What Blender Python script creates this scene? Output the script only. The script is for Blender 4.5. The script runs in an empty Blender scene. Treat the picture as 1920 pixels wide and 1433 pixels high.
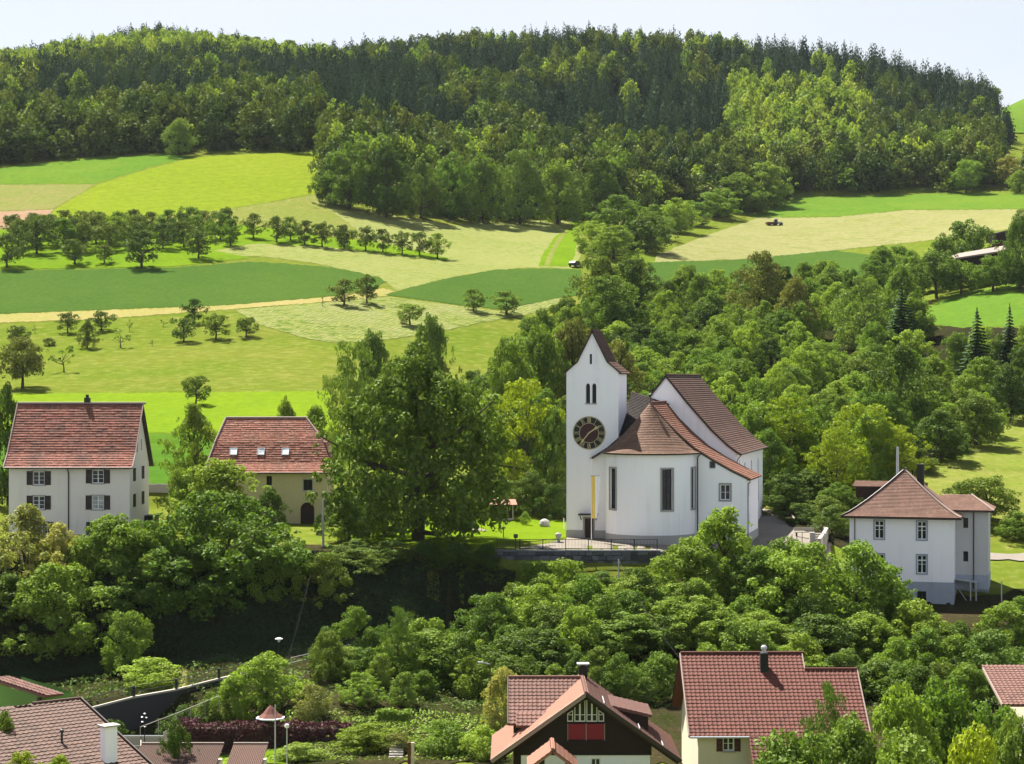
import bpy, math, random
import numpy as np
from mathutils import Vector, Matrix
from mathutils.geometry import delaunay_2d_cdt
R = math.radians
scene = bpy.context.scene
col = scene.collection
random.seed(7)

# ------------------------------------------------------------------ camera
FPX = 3712.0                      # focal length in photo pixels (1920 wide)
HX, HY = 960.0, 716.5
cam_d = bpy.data.cameras.new('camera')
cam_d.sensor_width = 36.0
cam_d.lens = FPX / 1920.0 * 36.0
cam_d.clip_start = 1.0
cam_d.clip_end = 9000.0
cam = bpy.data.objects.new('camera', cam_d)
cam.location = (0, 0, 0)
cam.rotation_euler = (R(90), 0, 0)
col.objects.link(cam)
scene.camera = cam

# ------------------------------------------------------------------ light
SUN_DIR = Vector((-0.31, 0.45, 0.83)).normalized()       # towards the sun
SUN_EL = math.asin(SUN_DIR.z)
SUN_AZ = math.atan2(SUN_DIR.x, SUN_DIR.y)                # from +Y clockwise
sun_d = bpy.data.lights.new('sun', 'SUN')
sun_d.energy = 5.0
sun_d.angle = R(0.5)
sun_d.color = (1.0, 0.95, 0.86)
sun = bpy.data.objects.new('sun', sun_d)
sun.rotation_euler = (-SUN_DIR).to_track_quat('-Z', 'Y').to_euler()
col.objects.link(sun)

world = bpy.data.worlds.new('World')
scene.world = world
world.use_nodes = True
wn = world.node_tree
wn.nodes.clear()
w_out = wn.nodes.new('ShaderNodeOutputWorld')
w_bg = wn.nodes.new('ShaderNodeBackground')
w_sky = wn.nodes.new('ShaderNodeTexSky')
w_sky.sky_type = 'NISHITA'
w_sky.sun_disc = False
w_sky.sun_elevation = SUN_EL
w_sky.sun_rotation = SUN_AZ
w_sky.altitude = 450
w_sky.air_density = 1.0
w_sky.dust_density = 1.2
w_sky.ozone_density = 1.0
w_tc = wn.nodes.new('ShaderNodeTexCoord')
w_map = wn.nodes.new('ShaderNodeMapping')
w_map.inputs['Scale'].default_value = (1.0, 1.0, 3.2)
w_noise = wn.nodes.new('ShaderNodeTexNoise')
w_noise.inputs['Scale'].default_value = 2.6
w_noise.inputs['Detail'].default_value = 6
w_ramp = wn.nodes.new('ShaderNodeMapRange')
w_ramp.inputs['From Min'].default_value = 0.40
w_ramp.inputs['From Max'].default_value = 0.62
w_ramp.inputs['To Min'].default_value = 0.76
w_ramp.inputs['To Max'].default_value = 0.97
w_mix = wn.nodes.new('ShaderNodeMixRGB')
w_mix.inputs[2].default_value = (6.7, 6.85, 6.95, 1)     # thin bright cloud veil, in sky units
wn.links.new(w_tc.outputs['Generated'], w_map.inputs['Vector'])
wn.links.new(w_map.outputs['Vector'], w_noise.inputs['Vector'])
wn.links.new(w_noise.outputs[0], w_ramp.inputs['Value'])
# the veil is milky low down and thins out overhead, the same all round
w_sep = wn.nodes.new('ShaderNodeSeparateXYZ')
wn.links.new(w_tc.outputs['Generated'], w_sep.inputs[0])
w_el = wn.nodes.new('ShaderNodeMapRange')
w_el.inputs['From Min'].default_value = 0.05
w_el.inputs['From Max'].default_value = 0.65
w_el.inputs['To Min'].default_value = 1.0
w_el.inputs['To Max'].default_value = 0.22
wn.links.new(w_sep.outputs[2], w_el.inputs['Value'])
w_mul = wn.nodes.new('ShaderNodeMath'); w_mul.operation = 'MULTIPLY'
wn.links.new(w_ramp.outputs[0], w_mul.inputs[0]); wn.links.new(w_el.outputs[0], w_mul.inputs[1])
wn.links.new(w_mul.outputs[0], w_mix.inputs[0])
wn.links.new(w_sky.outputs[0], w_mix.inputs[1])
wn.links.new(w_mix.outputs[0], w_bg.inputs['Color'])
w_bg.inputs['Strength'].default_value = 0.045
wn.links.new(w_bg.outputs[0], w_out.inputs['Surface'])

scene.view_settings.view_transform = 'Standard'
scene.view_settings.look = 'None'
scene.view_settings.gamma = 1.0
scene.view_settings.exposure = 1.66
scene.view_settings.use_curve_mapping = False
scene.render.engine = 'CYCLES'
scene.cycles.max_bounces = 6
scene.cycles.diffuse_bounces = 2
scene.cycles.transmission_bounces = 2
scene.cycles.transparent_max_bounces = 4

# ------------------------------------------------------------------ helpers
def lin(v):
    v /= 255.0
    return v / 12.92 if v <= 0.04045 else ((v + 0.055) / 1.055) ** 2.4

def rgb(r, g, b):
    return (lin(r), lin(g), lin(b), 1.0)

def P(px, py, Y):
    return Vector(((px - HX) / FPX * Y, Y, (HY - py) / FPX * Y))

def tag(o, label=None, cat=None, group=None, kind=None):
    if label: o['label'] = label
    if cat: o['category'] = cat
    if group: o['group'] = group
    if kind: o['kind'] = kind
    return o

def empty(name, loc, rz=0.0, scale=None):
    o = bpy.data.objects.new(name, None)
    o.empty_display_size = 0.3
    o.location = loc
    o.rotation_euler = (0, 0, rz)
    if scale: o.scale = scale
    col.objects.link(o)
    return o

def thing(name, label, cat, loc, rz=0.0, group=None):
    return tag(empty(name, loc, rz), label, cat, group)

def link(name, me, parent=None):
    o = bpy.data.objects.new(name, me)
    col.objects.link(o)
    if parent is not None: o.parent = parent
    return o

class MB:
    """collects polygons and builds them as one mesh"""
    def __init__(self):
        self.v = []; self.f = []; self.uv = {}
    def add(self, pts, faces):
        b = len(self.v)
        self.v.extend([tuple(p) for p in pts])
        for f in faces: self.f.append(tuple(i + b for i in f))
    def poly(self, pts, uvs=None):
        b = len(self.v)
        self.v.extend([tuple(p) for p in pts])
        if uvs: self.uv[len(self.f)] = uvs
        self.f.append(tuple(range(b, b + len(pts))))
    def box(self, x0, y0, z0, x1, y1, z1):
        p = [(x0,y0,z0),(x1,y0,z0),(x1,y1,z0),(x0,y1,z0),(x0,y0,z1),(x1,y0,z1),(x1,y1,z1),(x0,y1,z1)]
        self.add(p, [(0,3,2,1),(4,5,6,7),(0,1,5,4),(1,2,6,5),(2,3,7,6),(3,0,4,7)])
    def fbox(self, fr, u0, u1, z0, z1, d0, d1):
        p = [fr(u0,z0,d0),fr(u1,z0,d0),fr(u1,z1,d0),fr(u0,z1,d0),fr(u0,z0,d1),fr(u1,z0,d1),fr(u1,z1,d1),fr(u0,z1,d1)]
        self.add(p, [(0,3,2,1),(4,5,6,7),(0,1,5,4),(1,2,6,5),(2,3,7,6),(3,0,4,7)])
    def tube(self, p0, p1, r0, r1=None, n=8, cap=True):
        p0 = Vector(p0); p1 = Vector(p1)
        if r1 is None: r1 = r0
        d = (p1 - p0).normalized()
        a = d.orthogonal().normalized(); b = d.cross(a)
        pts = []
        for p, r in ((p0, r0), (p1, r1)):
            for i in range(n):
                t = 2*math.pi*i/n
                pts.append(p + a*(r*math.cos(t)) + b*(r*math.sin(t)))
        fs = [(i, (i+1) % n, n+(i+1) % n, n+i) for i in range(n)]
        if cap: fs += [tuple(range(n-1, -1, -1)), tuple(range(n, 2*n))]
        self.add(pts, fs)
    def beam(self, p0, p1, w, h):
        p0 = Vector(p0); p1 = Vector(p1)
        d = (p1-p0).normalized()
        up = Vector((0,0,1)) if abs(d.z) < .95 else Vector((0,1,0))
        s = d.cross(up).normalized(); t = s.cross(d)
        pts = []
        for p in (p0, p1):
            for a, b in ((-1,-1),(1,-1),(1,1),(-1,1)): pts.append(p + s*(a*w/2) + t*(b*h/2))
        self.add(pts, [(3,2,1,0),(4,5,6,7),(0,1,5,4),(1,2,6,5),(2,3,7,6),(3,0,4,7)])
    def lathe(self, prof, n=16, c=(0,0,0)):
        pts = []; m = len(prof)
        for r, z in prof:
            for i in range(n):
                t = 2*math.pi*i/n
                pts.append((c[0]+r*math.cos(t), c[1]+r*math.sin(t), c[2]+z))
        fs = []
        for k in range(m-1):
            for i in range(n):
                fs.append((k*n+i, k*n+(i+1) % n, (k+1)*n+(i+1) % n, (k+1)*n+i))
        fs.append(tuple(range(n-1,-1,-1))); fs.append(tuple((m-1)*n+i for i in range(n)))
        self.add(pts, fs)
    def prism(self, fr, poly, d0, d1):
        n = len(poly)
        pts = [fr(u,z,d0) for u,z in poly] + [fr(u,z,d1) for u,z in poly]
        fs = [tuple(range(n-1,-1,-1)), tuple(range(n,2*n))]
        fs += [(i,(i+1)%n,n+(i+1)%n,n+i) for i in range(n)]
        self.add(pts, fs)
    def mesh(self, name, mat, smooth=False):
        me = bpy.data.meshes.new(name)
        me.from_pydata(self.v, [], self.f)
        if self.uv:
            ul = me.uv_layers.new(name='UVMap').data
            for fi, uvs in self.uv.items():
                p = me.polygons[fi]
                for k, li in enumerate(p.loop_indices): ul[li].uv = uvs[k]
        if mat: me.materials.append(mat)
        if smooth: me.polygons.foreach_set('use_smooth', [True]*len(me.polygons))
        me.update()
        return me
    def obj(self, name, mat, parent=None, smooth=False):
        return link(name, self.mesh(name, mat, smooth), parent)

def FR(o, u, n):
    o = Vector(o); u = Vector(u); n = Vector(n); z = Vector((0,0,1))
    return lambda a, b, d=0.0: o + u*a + z*b + n*d

def in_poly(x, y, poly):
    r = False; j = len(poly)-1
    for i in range(len(poly)):
        xi, yi = poly[i]; xj, yj = poly[j]
        if (yi > y) != (yj > y) and x < (xj-xi)*(y-yi)/(yj-yi)+xi: r = not r
        j = i
    return r

# ------------------------------------------------------------------ materials
def new_mat(name):
    m = bpy.data.materials.new(name); m.use_nodes = True
    nt = m.node_tree; nt.nodes.clear()
    out = nt.nodes.new('ShaderNodeOutputMaterial')
    return m, nt, out

def nd(nt, t, ins=None, **props):
    n = nt.nodes.new(t)
    for k, v in props.items(): setattr(n, k, v)
    if ins:
        for k, v in ins.items():
            if isinstance(v, bpy.types.NodeSocket): nt.links.new(v, n.inputs[k])
            else: n.inputs[k].default_value = v
    return n

def mixc(nt, f, a, b, mode='MIX'):
    n = nt.nodes.new('ShaderNodeMixRGB'); n.blend_type = mode
    for i, v in ((0,f),(1,a),(2,b)):
        if isinstance(v, bpy.types.NodeSocket): nt.links.new(v, n.inputs[i])
        else: n.inputs[i].default_value = v
    return n.outputs[0]

def mr(nt, v, a, b, c=0.0, d=1.0):
    n = nd(nt, 'ShaderNodeMapRange', {'Value': v, 'From Min': a, 'From Max': b, 'To Min': c, 'To Max': d})
    return n.outputs[0]

def noise(nt, vec, scale, detail=4, rough=.55, dist=0.0):
    n = nd(nt, 'ShaderNodeTexNoise', {'Vector': vec, 'Scale': scale, 'Detail': detail, 'Roughness': rough, 'Distortion': dist})
    return n.outputs[0]

def scaled(nt, vec, s, rot=(0,0,0)):
    return nd(nt, 'ShaderNodeMapping', {'Vector': vec, 'Scale': s, 'Rotation': rot}).outputs[0]

def bump(nt, h, dist=.02, strength=.6):
    return nd(nt, 'ShaderNodeBump', {'Height': h, 'Distance': dist, 'Strength': strength}).outputs[0]

def mat_plain(name, c, c2=None, rough=.8, scale=1.2, fine=14.0, amt=.5, bmp=.01, spec=.3, metal=0.0, rand=0.0, streak=None):
    m, nt, out = new_mat(name)
    tc = nd(nt, 'ShaderNodeTexCoord').outputs['Object']
    c2 = c2 or tuple(x*.72 for x in c[:3]) + (1,)
    n1 = noise(nt, tc, scale, 5); n2 = noise(nt, tc, fine, 3)
    f = nd(nt, 'ShaderNodeMath', {0: mr(nt, n1, .35, .68), 1: mr(nt, n2, .3, .7)}, operation='MULTIPLY').outputs[0]
    f2 = nd(nt, 'ShaderNodeMath', {0: f, 1: amt}, operation='MULTIPLY').outputs[0]
    cc = mixc(nt, f2, c, c2)
    if streak:
        n7 = noise(nt, scaled(nt, tc, (1.6,1.6,.10)), 1.0, 4, .6); n8 = noise(nt, tc, .22, 4, .6)
        fs_ = nd(nt, 'ShaderNodeMath', {0: mr(nt,n7,.48,.72), 1: mr(nt,n8,.40,.65)}, operation='MULTIPLY').outputs[0]
        cc = mixc(nt, nd(nt,'ShaderNodeMath',{0: fs_, 1: streak},operation='MULTIPLY').outputs[0], cc, tuple(x*.62 for x in c[:3])+(1,))
    if rand > 0:
        oi = nd(nt, 'ShaderNodeObjectInfo').outputs['Random']
        cc = mixc(nt, 1.0, cc, nd(nt, 'ShaderNodeCombineColor', {0: mr(nt,oi,0,1,1-rand,1+rand), 1: mr(nt,oi,0,1,1-rand,1+rand), 2: mr(nt,oi,0,1,1-rand,1+rand)}).outputs[0], 'MULTIPLY')
    b = nd(nt, 'ShaderNodeBsdfPrincipled', {'Base Color': cc, 'Roughness': rough, 'Metallic': metal, 'Specular IOR Level': spec})
    if bmp: nt.links.new(bump(nt, n2, bmp), b.inputs['Normal'])
    nt.links.new(b.outputs[0], out.inputs[0])
    return m

def mat_tiles(name, cols, tw=.18, th=.16, stain=(.05,.04,.035,1), stain_amt=.5, rough=.85, sc=.45):
    m, nt, out = new_mat(name)
    uv = nd(nt, 'ShaderNodeTexCoord').outputs['UV']
    sp = nd(nt, 'ShaderNodeSeparateXYZ', {0: uv})
    row = nd(nt, 'ShaderNodeMath', {0: nd(nt,'ShaderNodeMath',{0: sp.outputs[1], 1: th}, operation='DIVIDE').outputs[0]}, operation='FLOOR').outputs[0]
    half = nd(nt, 'ShaderNodeMath', {0: row, 1: .5}, operation='MULTIPLY').outputs[0]
    cx = nd(nt, 'ShaderNodeMath', {0: nd(nt,'ShaderNodeMath',{0: sp.outputs[0], 1: tw}, operation='DIVIDE').outputs[0], 1: half}, operation='ADD').outputs[0]
    fx = nd(nt, 'ShaderNodeMath', {0: cx}, operation='FLOOR').outputs[0]
    cell = nd(nt, 'ShaderNodeCombineXYZ', {0: fx, 1: row})
    wnz = nd(nt, 'ShaderNodeTexWhiteNoise', {'Vector': cell.outputs[0]}, noise_dimensions='2D')
    rp = nd(nt, 'ShaderNodeValToRGB', {0: wnz.outputs['Value']})
    el = rp.color_ramp.elements
    el[0].color = cols[0]; el[1].color = cols[-1]
    for i, c in enumerate(cols[1:-1]):
        e = el.new((i+1)/(len(cols)-1)); e.color = c
    n1 = noise(nt, uv, sc, 6, .62)
    n3 = noise(nt, scaled(nt, uv, (1.6,.35,1)), 1.4, 4, .6)
    f = nd(nt, 'ShaderNodeMath', {0: mr(nt, n1, .42, .66), 1: stain_amt}, operation='MULTIPLY').outputs[0]
    cc = mixc(nt, f, rp.outputs[0], stain)
    cc = mixc(nt, mr(nt, n3, .55, .75, 0, .35), cc, tuple(min(1,x*1.5) for x in cols[-1][:3])+(1,))
    b = nd(nt, 'ShaderNodeBsdfPrincipled', {'Base Color': cc, 'Roughness': rough, 'Specular IOR Level': .2})
    nt.links.new(bump(nt, wnz.outputs['Value'], .015), b.inputs['Normal'])
    nt.links.new(b.outputs[0], out.inputs[0])
    return m

def mat_leaf(name, a, b, trans=.38, rand=.28, hue=.03, gloss=.012):
    """leaf colour runs from a to b leaf by leaf, and tree by tree"""
    m, nt, out = new_mat(name)
    g = nd(nt, 'ShaderNodeNewGeometry')
    oi = nd(nt, 'ShaderNodeObjectInfo')
    c = mixc(nt, g.outputs['Random Per Island'], a, b)
    hs = nd(nt, 'ShaderNodeHueSaturation', {'Color': c, 'Hue': mr(nt, oi.outputs['Random'], 0, 1, .5-hue*.45, .5+hue*.6),
            'Value': mr(nt, oi.outputs['Random'], 0, 1, 1+rand, 1-rand)}).outputs[0]
    tcol = mixc(nt, 1.0, hs, (1.20, 1.32, .55, 1), 'MULTIPLY')
    d = nd(nt, 'ShaderNodeBsdfDiffuse', {'Color': hs})
    t = nd(nt, 'ShaderNodeBsdfTranslucent', {'Color': tcol})
    mx = nd(nt, 'ShaderNodeMixShader', {0: trans, 1: d.outputs[0], 2: t.outputs[0]})
    gl = nd(nt, 'ShaderNodeBsdfGlossy', {'Color': (.9,.95,.9,1), 'Roughness': .6})
    mx2 = nd(nt, 'ShaderNodeMixShader', {0: gloss, 1: mx.outputs[0], 2: gl.outputs[0]})
    nt.links.new(mx2.outputs[0], out.inputs[0])
    return m

def mat_ground(name, a, b, c=None, big=.02, mid=.25, fine=3.0, stripes=None, amt_c=.5, bmp=.0, fleck=None):
    """grass and soil: a and b blotched, c in flecks or along mowing lines"""
    m, nt, out = new_mat(name)
    tc = nd(nt, 'ShaderNodeTexCoord').outputs['Object']
    n1 = noise(nt, tc, big, 4); n2 = noise(nt, tc, mid, 5, .6); n3 = noise(nt, tc, fine, 3, .7)
    s = nd(nt,'ShaderNodeMath',{0: n1, 1: n2},operation='ADD').outputs[0]
    cc = mixc(nt, mr(nt, s, .8, 1.2), a, b)
    if stripes:
        ang, sc, dist = stripes
        v = scaled(nt, tc, (1,1,1), (0,0,ang))
        wv = nd(nt, 'ShaderNodeTexWave', {'Vector': v, 'Scale': sc, 'Distortion': dist, 'Detail': 3, 'Detail Scale': 1.2})
        f = nd(nt,'ShaderNodeMath',{0: wv.outputs['Fac'], 1: mr(nt,n3,.3,.7)},operation='MULTIPLY').outputs[0]
        cc = mixc(nt, nd(nt,'ShaderNodeMath',{0: f, 1: amt_c},operation='MULTIPLY').outputs[0], cc, c or b)
    elif c:
        cc = mixc(nt, nd(nt,'ShaderNodeMath',{0: mr(nt,n3,.52,.72), 1: amt_c},operation='MULTIPLY').outputs[0], cc, c)
    if fleck:
        fc, famt, fs = fleck
        n4 = noise(nt, scaled(nt, tc, (.45,1.0,1)), fs, 3, .6)
        n5 = noise(nt, tc, .05, 3)
        ff = nd(nt,'ShaderNodeMath',{0: mr(nt,n4,.49,.60), 1: mr(nt,n5,.35,.6,.25,1)},operation='MULTIPLY').outputs[0]
        cc = mixc(nt, nd(nt,'ShaderNodeMath',{0: ff, 1: famt},operation='MULTIPLY').outputs[0], cc, fc)
    cc = mixc(nt, 1.0, cc, nd(nt,'ShaderNodeCombineColor',{0: mr(nt,n3,.3,.7,.85,1.15),1: mr(nt,n3,.3,.7,.85,1.15),2: mr(nt,n3,.3,.7,.85,1.15)}).outputs[0], 'MULTIPLY')
    bs = nd(nt, 'ShaderNodeBsdfPrincipled', {'Base Color': cc, 'Roughness': 1.0, 'Specular IOR Level': .0})
    if bmp: nt.links.new(bump(nt, n3, bmp, .8), bs.inputs['Normal'])
    nt.links.new(bs.outputs[0], out.inputs[0])
    return m

def mat_glass(name, c=(.012,.014,.016,1), rough=.06, spec=.3):
    m, nt, out = new_mat(name)
    tc = nd(nt, 'ShaderNodeTexCoord').outputs['Object']
    n = noise(nt, tc, .8, 2)
    b = nd(nt, 'ShaderNodeBsdfPrincipled', {'Base Color': mixc(nt, mr(nt,n,.4,.6), c, tuple(x*2.2 for x in c[:3])+(1,)), 'Roughness': rough, 'Specular IOR Level': spec})
    nt.links.new(b.outputs[0], out.inputs[0])
    return m
# ================================================================== terrain
def zc(Y, py): return (HY - py) / FPX * Y
NEAR0 = [(20,-12),(60,-22),(95,-27.5),(140,-27.3)]
# per column of view: heights z by distance for the near bank, then the sight height (photo rows) of the far slope
COLS = {
 -700: ([(158,-27),(163,-26.8),(175,-25.9),(180.5,-18),(198,-16.5),(215,-16),(232,-12.5)],
        [(270,812),(310,745),(372,645),(400,600),(450,510),(510,428),(560,388),(640,318),(700,275),(800,220),(1000,180),(1200,165),(1300,160),(1500,180)]),
 0:    ([(150,-29.5),(156.6,-29.5),(158,-27),(163,-26.8),(175,-25.9),(180.5,-18),(198,-16.5),(215,-16),(232,-12.5)],
        [(270,812),(310,742),(345,690),(372,640),(400,597),(450,506),(510,425),(560,382),(640,312),(700,270),(800,215),(1000,165),(1200,150),(1300,146),(1500,170)]),
 300:  ([(148,-29),(160.6,-28.8),(162.2,-25.9),(163,-25.7),(166,-25.5),(176.5,-25.1),(182,-17.4),(200,-16.1),(216,-15.8),(228,-14.6),(232,-12.3)],
        [(270,810),(310,738),(372,640),(400,588),(450,500),(510,420),(560,368),(640,291),(700,255),(800,203),(1000,132),(1200,97),(1300,90),(1500,130)]),
 600:  ([(150,-27),(163,-24.9),(170,-23.8),(173,-23.6),(180,-23.2),(185,-17),(198,-16),(226,-15.9),(234,-12.5)],
        [(270,810),(310,735),(372,640),(400,580),(450,512),(510,440),(560,378),(640,288),(700,248),(800,200),(950,165),(1100,146),(1200,144),(1400,180)]),
 900:  ([(150,-27),(162,-26.2),(182,-25.2),(187.2,-24.2),(191.2,-17.6),(192.4,-16.35),(226,-16),(240,-13.8)],
        [(270,865),(310,785),(372,668),(400,620),(430,572),(480,506),(560,430),(590,410),(640,362),(700,300),(800,220),(900,160),(1000,118),(1080,112),(1200,140),(1500,300)]),
 1100: ([(150,-27),(165,-25),(180,-21.5),(191.2,-19.2),(192.4,-16.35),(236,-16),(250,-13.8)],
        [(280,862),(310,795),(372,692),(430,590),(480,510),(560,450),(620,408),(700,330),(800,240),(900,165),(1000,115),(1060,110),(1150,130),(1500,350)]),
 1235: ([(150,-27),(165,-25.2),(180,-21.7),(191.2,-19.2),(192.4,-16.35),(238,-16),(250,-13.9)],
        [(280,862),(330,752),(380,655),(430,590),(480,530),(520,490),(560,458),(640,412),(700,360),(760,300),(850,220),(930,155),(1000,120),(1055,116),(1130,138),(1500,350)]),
 1450: ([(150,-27),(165,-25.7),(180,-22.4),(190,-19.6),(198,-17.4),(206,-16.4),(230,-16),(248,-13.6)],
        [(280,845),(330,735),(380,650),(430,590),(480,550),(530,505),(570,472),(640,422),(700,384),(722,370),(800,300),(900,205),(980,142),(1042,135),(1100,150),(1500,350)]),
 1560: ([(150,-27),(170,-26),(190,-22.2),(200,-20.8),(212,-17.6),(230,-15.9),(246,-13.6)],
        [(280,838),(330,732),(380,650),(430,585),(480,545),(540,498),(575,468),(640,418),(700,379),(718,365),(800,300),(900,205),(970,150),(1030,142),(1090,155),(1500,350)]),
 1700: ([(150,-27),(170,-26.3),(190,-23.8),(202,-22.9),(213,-19.6),(222,-18.4),(245,-13.4)],
        [(280,832),(330,740),(380,650),(430,572),(480,522),(540,490),(580,460),(640,410),(700,375),(716,364),(800,300),(900,222),(960,170),(1010,163),(1080,180),(1300,300)]),
 1930: ([(150,-26.6),(170,-26),(190,-23.6),(202,-22.4),(213,-19.6),(222,-18.8),(245,-13.9)],
        [(280,845),(310,782),(340,720),(380,610),(400,560),(440,500),(480,462),(560,427),(640,397),(700,363),(800,305),(880,272),(950,248),(1020,240),(1100,225),(1200,192),(1350,172),(1500,200)]),
 2600: ([(150,-26.6),(170,-26),(190,-23.6),(202,-22.4),(213,-19.6),(222,-18.8),(245,-13.9)],
        [(280,845),(310,782),(340,720),(380,612),(400,565),(440,505),(480,466),(560,430),(640,400),(700,368),(800,310),(880,276),(950,252),(1020,240),(1100,225),(1200,192),(1350,172),(1500,200)]),
}
YS = np.concatenate([np.arange(20,140,6.), np.arange(140,262,1.5), np.arange(262,720,3.5), np.arange(720,1500,10.), np.arange(1500,2700,60.)])
PXS = np.arange(-700, 2601, 12.)
def build_heights():
    keys = sorted(COLS)
    prof = []
    for k in keys:
        near, far = COLS[k]
        pts = NEAR0 + near + [(Y, zc(Y,py)) for Y,py in far]
        Yl, pl = far[-1]
        zl = zc(Yl, pl)
        pts += [(Yl+350, zl-70), (2800, zl-150)]
        a = np.array(pts, float)
        prof.append(np.interp(YS, a[:,0], a[:,1]))
    prof = np.array(prof)
    Z = np.empty((len(YS), len(PXS)))
    kx = np.array(keys, float)
    for i in range(len(YS)):
        Z[i] = np.interp(PXS, kx, prof[:,i])
    far = (YS > 240)
    for it in range(4):                      # round the far slopes along and across
        Zs = Z.copy()
        Zs[1:-1] = (Z[:-2] + 2*Z[1:-1] + Z[2:]) / 4
        Z[far] = Zs[far]
    for it in range(14):
        Zs = Z.copy()
        Zs[:,1:-1] = (Z[:,:-2] + 2*Z[:,1:-1] + Z[:,2:]) / 4
        Z[:] = Zs
    return Z
ZG = build_heights()
def gz(x, Y):
    px = HX + x / Y * FPX
    j = np.clip((px - PXS[0]) / 12., 0, len(PXS)-1.001); j0 = int(j); fj = j - j0
    i0 = int(np.clip(np.searchsorted(YS, Y) - 1, 0, len(YS)-2)); fi = (Y - YS[i0]) / (YS[i0+1]-YS[i0])
    return float((ZG[i0,j0]*(1-fj)+ZG[i0,j0+1]*fj)*(1-fi) + (ZG[i0+1,j0]*(1-fj)+ZG[i0+1,j0+1]*fj)*fi)
def G(px, py, ymin=222.):
    """the first ground point seen at a photo position beyond ymin"""
    j = np.clip((px - PXS[0]) / 12., 0, len(PXS)-1.001); j0 = int(j); fj = j - j0
    c = ZG[:,j0]*(1-fj) + ZG[:,j0+1]*fj
    sy = HY - c / YS * FPX
    i0 = int(np.searchsorted(YS, ymin))
    for i in range(i0, len(YS)-1):
        if sy[i+1] <= py:
            t = (sy[i]-py) / max(1e-6, sy[i]-sy[i+1])
            t = min(1, max(0, t))
            Y = YS[i] + t*(YS[i+1]-YS[i])
            return Vector(((px-HX)/FPX*Y, Y, c[i]+t*(c[i+1]-c[i])))
    return Vector(((px-HX)/FPX*YS[-1], YS[-1], c[-1]))

def grid_mesh(name, X, Yg, Z, mat):
    h, w = Z.shape
    v = np.stack([X, Yg, Z], -1).reshape(-1,3)
    idx = np.arange(h*w).reshape(h,w)
    f = np.stack([idx[:-1,:-1], idx[:-1,1:], idx[1:,1:], idx[1:,:-1]], -1).reshape(-1,4)
    me = bpy.data.meshes.new(name)
    me.vertices.add(len(v)); me.vertices.foreach_set('co', v.ravel())
    me.loops.add(f.size); me.loops.foreach_set('vertex_index', f.ravel())
    me.polygons.add(len(f)); me.polygons.foreach_set('loop_start', np.arange(0, f.size, 4))
    me.polygons.foreach_set('use_smooth', np.ones(len(f), bool))
    me.materials.append(mat); me.update(calc_edges=True); me.validate()
    return me

M_meadow = mat_ground('rough_meadow', (0.082,0.120,0.012,1), (0.112,0.128,0.020,1), (0.177,0.145,0.059,1), big=.011, mid=.07, fine=.5, amt_c=.42)
Xg = (PXS[None,:]-HX)/FPX*YS[:,None]
tag(link('hillside_ground', grid_mesh('hillside_ground', Xg, np.repeat(YS[:,None], len(PXS), 1), ZG, M_meadow)), kind='structure')

def sheet(name, poly_px, mat, lift, ymin=222., step=5., jit=1.9, ground=None, rng=random.Random(3)):
    """a field draped on the slope; outline given by where its corners lie"""
    pts = []
    n = len(poly_px)
    for i in range(n):
        a = poly_px[i]; b = poly_px[(i+1) % n]
        k = max(1, int(math.hypot(b[0]-a[0], b[1]-a[1]) / step))
        for t in range(k):
            s = t / k
            j = jit if t else 0
            pts.append((a[0]+(b[0]-a[0])*s + rng.uniform(-j,j), a[1]+(b[1]-a[1])*s + rng.uniform(-j,j)*.5))
    gp = [ground(p) if ground else G(p[0], p[1], ymin) for p in pts]
    # work in (px, Y) space scaled so that the constrained triangulation stays well shaped
    uv = [(HX + g.x/g.y*FPX, g.y) for g in gp]
    x0, x1 = min(u for u,_ in uv), max(u for u,_ in uv)
    y0, y1 = min(w for _,w in uv), max(w for _,w in uv)
    ins = []
    for i in range(len(YS)):
        if not (y0 < YS[i] < y1): continue
        for j in range(len(PXS)):
            if x0 < PXS[j] < x1 and in_poly(PXS[j], YS[i], uv): ins.append((PXS[j], YS[i]))
    vs = [Vector(p) for p in uv + ins]
    ed = [(i, (i+1) % len(uv)) for i in range(len(uv))]
    ov, oe, of = delaunay_2d_cdt(vs, ed, [], 1, 1e-4)[:3]
    out = []
    for q in ov:
        x = (q.x-HX)/FPX*q.y
        out.append((x, q.y, gz(x, q.y) + lift))
    me = bpy.data.meshes.new(name)
    me.from_pydata(out, [], [tuple(f) for f in of])
    for p in me.polygons:
        p.use_smooth = True
    if len(me.polygons) and sum(p.normal.z for p in me.polygons) < 0: me.flip_normals()
    me.materials.append(mat); me.update()
    return tag(link(name, me), kind='structure')

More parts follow.
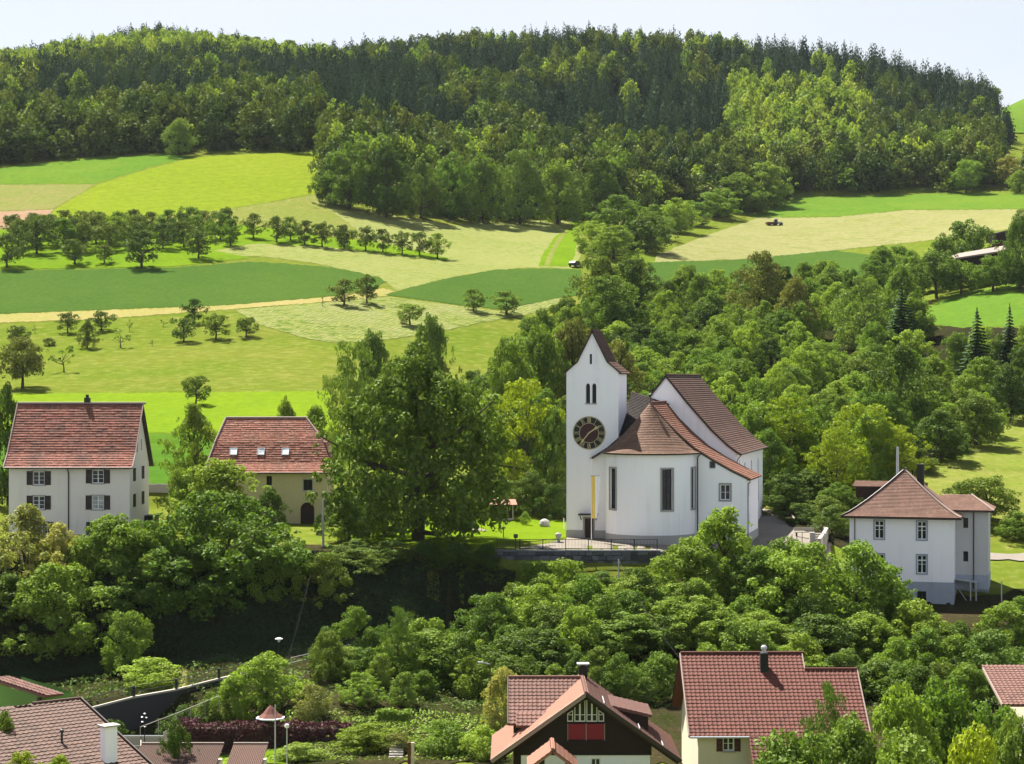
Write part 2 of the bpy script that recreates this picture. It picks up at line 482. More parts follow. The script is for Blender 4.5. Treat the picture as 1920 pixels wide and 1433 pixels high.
M_bright = mat_ground('bright_meadow', (0.118,0.174,0.010,1), (0.097,0.158,0.010,1), big=.02, mid=.1, fine=.8)
M_mid = mat_ground('mid_green_grass', (0.045,0.104,0.012,1), (0.058,0.116,0.012,1), big=.03, mid=.12, fine=.8)
M_wheat = mat_ground('green_wheat', (0.040,0.081,0.014,1), (0.048,0.088,0.015,1), (0.053,0.086,0.021,1), big=.03, mid=.15, fine=1.0, stripes=(R(8),.16,1.0), amt_c=.4)
M_upper = mat_ground('upper_green', (0.070,0.132,0.016,1), (0.089,0.142,0.017,1), big=.02, mid=.09, fine=.6)
M_lime = mat_ground('lime_meadow', (0.132,0.168,0.014,1), (0.118,0.161,0.012,1), (0.174,0.199,0.021,1), big=.012, mid=.05, fine=.5, stripes=(R(60),.05,3.0), amt_c=.3)
M_hay = mat_ground('mown_hay', (0.173,0.184,0.062,1), (0.193,0.197,0.075,1), (0.128,0.163,0.029,1), big=.03, mid=.16, fine=1.1, stripes=(R(70),.22,4.0), amt_c=.95, fleck=((0.080,0.124,0.016,1),.62,1.1))
M_hay2 = mat_ground('cut_swaths', (0.189,0.192,0.079,1), (0.178,0.189,0.058,1), (0.073,0.116,0.016,1), big=.05, mid=.2, fine=.9, stripes=(R(20),.30,6.0), amt_c=.9, fleck=((0.049,0.091,0.010,1),.85,1.0))
M_hay3 = mat_ground('pale_hay', (0.189,0.181,0.082,1), (0.171,0.174,0.070,1), (0.181,0.184,0.060,1), big=.02, mid=.1, fine=.7, stripes=(R(94),.16,3.0), amt_c=.8, fleck=((0.106,0.129,0.024,1),.5,.5))
M_tan = mat_ground('dry_grass', (0.141,0.150,0.038,1), (0.121,0.145,0.029,1), (0.205,0.165,0.079,1), big=.03, mid=.12, fine=.8)
M_path = mat_ground('field_track', (0.236,0.199,0.079,1), (0.199,0.189,0.058,1), big=.05, mid=.3, fine=1.5)
M_soil = mat_ground('bare_soil', (0.210,0.136,0.085,1), (0.231,0.158,0.101,1), big=.05, mid=.2, fine=1.2)
M_olive = mat_ground('young_crop', (0.124,0.147,0.035,1), (0.147,0.147,0.047,1), (0.158,0.126,0.058,1), big=.03, mid=.12, fine=.7)
M_orch = mat_ground('orchard_grass', (0.101,0.163,0.009,1), (0.081,0.142,0.009,1), big=.04, mid=.15, fine=.8)
M_slope = mat_ground('slope_meadow', (0.112,0.145,0.021,1), (0.136,0.148,0.033,1), (0.173,0.156,0.058,1), big=.05, mid=.2, fine=.9, amt_c=.5)
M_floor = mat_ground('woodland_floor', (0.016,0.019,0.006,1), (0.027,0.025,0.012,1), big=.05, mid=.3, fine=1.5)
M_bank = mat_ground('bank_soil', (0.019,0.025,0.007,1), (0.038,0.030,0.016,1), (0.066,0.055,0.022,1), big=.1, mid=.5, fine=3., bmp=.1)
M_lawn = mat_ground('lawn', (0.101,0.153,0.008,1), (0.081,0.132,0.007,1), big=.08, mid=.4, fine=2.5)
M_gravel = mat_ground('gravel', (0.221,0.195,0.163,1), (0.189,0.168,0.142,1), big=.2, mid=1., fine=8.)

sheet('meadow', [(-300,741),(0,739),(300,737),(620,734),(640,812),(300,812),(-300,815)], M_bright, 0.045)
sheet('lower_field', [(-300,816),(300,813),(640,813),(640,905),(300,908),(-300,905)], M_mid, 0.045)
sheet('wheat_field', [(-300,512),(0,508),(330,502),(470,491),(600,499),(690,514),(728,527),(700,541),(620,556),(430,572),(0,589),(-300,596)], M_wheat, 0.054)
sheet('field_path', [(-300,597),(0,590),(430,573),(620,557),(720,541),(745,549),(725,556),(620,566),(430,581),(200,598),(0,606),(-300,614)], M_path, 0.063)
sheet('mown_field', [(440,582),(620,567),(725,557),(850,573),(935,584),(1010,568),(1062,556),(1062,566),(990,590),(900,606),(830,622),(700,641),(620,643),(560,632),(480,606)], M_hay2, 0.072)
sheet('clover_field', [(722,553),(830,524),(930,507),(1000,504),(1090,506),(1090,552),(1000,569),(932,580),(850,571)], M_wheat, 0.081)
sheet('mown_slope', [(588,376),(640,386),(700,398),(760,408),(850,424),(960,416),(1090,410),(1090,478),(1072,505),(1000,502),(930,506),(850,520),(745,546),(712,520),(600,496),(500,482),(420,480),(400,468),(480,455),(620,462),(700,452),(640,410)], M_hay, 0.059)
sheet('grass_track', [(1072,500),(1086,440),(1092,414),(1070,418),(1040,446),(1016,480),(1010,500)], M_orch, 0.086, jit=1.5)
sheet('field_path', [(1030,498),(1042,470),(1060,440),(1075,420),(1066,420),(1048,444),(1032,470),(1020,498)], M_tan, 0.108, jit=1.)
sheet('orchard_ground', [(-300,510),(-300,436),(0,432),(400,418),(520,430),(620,446),(700,452),(840,484),(838,490),(700,474),(620,464),(480,457),(400,470),(470,484),(330,500),(0,506)], M_orch, 0.068)
sheet('upper_field', [(-300,345),(-300,330),(0,316),(150,299),(325,289),(362,294),(280,315),(180,345),(0,346)], M_upper, 0.045)
sheet('crop_strip', [(-300,352),(0,347),(180,346),(150,364),(100,392),(0,396),(-300,400)], M_olive, 0.050)
sheet('soil_strip', [(-300,402),(0,397),(102,393),(60,426),(0,429),(-300,436)], M_soil, 0.054)
sheet('lime_field', [(63,424),(104,393),(182,347),(282,317),(363,295),(480,289),(604,285),(604,352),(596,363),(490,382),(390,398),(240,410),(130,417)], M_lime, 0.059)
sheet('dry_verge', [(62,430),(130,418),(240,411),(390,399),(490,383),(596,364),(604,372),(640,410),(700,450),(620,445),(520,428),(400,416),(0,432)], M_tan, 0.045)
sheet('upper_field', [(1420,408),(1478,373),(1560,368),(1780,363),(1960,362),(2400,370),(2400,398),(1920,392),(1700,394),(1560,407)], M_upper, 0.054)
sheet('hay_field', [(1232,478),(1330,440),(1422,409),(1560,408),(1700,395),(1920,393),(2400,400),(2400,432),(1920,426),(1720,454),(1600,466),(1480,480),(1380,487),(1228,492)], M_hay3, 0.063)
sheet('clover_field', [(1215,493),(1380,488),(1480,478),(1560,470),(1640,480),(1692,494),(1640,512),(1560,531),(1480,548),(1215,556)], M_wheat, 0.072)
sheet('orchard_meadow', [(1740,575),(1790,552),(1920,530),(2300,530),(2300,610),(1920,612),(1800,615),(1730,605)], M_upper, 0.045)
sheet('lower_meadow', [(1720,950),(1730,870),(1800,862),(1850,815),(1888,778),(1960,766),(2400,770),(2400,985),(1900,985)], M_slope, 0.045)
sheet('far_meadow', [(1870,250),(1880,205),(1925,176),(2400,176),(2400,260)], M_upper, .5, ymin=900)
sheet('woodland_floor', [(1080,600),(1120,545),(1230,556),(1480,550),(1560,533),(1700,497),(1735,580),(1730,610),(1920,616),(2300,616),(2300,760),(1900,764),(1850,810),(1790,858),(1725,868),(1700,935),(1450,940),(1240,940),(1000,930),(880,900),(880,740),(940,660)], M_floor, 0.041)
def ground_plan(p): # (px, Y) given straight in plan
    x = (p[0]-HX)/FPX*p[1]; return Vector((x, p[1], gz(x,p[1])))
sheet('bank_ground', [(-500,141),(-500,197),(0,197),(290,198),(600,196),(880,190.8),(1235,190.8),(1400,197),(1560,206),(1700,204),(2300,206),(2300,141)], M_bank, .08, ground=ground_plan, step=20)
sheet('lawn', [(640,199),(880,194.5),(1062,206),(1062,228),(640,228)], M_lawn, .05, ground=ground_plan, step=20)
sheet('gravel_terrace', [(960,193.2),(1235,193.0),(1420,201),(1500,205),(1560,207),(1560,214),(1500,226),(1475,236),(1070,236),(1062,204),(1030,199)], M_gravel, .08, ground=ground_plan, step=20)
sheet('garden_path', [(840,219),(905,216),(915,213),(850,215)], M_gravel, .10, ground=ground_plan, step=20)
sheet('garden_grass', [(370,141),(540,141),(540,149),(370,149)], M_lawn, .12, ground=ground_plan, step=40)
sheet('lane', [(1850,215),(2300,216),(2300,220.5),(1850,219)], M_gravel, .14, ground=ground_plan, step=20)

sheet('woodland_floor', [(1452,237),(1480,222),(1590,211),(1725,223),(1740,250),(1452,250)], M_floor, .12, ground=ground_plan, step=20)  # dark floor laid here to hold the black shade under the trees
# ================================================================== vegetation
def quads_mesh(name, V, mat, mats=None):
    """V: (n,4,3) leaf quads"""
    n = len(V)
    me = bpy.data.meshes.new(name)
    me.vertices.add(n*4); me.vertices.foreach_set('co', V.reshape(-1).astype(np.float32))
    me.loops.add(n*4); me.loops.foreach_set('vertex_index', np.arange(n*4))
    me.polygons.add(n); me.polygons.foreach_set('loop_start', np.arange(0, n*4, 4))
    me.materials.append(mat); me.update(calc_edges=True)
    return me

def unit(a): return a / np.maximum(1e-9, np.linalg.norm(a, axis=-1, keepdims=True))

def leaf_quads(rng, p, n, size, asp=.62):
    k = len(p)
    r = unit(rng.normal(size=(k,3)))
    t = unit(np.cross(n, r)); b = np.cross(n, t)
    s = size * rng.uniform(.6, 1.35, (k,1))
    w = s * asp
    fold = n * s * rng.uniform(.05, .3, (k,1))
    return np.stack([p - t*s, p - b*w*.9 + fold, p + t*s, p + b*w + fold], 1)

def envelope(kind, t):
    """half width of the crown at height t (0 foot, 1 top)"""
    if kind == 'egg': m, p = .34, .60
    elif kind == 'oval': m, p = .40, .75
    elif kind == 'dome': m, p = .32, .50
    elif kind == 'wide': m, p = .52, .50
    else: m, p = .45, .50
    up = np.clip(1-((t-m)/(1-m))**2, 0, 1)**p
    lo = np.clip(1-((m-t)/m)**2*(.42 if kind in ('dome','egg') else .75), 0, 1)**.5
    return .5*np.where(t > m, up, lo)

def crown_quads(seed, nl=46, nleaf=4200, zb=.16, ls=.026, lr=.135, kind='round', flat=.92, inner=.30):
    rng = np.random.default_rng(seed)
    lrad = lr*rng.uniform(.45, 1.45, nl)
    t = rng.uniform(.02, .98, nl)
    R_ = np.maximum(.0, envelope(kind, t) - lrad*.72)
    a = np.arange(nl)*2.39996 + rng.uniform(-.5,.5,nl)
    ph = rng.uniform(0,6.28,4)
    am = .45 if kind == 'egg' else 1.0
    R_ = R_*(1 + am*.16*np.sin(2*a+ph[0]+3*t) + am*.12*np.sin(3*a+ph[1]-5*t) + am*.10*np.sin(9*t+ph[2]))
    f = np.where(rng.uniform(size=nl) < inner, rng.uniform(.15,.7,nl), rng.uniform(.78,1.12,nl))
    far = rng.uniform(size=nl) < (.05 if kind == 'egg' else .14)                       # stray sprays breaking the outline
    f = np.where(far, rng.uniform(1.12,1.38,nl), f); lrad = np.where(far, lrad*.55, lrad)
    zt = zb + (1-zb)*t*(1 - .10*(1+np.sin(2*a+ph[3]))*t)
    zt = zt/zt.max()*.97
    c = np.stack([R_*f*np.cos(a), R_*f*np.sin(a), np.minimum(zt, 1-lrad*.55)], 1)
    which = rng.choice(nl, nleaf, p=lrad**2/np.sum(lrad**2))
    dd = unit(rng.normal(size=(nleaf,3)))
    low = (dd[:,2] < -.35) & (rng.uniform(size=nleaf) < .6)
    dd[low,2] *= -.7; dd = unit(dd)
    rr = rng.uniform(.30, 1.0, (nleaf,1))**.42
    p = c[which] + dd*rr*lrad[which][:,None]*np.array([1,1,.5 if kind == 'layer' else flat])
    nrm = unit(dd*.75 + np.array([0,0,.22]) + rng.normal(size=(nleaf,3))*.55)
    p[:,2] = np.maximum(p[:,2], zb*.5+.004)
    return leaf_quads(rng, p, nrm, ls), c

def trunk_mb(seed, c, zb, r0=.032, limbs=9, top=.72):
    rnd = random.Random(seed)
    mb = MB()
    k = 5; last = Vector((0,0,-.06)); lr_ = r0*1.25
    mids = []
    for i in range(1, k+1):
        z = top*i/k
        pt = Vector((rnd.uniform(-1,1)*.015*i, rnd.uniform(-1,1)*.015*i, z)); rr = r0*(1-.85*i/k)
        mb.tube(last, pt, lr_, rr, 7, cap=(i in (1,k)))
        last, lr_ = pt, rr; mids.append((pt, rr))
    idx = list(range(len(c))); rnd.shuffle(idx)
    for i in idx[:limbs]:
        e = Vector(c[i]); z0 = max(zb*.8, min(top*.9, e.z*.62))
        s = Vector((0,0,z0)); m = s.lerp(e,.5) + Vector((0,0,-.03))
        mb.tube(s, m, r0*.42, r0*.26, 5, cap=False); mb.tube(m, e, r0*.26, r0*.08, 5)
    return mb

def spruce_quads(seed, tiers=24, br=13, zb=.06, droop=.05, fill=2, wide=.34):
    rng = np.random.default_rng(seed)
    Q = []
    for k in range(tiers):
        t = k/(tiers-1)
        z = zb + (1-zb)*t
        Rr = .5*(1-t)**.85*rng.uniform(.82,1.08) + .012
        n = max(4, int(br*(1-.55*t)))
        a0 = rng.uniform(0, 6.28)
        for i in range(n):
            a = a0 + 6.283*i/n + rng.uniform(-.25,.25)
            L = Rr*rng.uniform(.7,1.12)
            dirv = np.array([math.cos(a), math.sin(a), 0]); sd = np.array([-dirv[1], dirv[0], 0])
            dz = -droop*L*2*rng.uniform(.6,1.3)
            base = np.array([0,0,z+.015]); tip = dirv*L + np.array([0,0,z+dz])
            w = L*wide+.012
            for j in range(fill):
                f = (j+1)/fill
                mid = base + (tip-base)*(f*.62)
                up = np.array([0,0,.02+.01*j])
                Q.append([base+(tip-base)*(f-1/fill)*.9, mid - sd*w*(1.1-.4*f) + up*-.6, base+(tip-base)*f, mid + sd*w*(1.1-.4*f)+up*-.6])
    for i in range(3):
        a = 1.05*i; sd = np.array([math.cos(a), math.sin(a), 0])*.035
        Q.append([np.array([0,0,.90])-sd, np.array([0,0,.91]), np.array([0,0,1.03]), np.array([0,0,.90])+sd])
    return np.array(Q)

def cone_quads(seed, n=620, ls=.055, tiers=11):
    rng = np.random.default_rng(seed)
    t = 1-np.sqrt(rng.uniform(0,1,n))*.985
    t = t*.96+.02
    a = rng.uniform(0,6.283,n)
    Rr = .5*(1-t)**.72*(.80+.25*np.sin(t*tiers*6.283))*(1+.18*np.sin(2*a+seed)+.10*np.sin(5*a))
    r = Rr*rng.uniform(.70,1.05,n)+.006
    p = np.stack([r*np.cos(a), r*np.sin(a), t+.02-.05*Rr], 1)
    nr = unit(np.stack([np.cos(a), np.sin(a), np.full(n,.75)],1)+rng.normal(size=(n,3))*.40)
    return leaf_quads(rng, p, nr, (ls*(.45+.75*(1-t)))[:,None], .7)

L_green = mat_leaf('leaf_green', (0.103,0.155,0.020,1), (0.179,0.256,0.032,1), trans=0.31)
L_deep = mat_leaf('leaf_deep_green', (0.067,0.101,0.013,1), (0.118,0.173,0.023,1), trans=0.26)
L_bright = mat_leaf('leaf_bright_green', (0.131,0.200,0.026,1), (0.216,0.305,0.038,1), trans=0.34)
L_lime = mat_leaf('leaf_yellow_green', (0.193,0.239,0.013,1), (0.276,0.332,0.020,1), trans=0.27)
L_pale = mat_leaf('leaf_pale', (0.245,0.245,0.054,1), (0.352,0.332,0.098,1), trans=0.28)
L_red = mat_leaf('leaf_bronze', (0.140,0.157,0.028,1), (0.230,0.224,0.050,1), trans=0.22)
L_purple = mat_leaf('leaf_purple', (0.043,0.015,0.019,1), (0.090,0.030,0.030,1), trans=0.13)
L_orch = mat_leaf('leaf_orchard', (0.068,0.103,0.017,1), (0.142,0.180,0.032,1), trans=.20)
L_olive = mat_leaf('leaf_olive', (0.115,0.174,0.024,1), (0.179,0.247,0.043,1), trans=0.24)
L_spruce = mat_leaf('needle_green', (0.019,0.045,0.014,1), (0.039,0.072,0.019,1), trans=0.13, rand=.35, hue=.02)
L_fspruce = mat_leaf('needle_forest', (0.018,0.042,0.019,1), (0.041,0.072,0.028,1), trans=0.10, rand=.45, hue=.025)
L_fbroad = mat_leaf('leaf_forest', (0.056,0.082,0.012,1), (0.106,0.139,0.020,1), trans=0.22, rand=.40, hue=.045)
L_flight = mat_leaf('leaf_forest_light', (0.154,0.215,0.028,1), (0.254,0.310,0.043,1), trans=0.34, rand=.25, hue=.04)
L_linden = mat_leaf('leaf_linden', (0.052,0.088,0.010,1), (0.109,0.171,0.021,1), trans=0.21)
L_ivy_shade = mat_leaf('leaf_ivy_shaded', (0.009,0.019,0.005,1), (0.019,0.035,0.008,1), trans=.08)  # ivy green darkened so the leaves hold the shade of the bank
M_bark = mat_plain('bark', (.055,.042,.030,1), (.10,.085,.07,1), rough=.95, scale=3, fine=20)

# prototypes: unit trees one wide and one high; each is (crown quads, trunk builder)
PROTO = {}
def proto(species, seed, **kw):
    tk = {k: kw.pop(k) for k in ('r0','limbs','top') if k in kw}
    q, c = crown_quads(seed, **kw)
    PROTO.setdefault(species, []).append((q, trunk_mb(seed, c, kw.get('zb',.16), **tk)))
for s in range(4): proto('round', 10+s, nl=150, nleaf=13500, zb=.03, ls=.017, lr=.088, kind='dome')
for s in range(2): proto('tree', 15+s, nl=130, nleaf=10500, zb=.17, ls=.0185, lr=.088, kind='wide')
for s in range(3): proto('oval', 20+s, nl=140, nleaf=12500, zb=.03, ls=.0165, lr=.082, kind='oval')
proto('linden', 31, nl=520, nleaf=38000, zb=.035, ls=.0125, lr=.055, kind='egg', r0=.035, limbs=16)
for s in range(2): proto('broad', 35+s, nl=300, nleaf=21000, zb=.04, ls=.0135, lr=.058, kind='dome')
for s in range(3): proto('feather', 40+s, nl=150, nleaf=8500, zb=.04, ls=.015, lr=.085, kind='layer', r0=.018)
for s in range(4): proto('fruit', 50+s, nl=44, nleaf=2400, zb=.17, ls=.030, lr=.115, kind='wide', r0=.035, limbs=14, top=.6)
for s in range(3): proto('bush', 60+s, nl=80, nleaf=7500, zb=.0, ls=.021, lr=.11, kind='dome', r0=.02, limbs=4, top=.4)
for s in range(2): proto('sapling', 70+s, nl=12, nleaf=240, zb=.25, ls=.045, lr=.10, r0=.03, limbs=8, top=.8)
for s in range(2):
    q = spruce_quads(80+s, tiers=26, br=15, fill=3)
    mb = MB(); mb.tube((0,0,-.05), (0,0,.97), .022, .003, 7)
    PROTO.setdefault('spruce', []).append((q, mb))
_mc = {}
def tree_meshes(kind, i, leaf):
    k = (kind, i, leaf.name)
    if k not in _mc:
        q, mb = PROTO[kind][i]
        t = _mc.get((kind,i))
        if t is None: t = _mc[(kind,i)] = mb.mesh('trunk', M_bark)
        _mc[k] = (quads_mesh('crown', q, leaf), t)
    return _mc[k]

TN = {'round':'broadleaf_tree','tree':'broadleaf_tree','oval':'broadleaf_tree','linden':'linden_tree','broad':'broadleaf_tree','feather':'feathery_tree',
      'fruit':'fruit_tree','bush':'bush','sapling':'sapling','spruce':'spruce_tree'}
_tr = random.Random(99)
def tree_at(x, Y, z, w, h, kind, leaf, label, group=None, cat=None, name=None, rz=None):
    i = _tr.randrange(len(PROTO[kind]))
    crown, trunk = tree_meshes(kind, i, leaf)
    r = empty(name or TN[kind], (x, Y, z), _tr.uniform(0,6.28) if rz is None else rz, (w, w, h))
    tag(r, label, cat or ('bush' if kind == 'bush' else 'tree'), group)
    link('crown', crown, r); link('trunk', trunk, r)
    return r
def tree(px, top, wpx, Y, kind, leaf, label, group=None, base=None, **kw):
    """a tree standing at distance Y; its crown spans wpx and reaches up to the row top"""
    x = (px-HX)/FPX*Y
    z = gz(x, Y) if base is None else zc(Y, base)
    h = max(.8, zc(Y, top) - z)
    return tree_at(x, Y, z, wpx/FPX*Y*1.06, h*1.01, kind, leaf, label, group, **kw)
def tree_g(px, base, top, wpx, kind, leaf, label, group=None, ymin=222., **kw):
    """a tree whose foot is in sight at row base"""
    g = G(px, base, ymin)
    h = (base-top)/FPX*g.y
    return tree_at(g.x, g.y, g.z, wpx/FPX*g.y*1.06, h, kind, leaf, label, group, **kw)
# ------------------------------------------------------------------ forest on the hill
def joined_tree(name, q, trunk, leaf):
    """a far tree as one mesh: leaves and trunk"""
    me = quads_mesh(name, q, leaf)
    return me
FAR_C = []; FAR_B = []; FAR_L = []
for s in range(5):
    q = cone_quads(120+s)
    FAR_C.append(joined_tree('conifer', q, None, L_fspruce))
for s in range(4):
    q, c = crown_quads(140+s, nl=30, nleaf=680, zb=.02, ls=.050, lr=.155, kind='oval' if s % 2 else 'dome')
    FAR_B.append(joined_tree('broadleaf', q, None, L_fbroad))
    FAR_L.append(joined_tree('light_broadleaf', q, None, L_flight))

def vnoise(x, y, s, seed=0):
    x /= s; y /= s
    def h(i, j):
        n = (i*374761393 + j*668265263 + seed*974634) & 0x7fffffff
        n = ((n ^ (n >> 13))*1274126177) & 0x7fffffff
        return (n & 0xffff)/65535
    i, j = math.floor(x), math.floor(y); fx, fy = x-i, y-j
    fx = fx*fx*(3-2*fx); fy = fy*fy*(3-2*fy)
    return (h(i,j)*(1-fx)+h(i+1,j)*fx)*(1-fy) + (h(i,j+1)*(1-fx)+h(i+1,j+1)*fx)*fy

# lower edge of the forest: photo position of the foot of the wood
EDGE = [(-700,330),(-200,326),(0,312),(150,297),(330,286),(606,284),(608,345),(640,372),(700,386),(780,396),(860,408),(960,410),(1090,406),
        (1180,402),(1330,400),(1395,392),(1440,384),(1485,366),(1560,364),(1780,360),(1850,352),(1960,350),(2600,350)]
def edge_Y(px):
    for (a,ay),(b,by) in zip(EDGE, EDGE[1:]):
        if a <= px <= b:
            return G(px, ay+(by-ay)*(px-a)/max(1,b-a), 240).y
    return 1e9
edge_cache = [edge_Y(p) for p in range(-700, 2601, 10)]
rf = random.Random(41)
spots = []
Yv = 500.
while Yv < 1330:
    dY = 6.2 if Yv < 900 else 8.0
    x0, x1 = (-560-HX)/FPX*Yv, (2480-HX)/FPX*Yv
    x = x0
    while x < x1:
        X = x + rf.uniform(-2.6,2.6); Yj = Yv + rf.uniform(-2.8,2.8)
        x += (5.8 if Yv < 900 else 7.0)*rf.uniform(.7,1.3)
        px = HX + X/Yj*FPX
        k = int((px+700)//10)
        if not 0 <= k < len(edge_cache): continue
        eY = edge_cache[k]
        if Yj < eY: continue
        if px > 1868 and not (Yj < 800 and px > 1920): 
            if not (px < 1893 and Yj < 905 and Yj > 830): continue
        if px > 1893 and Yj > 760: continue
        spots.append((X, Yj, px, Yj-eY))
    Yv += dY
con, bro, lig = [], [], []
for X, Y, px, de in spots:
    z = gz(X, Y)
    nse = vnoise(X+500, Y, 38, 1); n2 = vnoise(X+900, Y*1.3, 17, 2)
    p_con = 0.0
    if px < 620:
        if Y > 985: p_con = .08 if Y < 1150 else (.8 if 40 < px < 420 else .45)
        elif de > 70: p_con = .80 + (nse-.5)*.9
        else: p_con = .12
        if px < 60 and Y < 985: p_con *= .45
    elif px < 1370:
        p_con = 0.0 if de < 38 else (.22+(nse-.5)*1.4 if de < 100 else 0.86+(nse-.5)*1.3)
    elif px < 1625:
        if Y > 905: p_con = .85+(nse-.5)*.6
        else: p_con = .04
    else:
        p_con = .85+(nse-.5)*.7 if Y > 835 else (.05 if de < 60 else .12)
    if px > 1868: p_con = .9
    if n2 < p_con:
        if rf.random() < .22: continue
        h = rf.uniform(10, 21)*(.85+.3*nse); w = h*rf.uniform(.38,.54)
        con.append((X, Y, z, w, h))
    else:
        h = rf.uniform(12, 18.5) if de > 9 else rf.uniform(8, 15); w = rf.uniform(8.5, 13.5)
        light = (px < 620 and Y > 985) or (1370 < px < 1625 and Y > 745)
        (lig if (light and rf.random() < .72) or rf.random() < .12 else bro).append((X, Y, z, w, h))

def scatter(name, meshes, pts, label, cat):
    """the rest of a wood: one object that scatters its trees over a cloud of feet"""
    c = bpy.data.collections.new(name + '_kinds')
    for i, me in enumerate(meshes):
        c.objects.link(bpy.data.objects.new('%s_kind' % name, me))
    me = bpy.data.meshes.new(name)
    n = len(pts); rs = np.random.default_rng(5)
    me.vertices.add(n); me.vertices.foreach_set('co', np.array([p[:3] for p in pts], np.float32).ravel())
    a = me.attributes.new('size', 'FLOAT_VECTOR', 'POINT')
    a.data.foreach_set('vector', np.array([(p[3],p[3],p[4]) for p in pts], np.float32).ravel())
    a = me.attributes.new('turn', 'FLOAT_VECTOR', 'POINT')
    t = np.zeros((n,3), np.float32); t[:,2] = rs.uniform(0,6.28,n); t[:,0] = rs.normal(0,.03,n); t[:,1] = rs.normal(0,.03,n)
    a.data.foreach_set('vector', t.ravel())
    a = me.attributes.new('pick', 'INT', 'POINT')
    a.data.foreach_set('value', rs.integers(0, len(meshes), n).astype(np.int32))
    me.update()
    o = link(name, me)
    g = bpy.data.node_groups.new(name, 'GeometryNodeTree')
    g.interface.new_socket('Geometry', in_out='INPUT', socket_type='NodeSocketGeometry')
    g.interface.new_socket('Geometry', in_out='OUTPUT', socket_type='NodeSocketGeometry')
    gi = g.nodes.new('NodeGroupInput'); go = g.nodes.new('NodeGroupOutput')
    ci = g.nodes.new('GeometryNodeCollectionInfo')
    ci.inputs['Collection'].default_value = c
    ci.inputs['Separate Children'].default_value = True
    ci.inputs['Reset Children'].default_value = True
    ip = g.nodes.new('GeometryNodeInstanceOnPoints')
    ip.inputs['Pick Instance'].default_value = True
    def attr(nm, ty):
        x = g.nodes.new('GeometryNodeInputNamedAttribute'); x.data_type = ty
        x.inputs['Name'].default_value = nm
        return x.outputs['Attribute']
    g.links.new(gi.outputs[0], ip.inputs['Points'])
    g.links.new(ci.outputs[0], ip.inputs['Instance'])
    g.links.new(attr('size','FLOAT_VECTOR'), ip.inputs['Scale'])
    g.links.new(attr('pick','INT'), ip.inputs['Instance Index'])
    g.links.new(attr('turn','FLOAT_VECTOR'), ip.inputs['Rotation'])
    g.links.new(ip.outputs[0], go.inputs[0])
    md = o.modifiers.new('scatter', 'NODES'); md.node_group = g
    return tag(o, label, cat, kind='stuff')

def wood(pts, meshes, name, label, group, cat, stuff, slabel):
    # those showing largest: the nearest with nothing taller close in front
    pts.sort(key=lambda p: p[1] - 1.4*p[4])
    near, rest = pts[:300], pts[300:]
    for p in near:
        o = link(name, meshes[rf.randrange(len(meshes))])
        o.location = p[:3]; o.scale = (p[3], p[3], p[4]); o.rotation_euler = (0,0,rf.uniform(0,6.28))
        tag(o, label, cat, group)
    if rest: scatter(stuff, meshes, rest, slabel, cat)
wood(con, FAR_C, 'forest_conifer', 'dark pointed conifer standing in the forest on the hill', 'conifers in the hill forest', 'tree', 'conifer_forest', 'dark conifer forest covering the upper hill')
wood(bro, FAR_B, 'forest_tree', 'rounded leafy green tree along the forest on the hill', 'leafy trees in the hill forest', 'tree', 'broadleaf_forest', 'leafy green forest between the conifers on the hill')
wood(lig, FAR_L, 'light_forest_tree', 'light green leafy tree in the hill forest', 'light green trees in the hill forest', 'tree', 'light_green_forest', 'light green broadleaf forest along the ridge')
# ================================================================== building helpers
M_white = mat_plain('white_render', (.93,.91,.95,1), (.86,.84,.89,1), rough=.9, scale=.35, fine=3, amt=.35, bmp=.008, streak=.38)
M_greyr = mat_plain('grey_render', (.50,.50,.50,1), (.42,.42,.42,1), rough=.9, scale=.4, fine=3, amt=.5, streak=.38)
M_plinth = mat_plain('grey_plinth', (.40,.38,.37,1), rough=.9, scale=.6, fine=5, amt=.5)
M_bluegrey = mat_plain('blue_grey_plinth', (.34,.38,.45,1), (.25,.28,.34,1), rough=.9, scale=.7, fine=4, amt=.7, streak=.38)
M_beige = mat_plain('beige_render', (.72,.67,.64,1), (.64,.60,.57,1), rough=.9, scale=.4, fine=3, amt=.5, streak=.38)
M_ochre = mat_plain('ochre_render', (.50,.43,.26,1), (.40,.34,.21,1), rough=.9, scale=.4, fine=3, amt=.6, streak=.38)
M_cream = mat_plain('cream_render', (.62,.55,.42,1), rough=.9, scale=.5, amt=.4, streak=.38)
M_greenw = mat_plain('green_render', (.12,.25,.05,1), rough=.9, scale=.6, amt=.4)
M_stone = mat_plain('grey_stone', (.33,.32,.31,1), rough=.9, scale=2, amt=.5)
M_dstone = mat_plain('dark_wall_stone', (.10,.105,.12,1), (.055,.058,.065,1), rough=.95, scale=1.5, fine=9, amt=.8, rand=.5, bmp=.03)
M_mortar = mat_plain('dark_mortar', (.05,.05,.052,1), rough=1, scale=2)
M_conc = mat_plain('pale_concrete', (0.372,0.342,0.298,1), rough=.9, scale=.8, amt=.5)
M_wood = mat_plain('dark_stained_wood', (.030,.019,.014,1), (.016,.011,.009,1), rough=.8, scale=1.5, fine=12, amt=.8)
M_shut = mat_plain('brown_shutter', (.030,.020,.018,1), rough=.7, scale=2, amt=.4)
M_redshut = mat_plain('red_brown_shutter', (.075,.018,.016,1), rough=.7, scale=2, amt=.4)
M_redpan = mat_plain('crimson_panel', (.24,.018,.030,1), rough=.6, scale=1, amt=.3)
M_frame = mat_plain('white_paint', (.78,.78,.78,1), rough=.5, scale=2, amt=.2, bmp=0)
M_dark = mat_plain('dark_metal', (.022,.021,.022,1), rough=.55, scale=3, amt=.4, bmp=0)
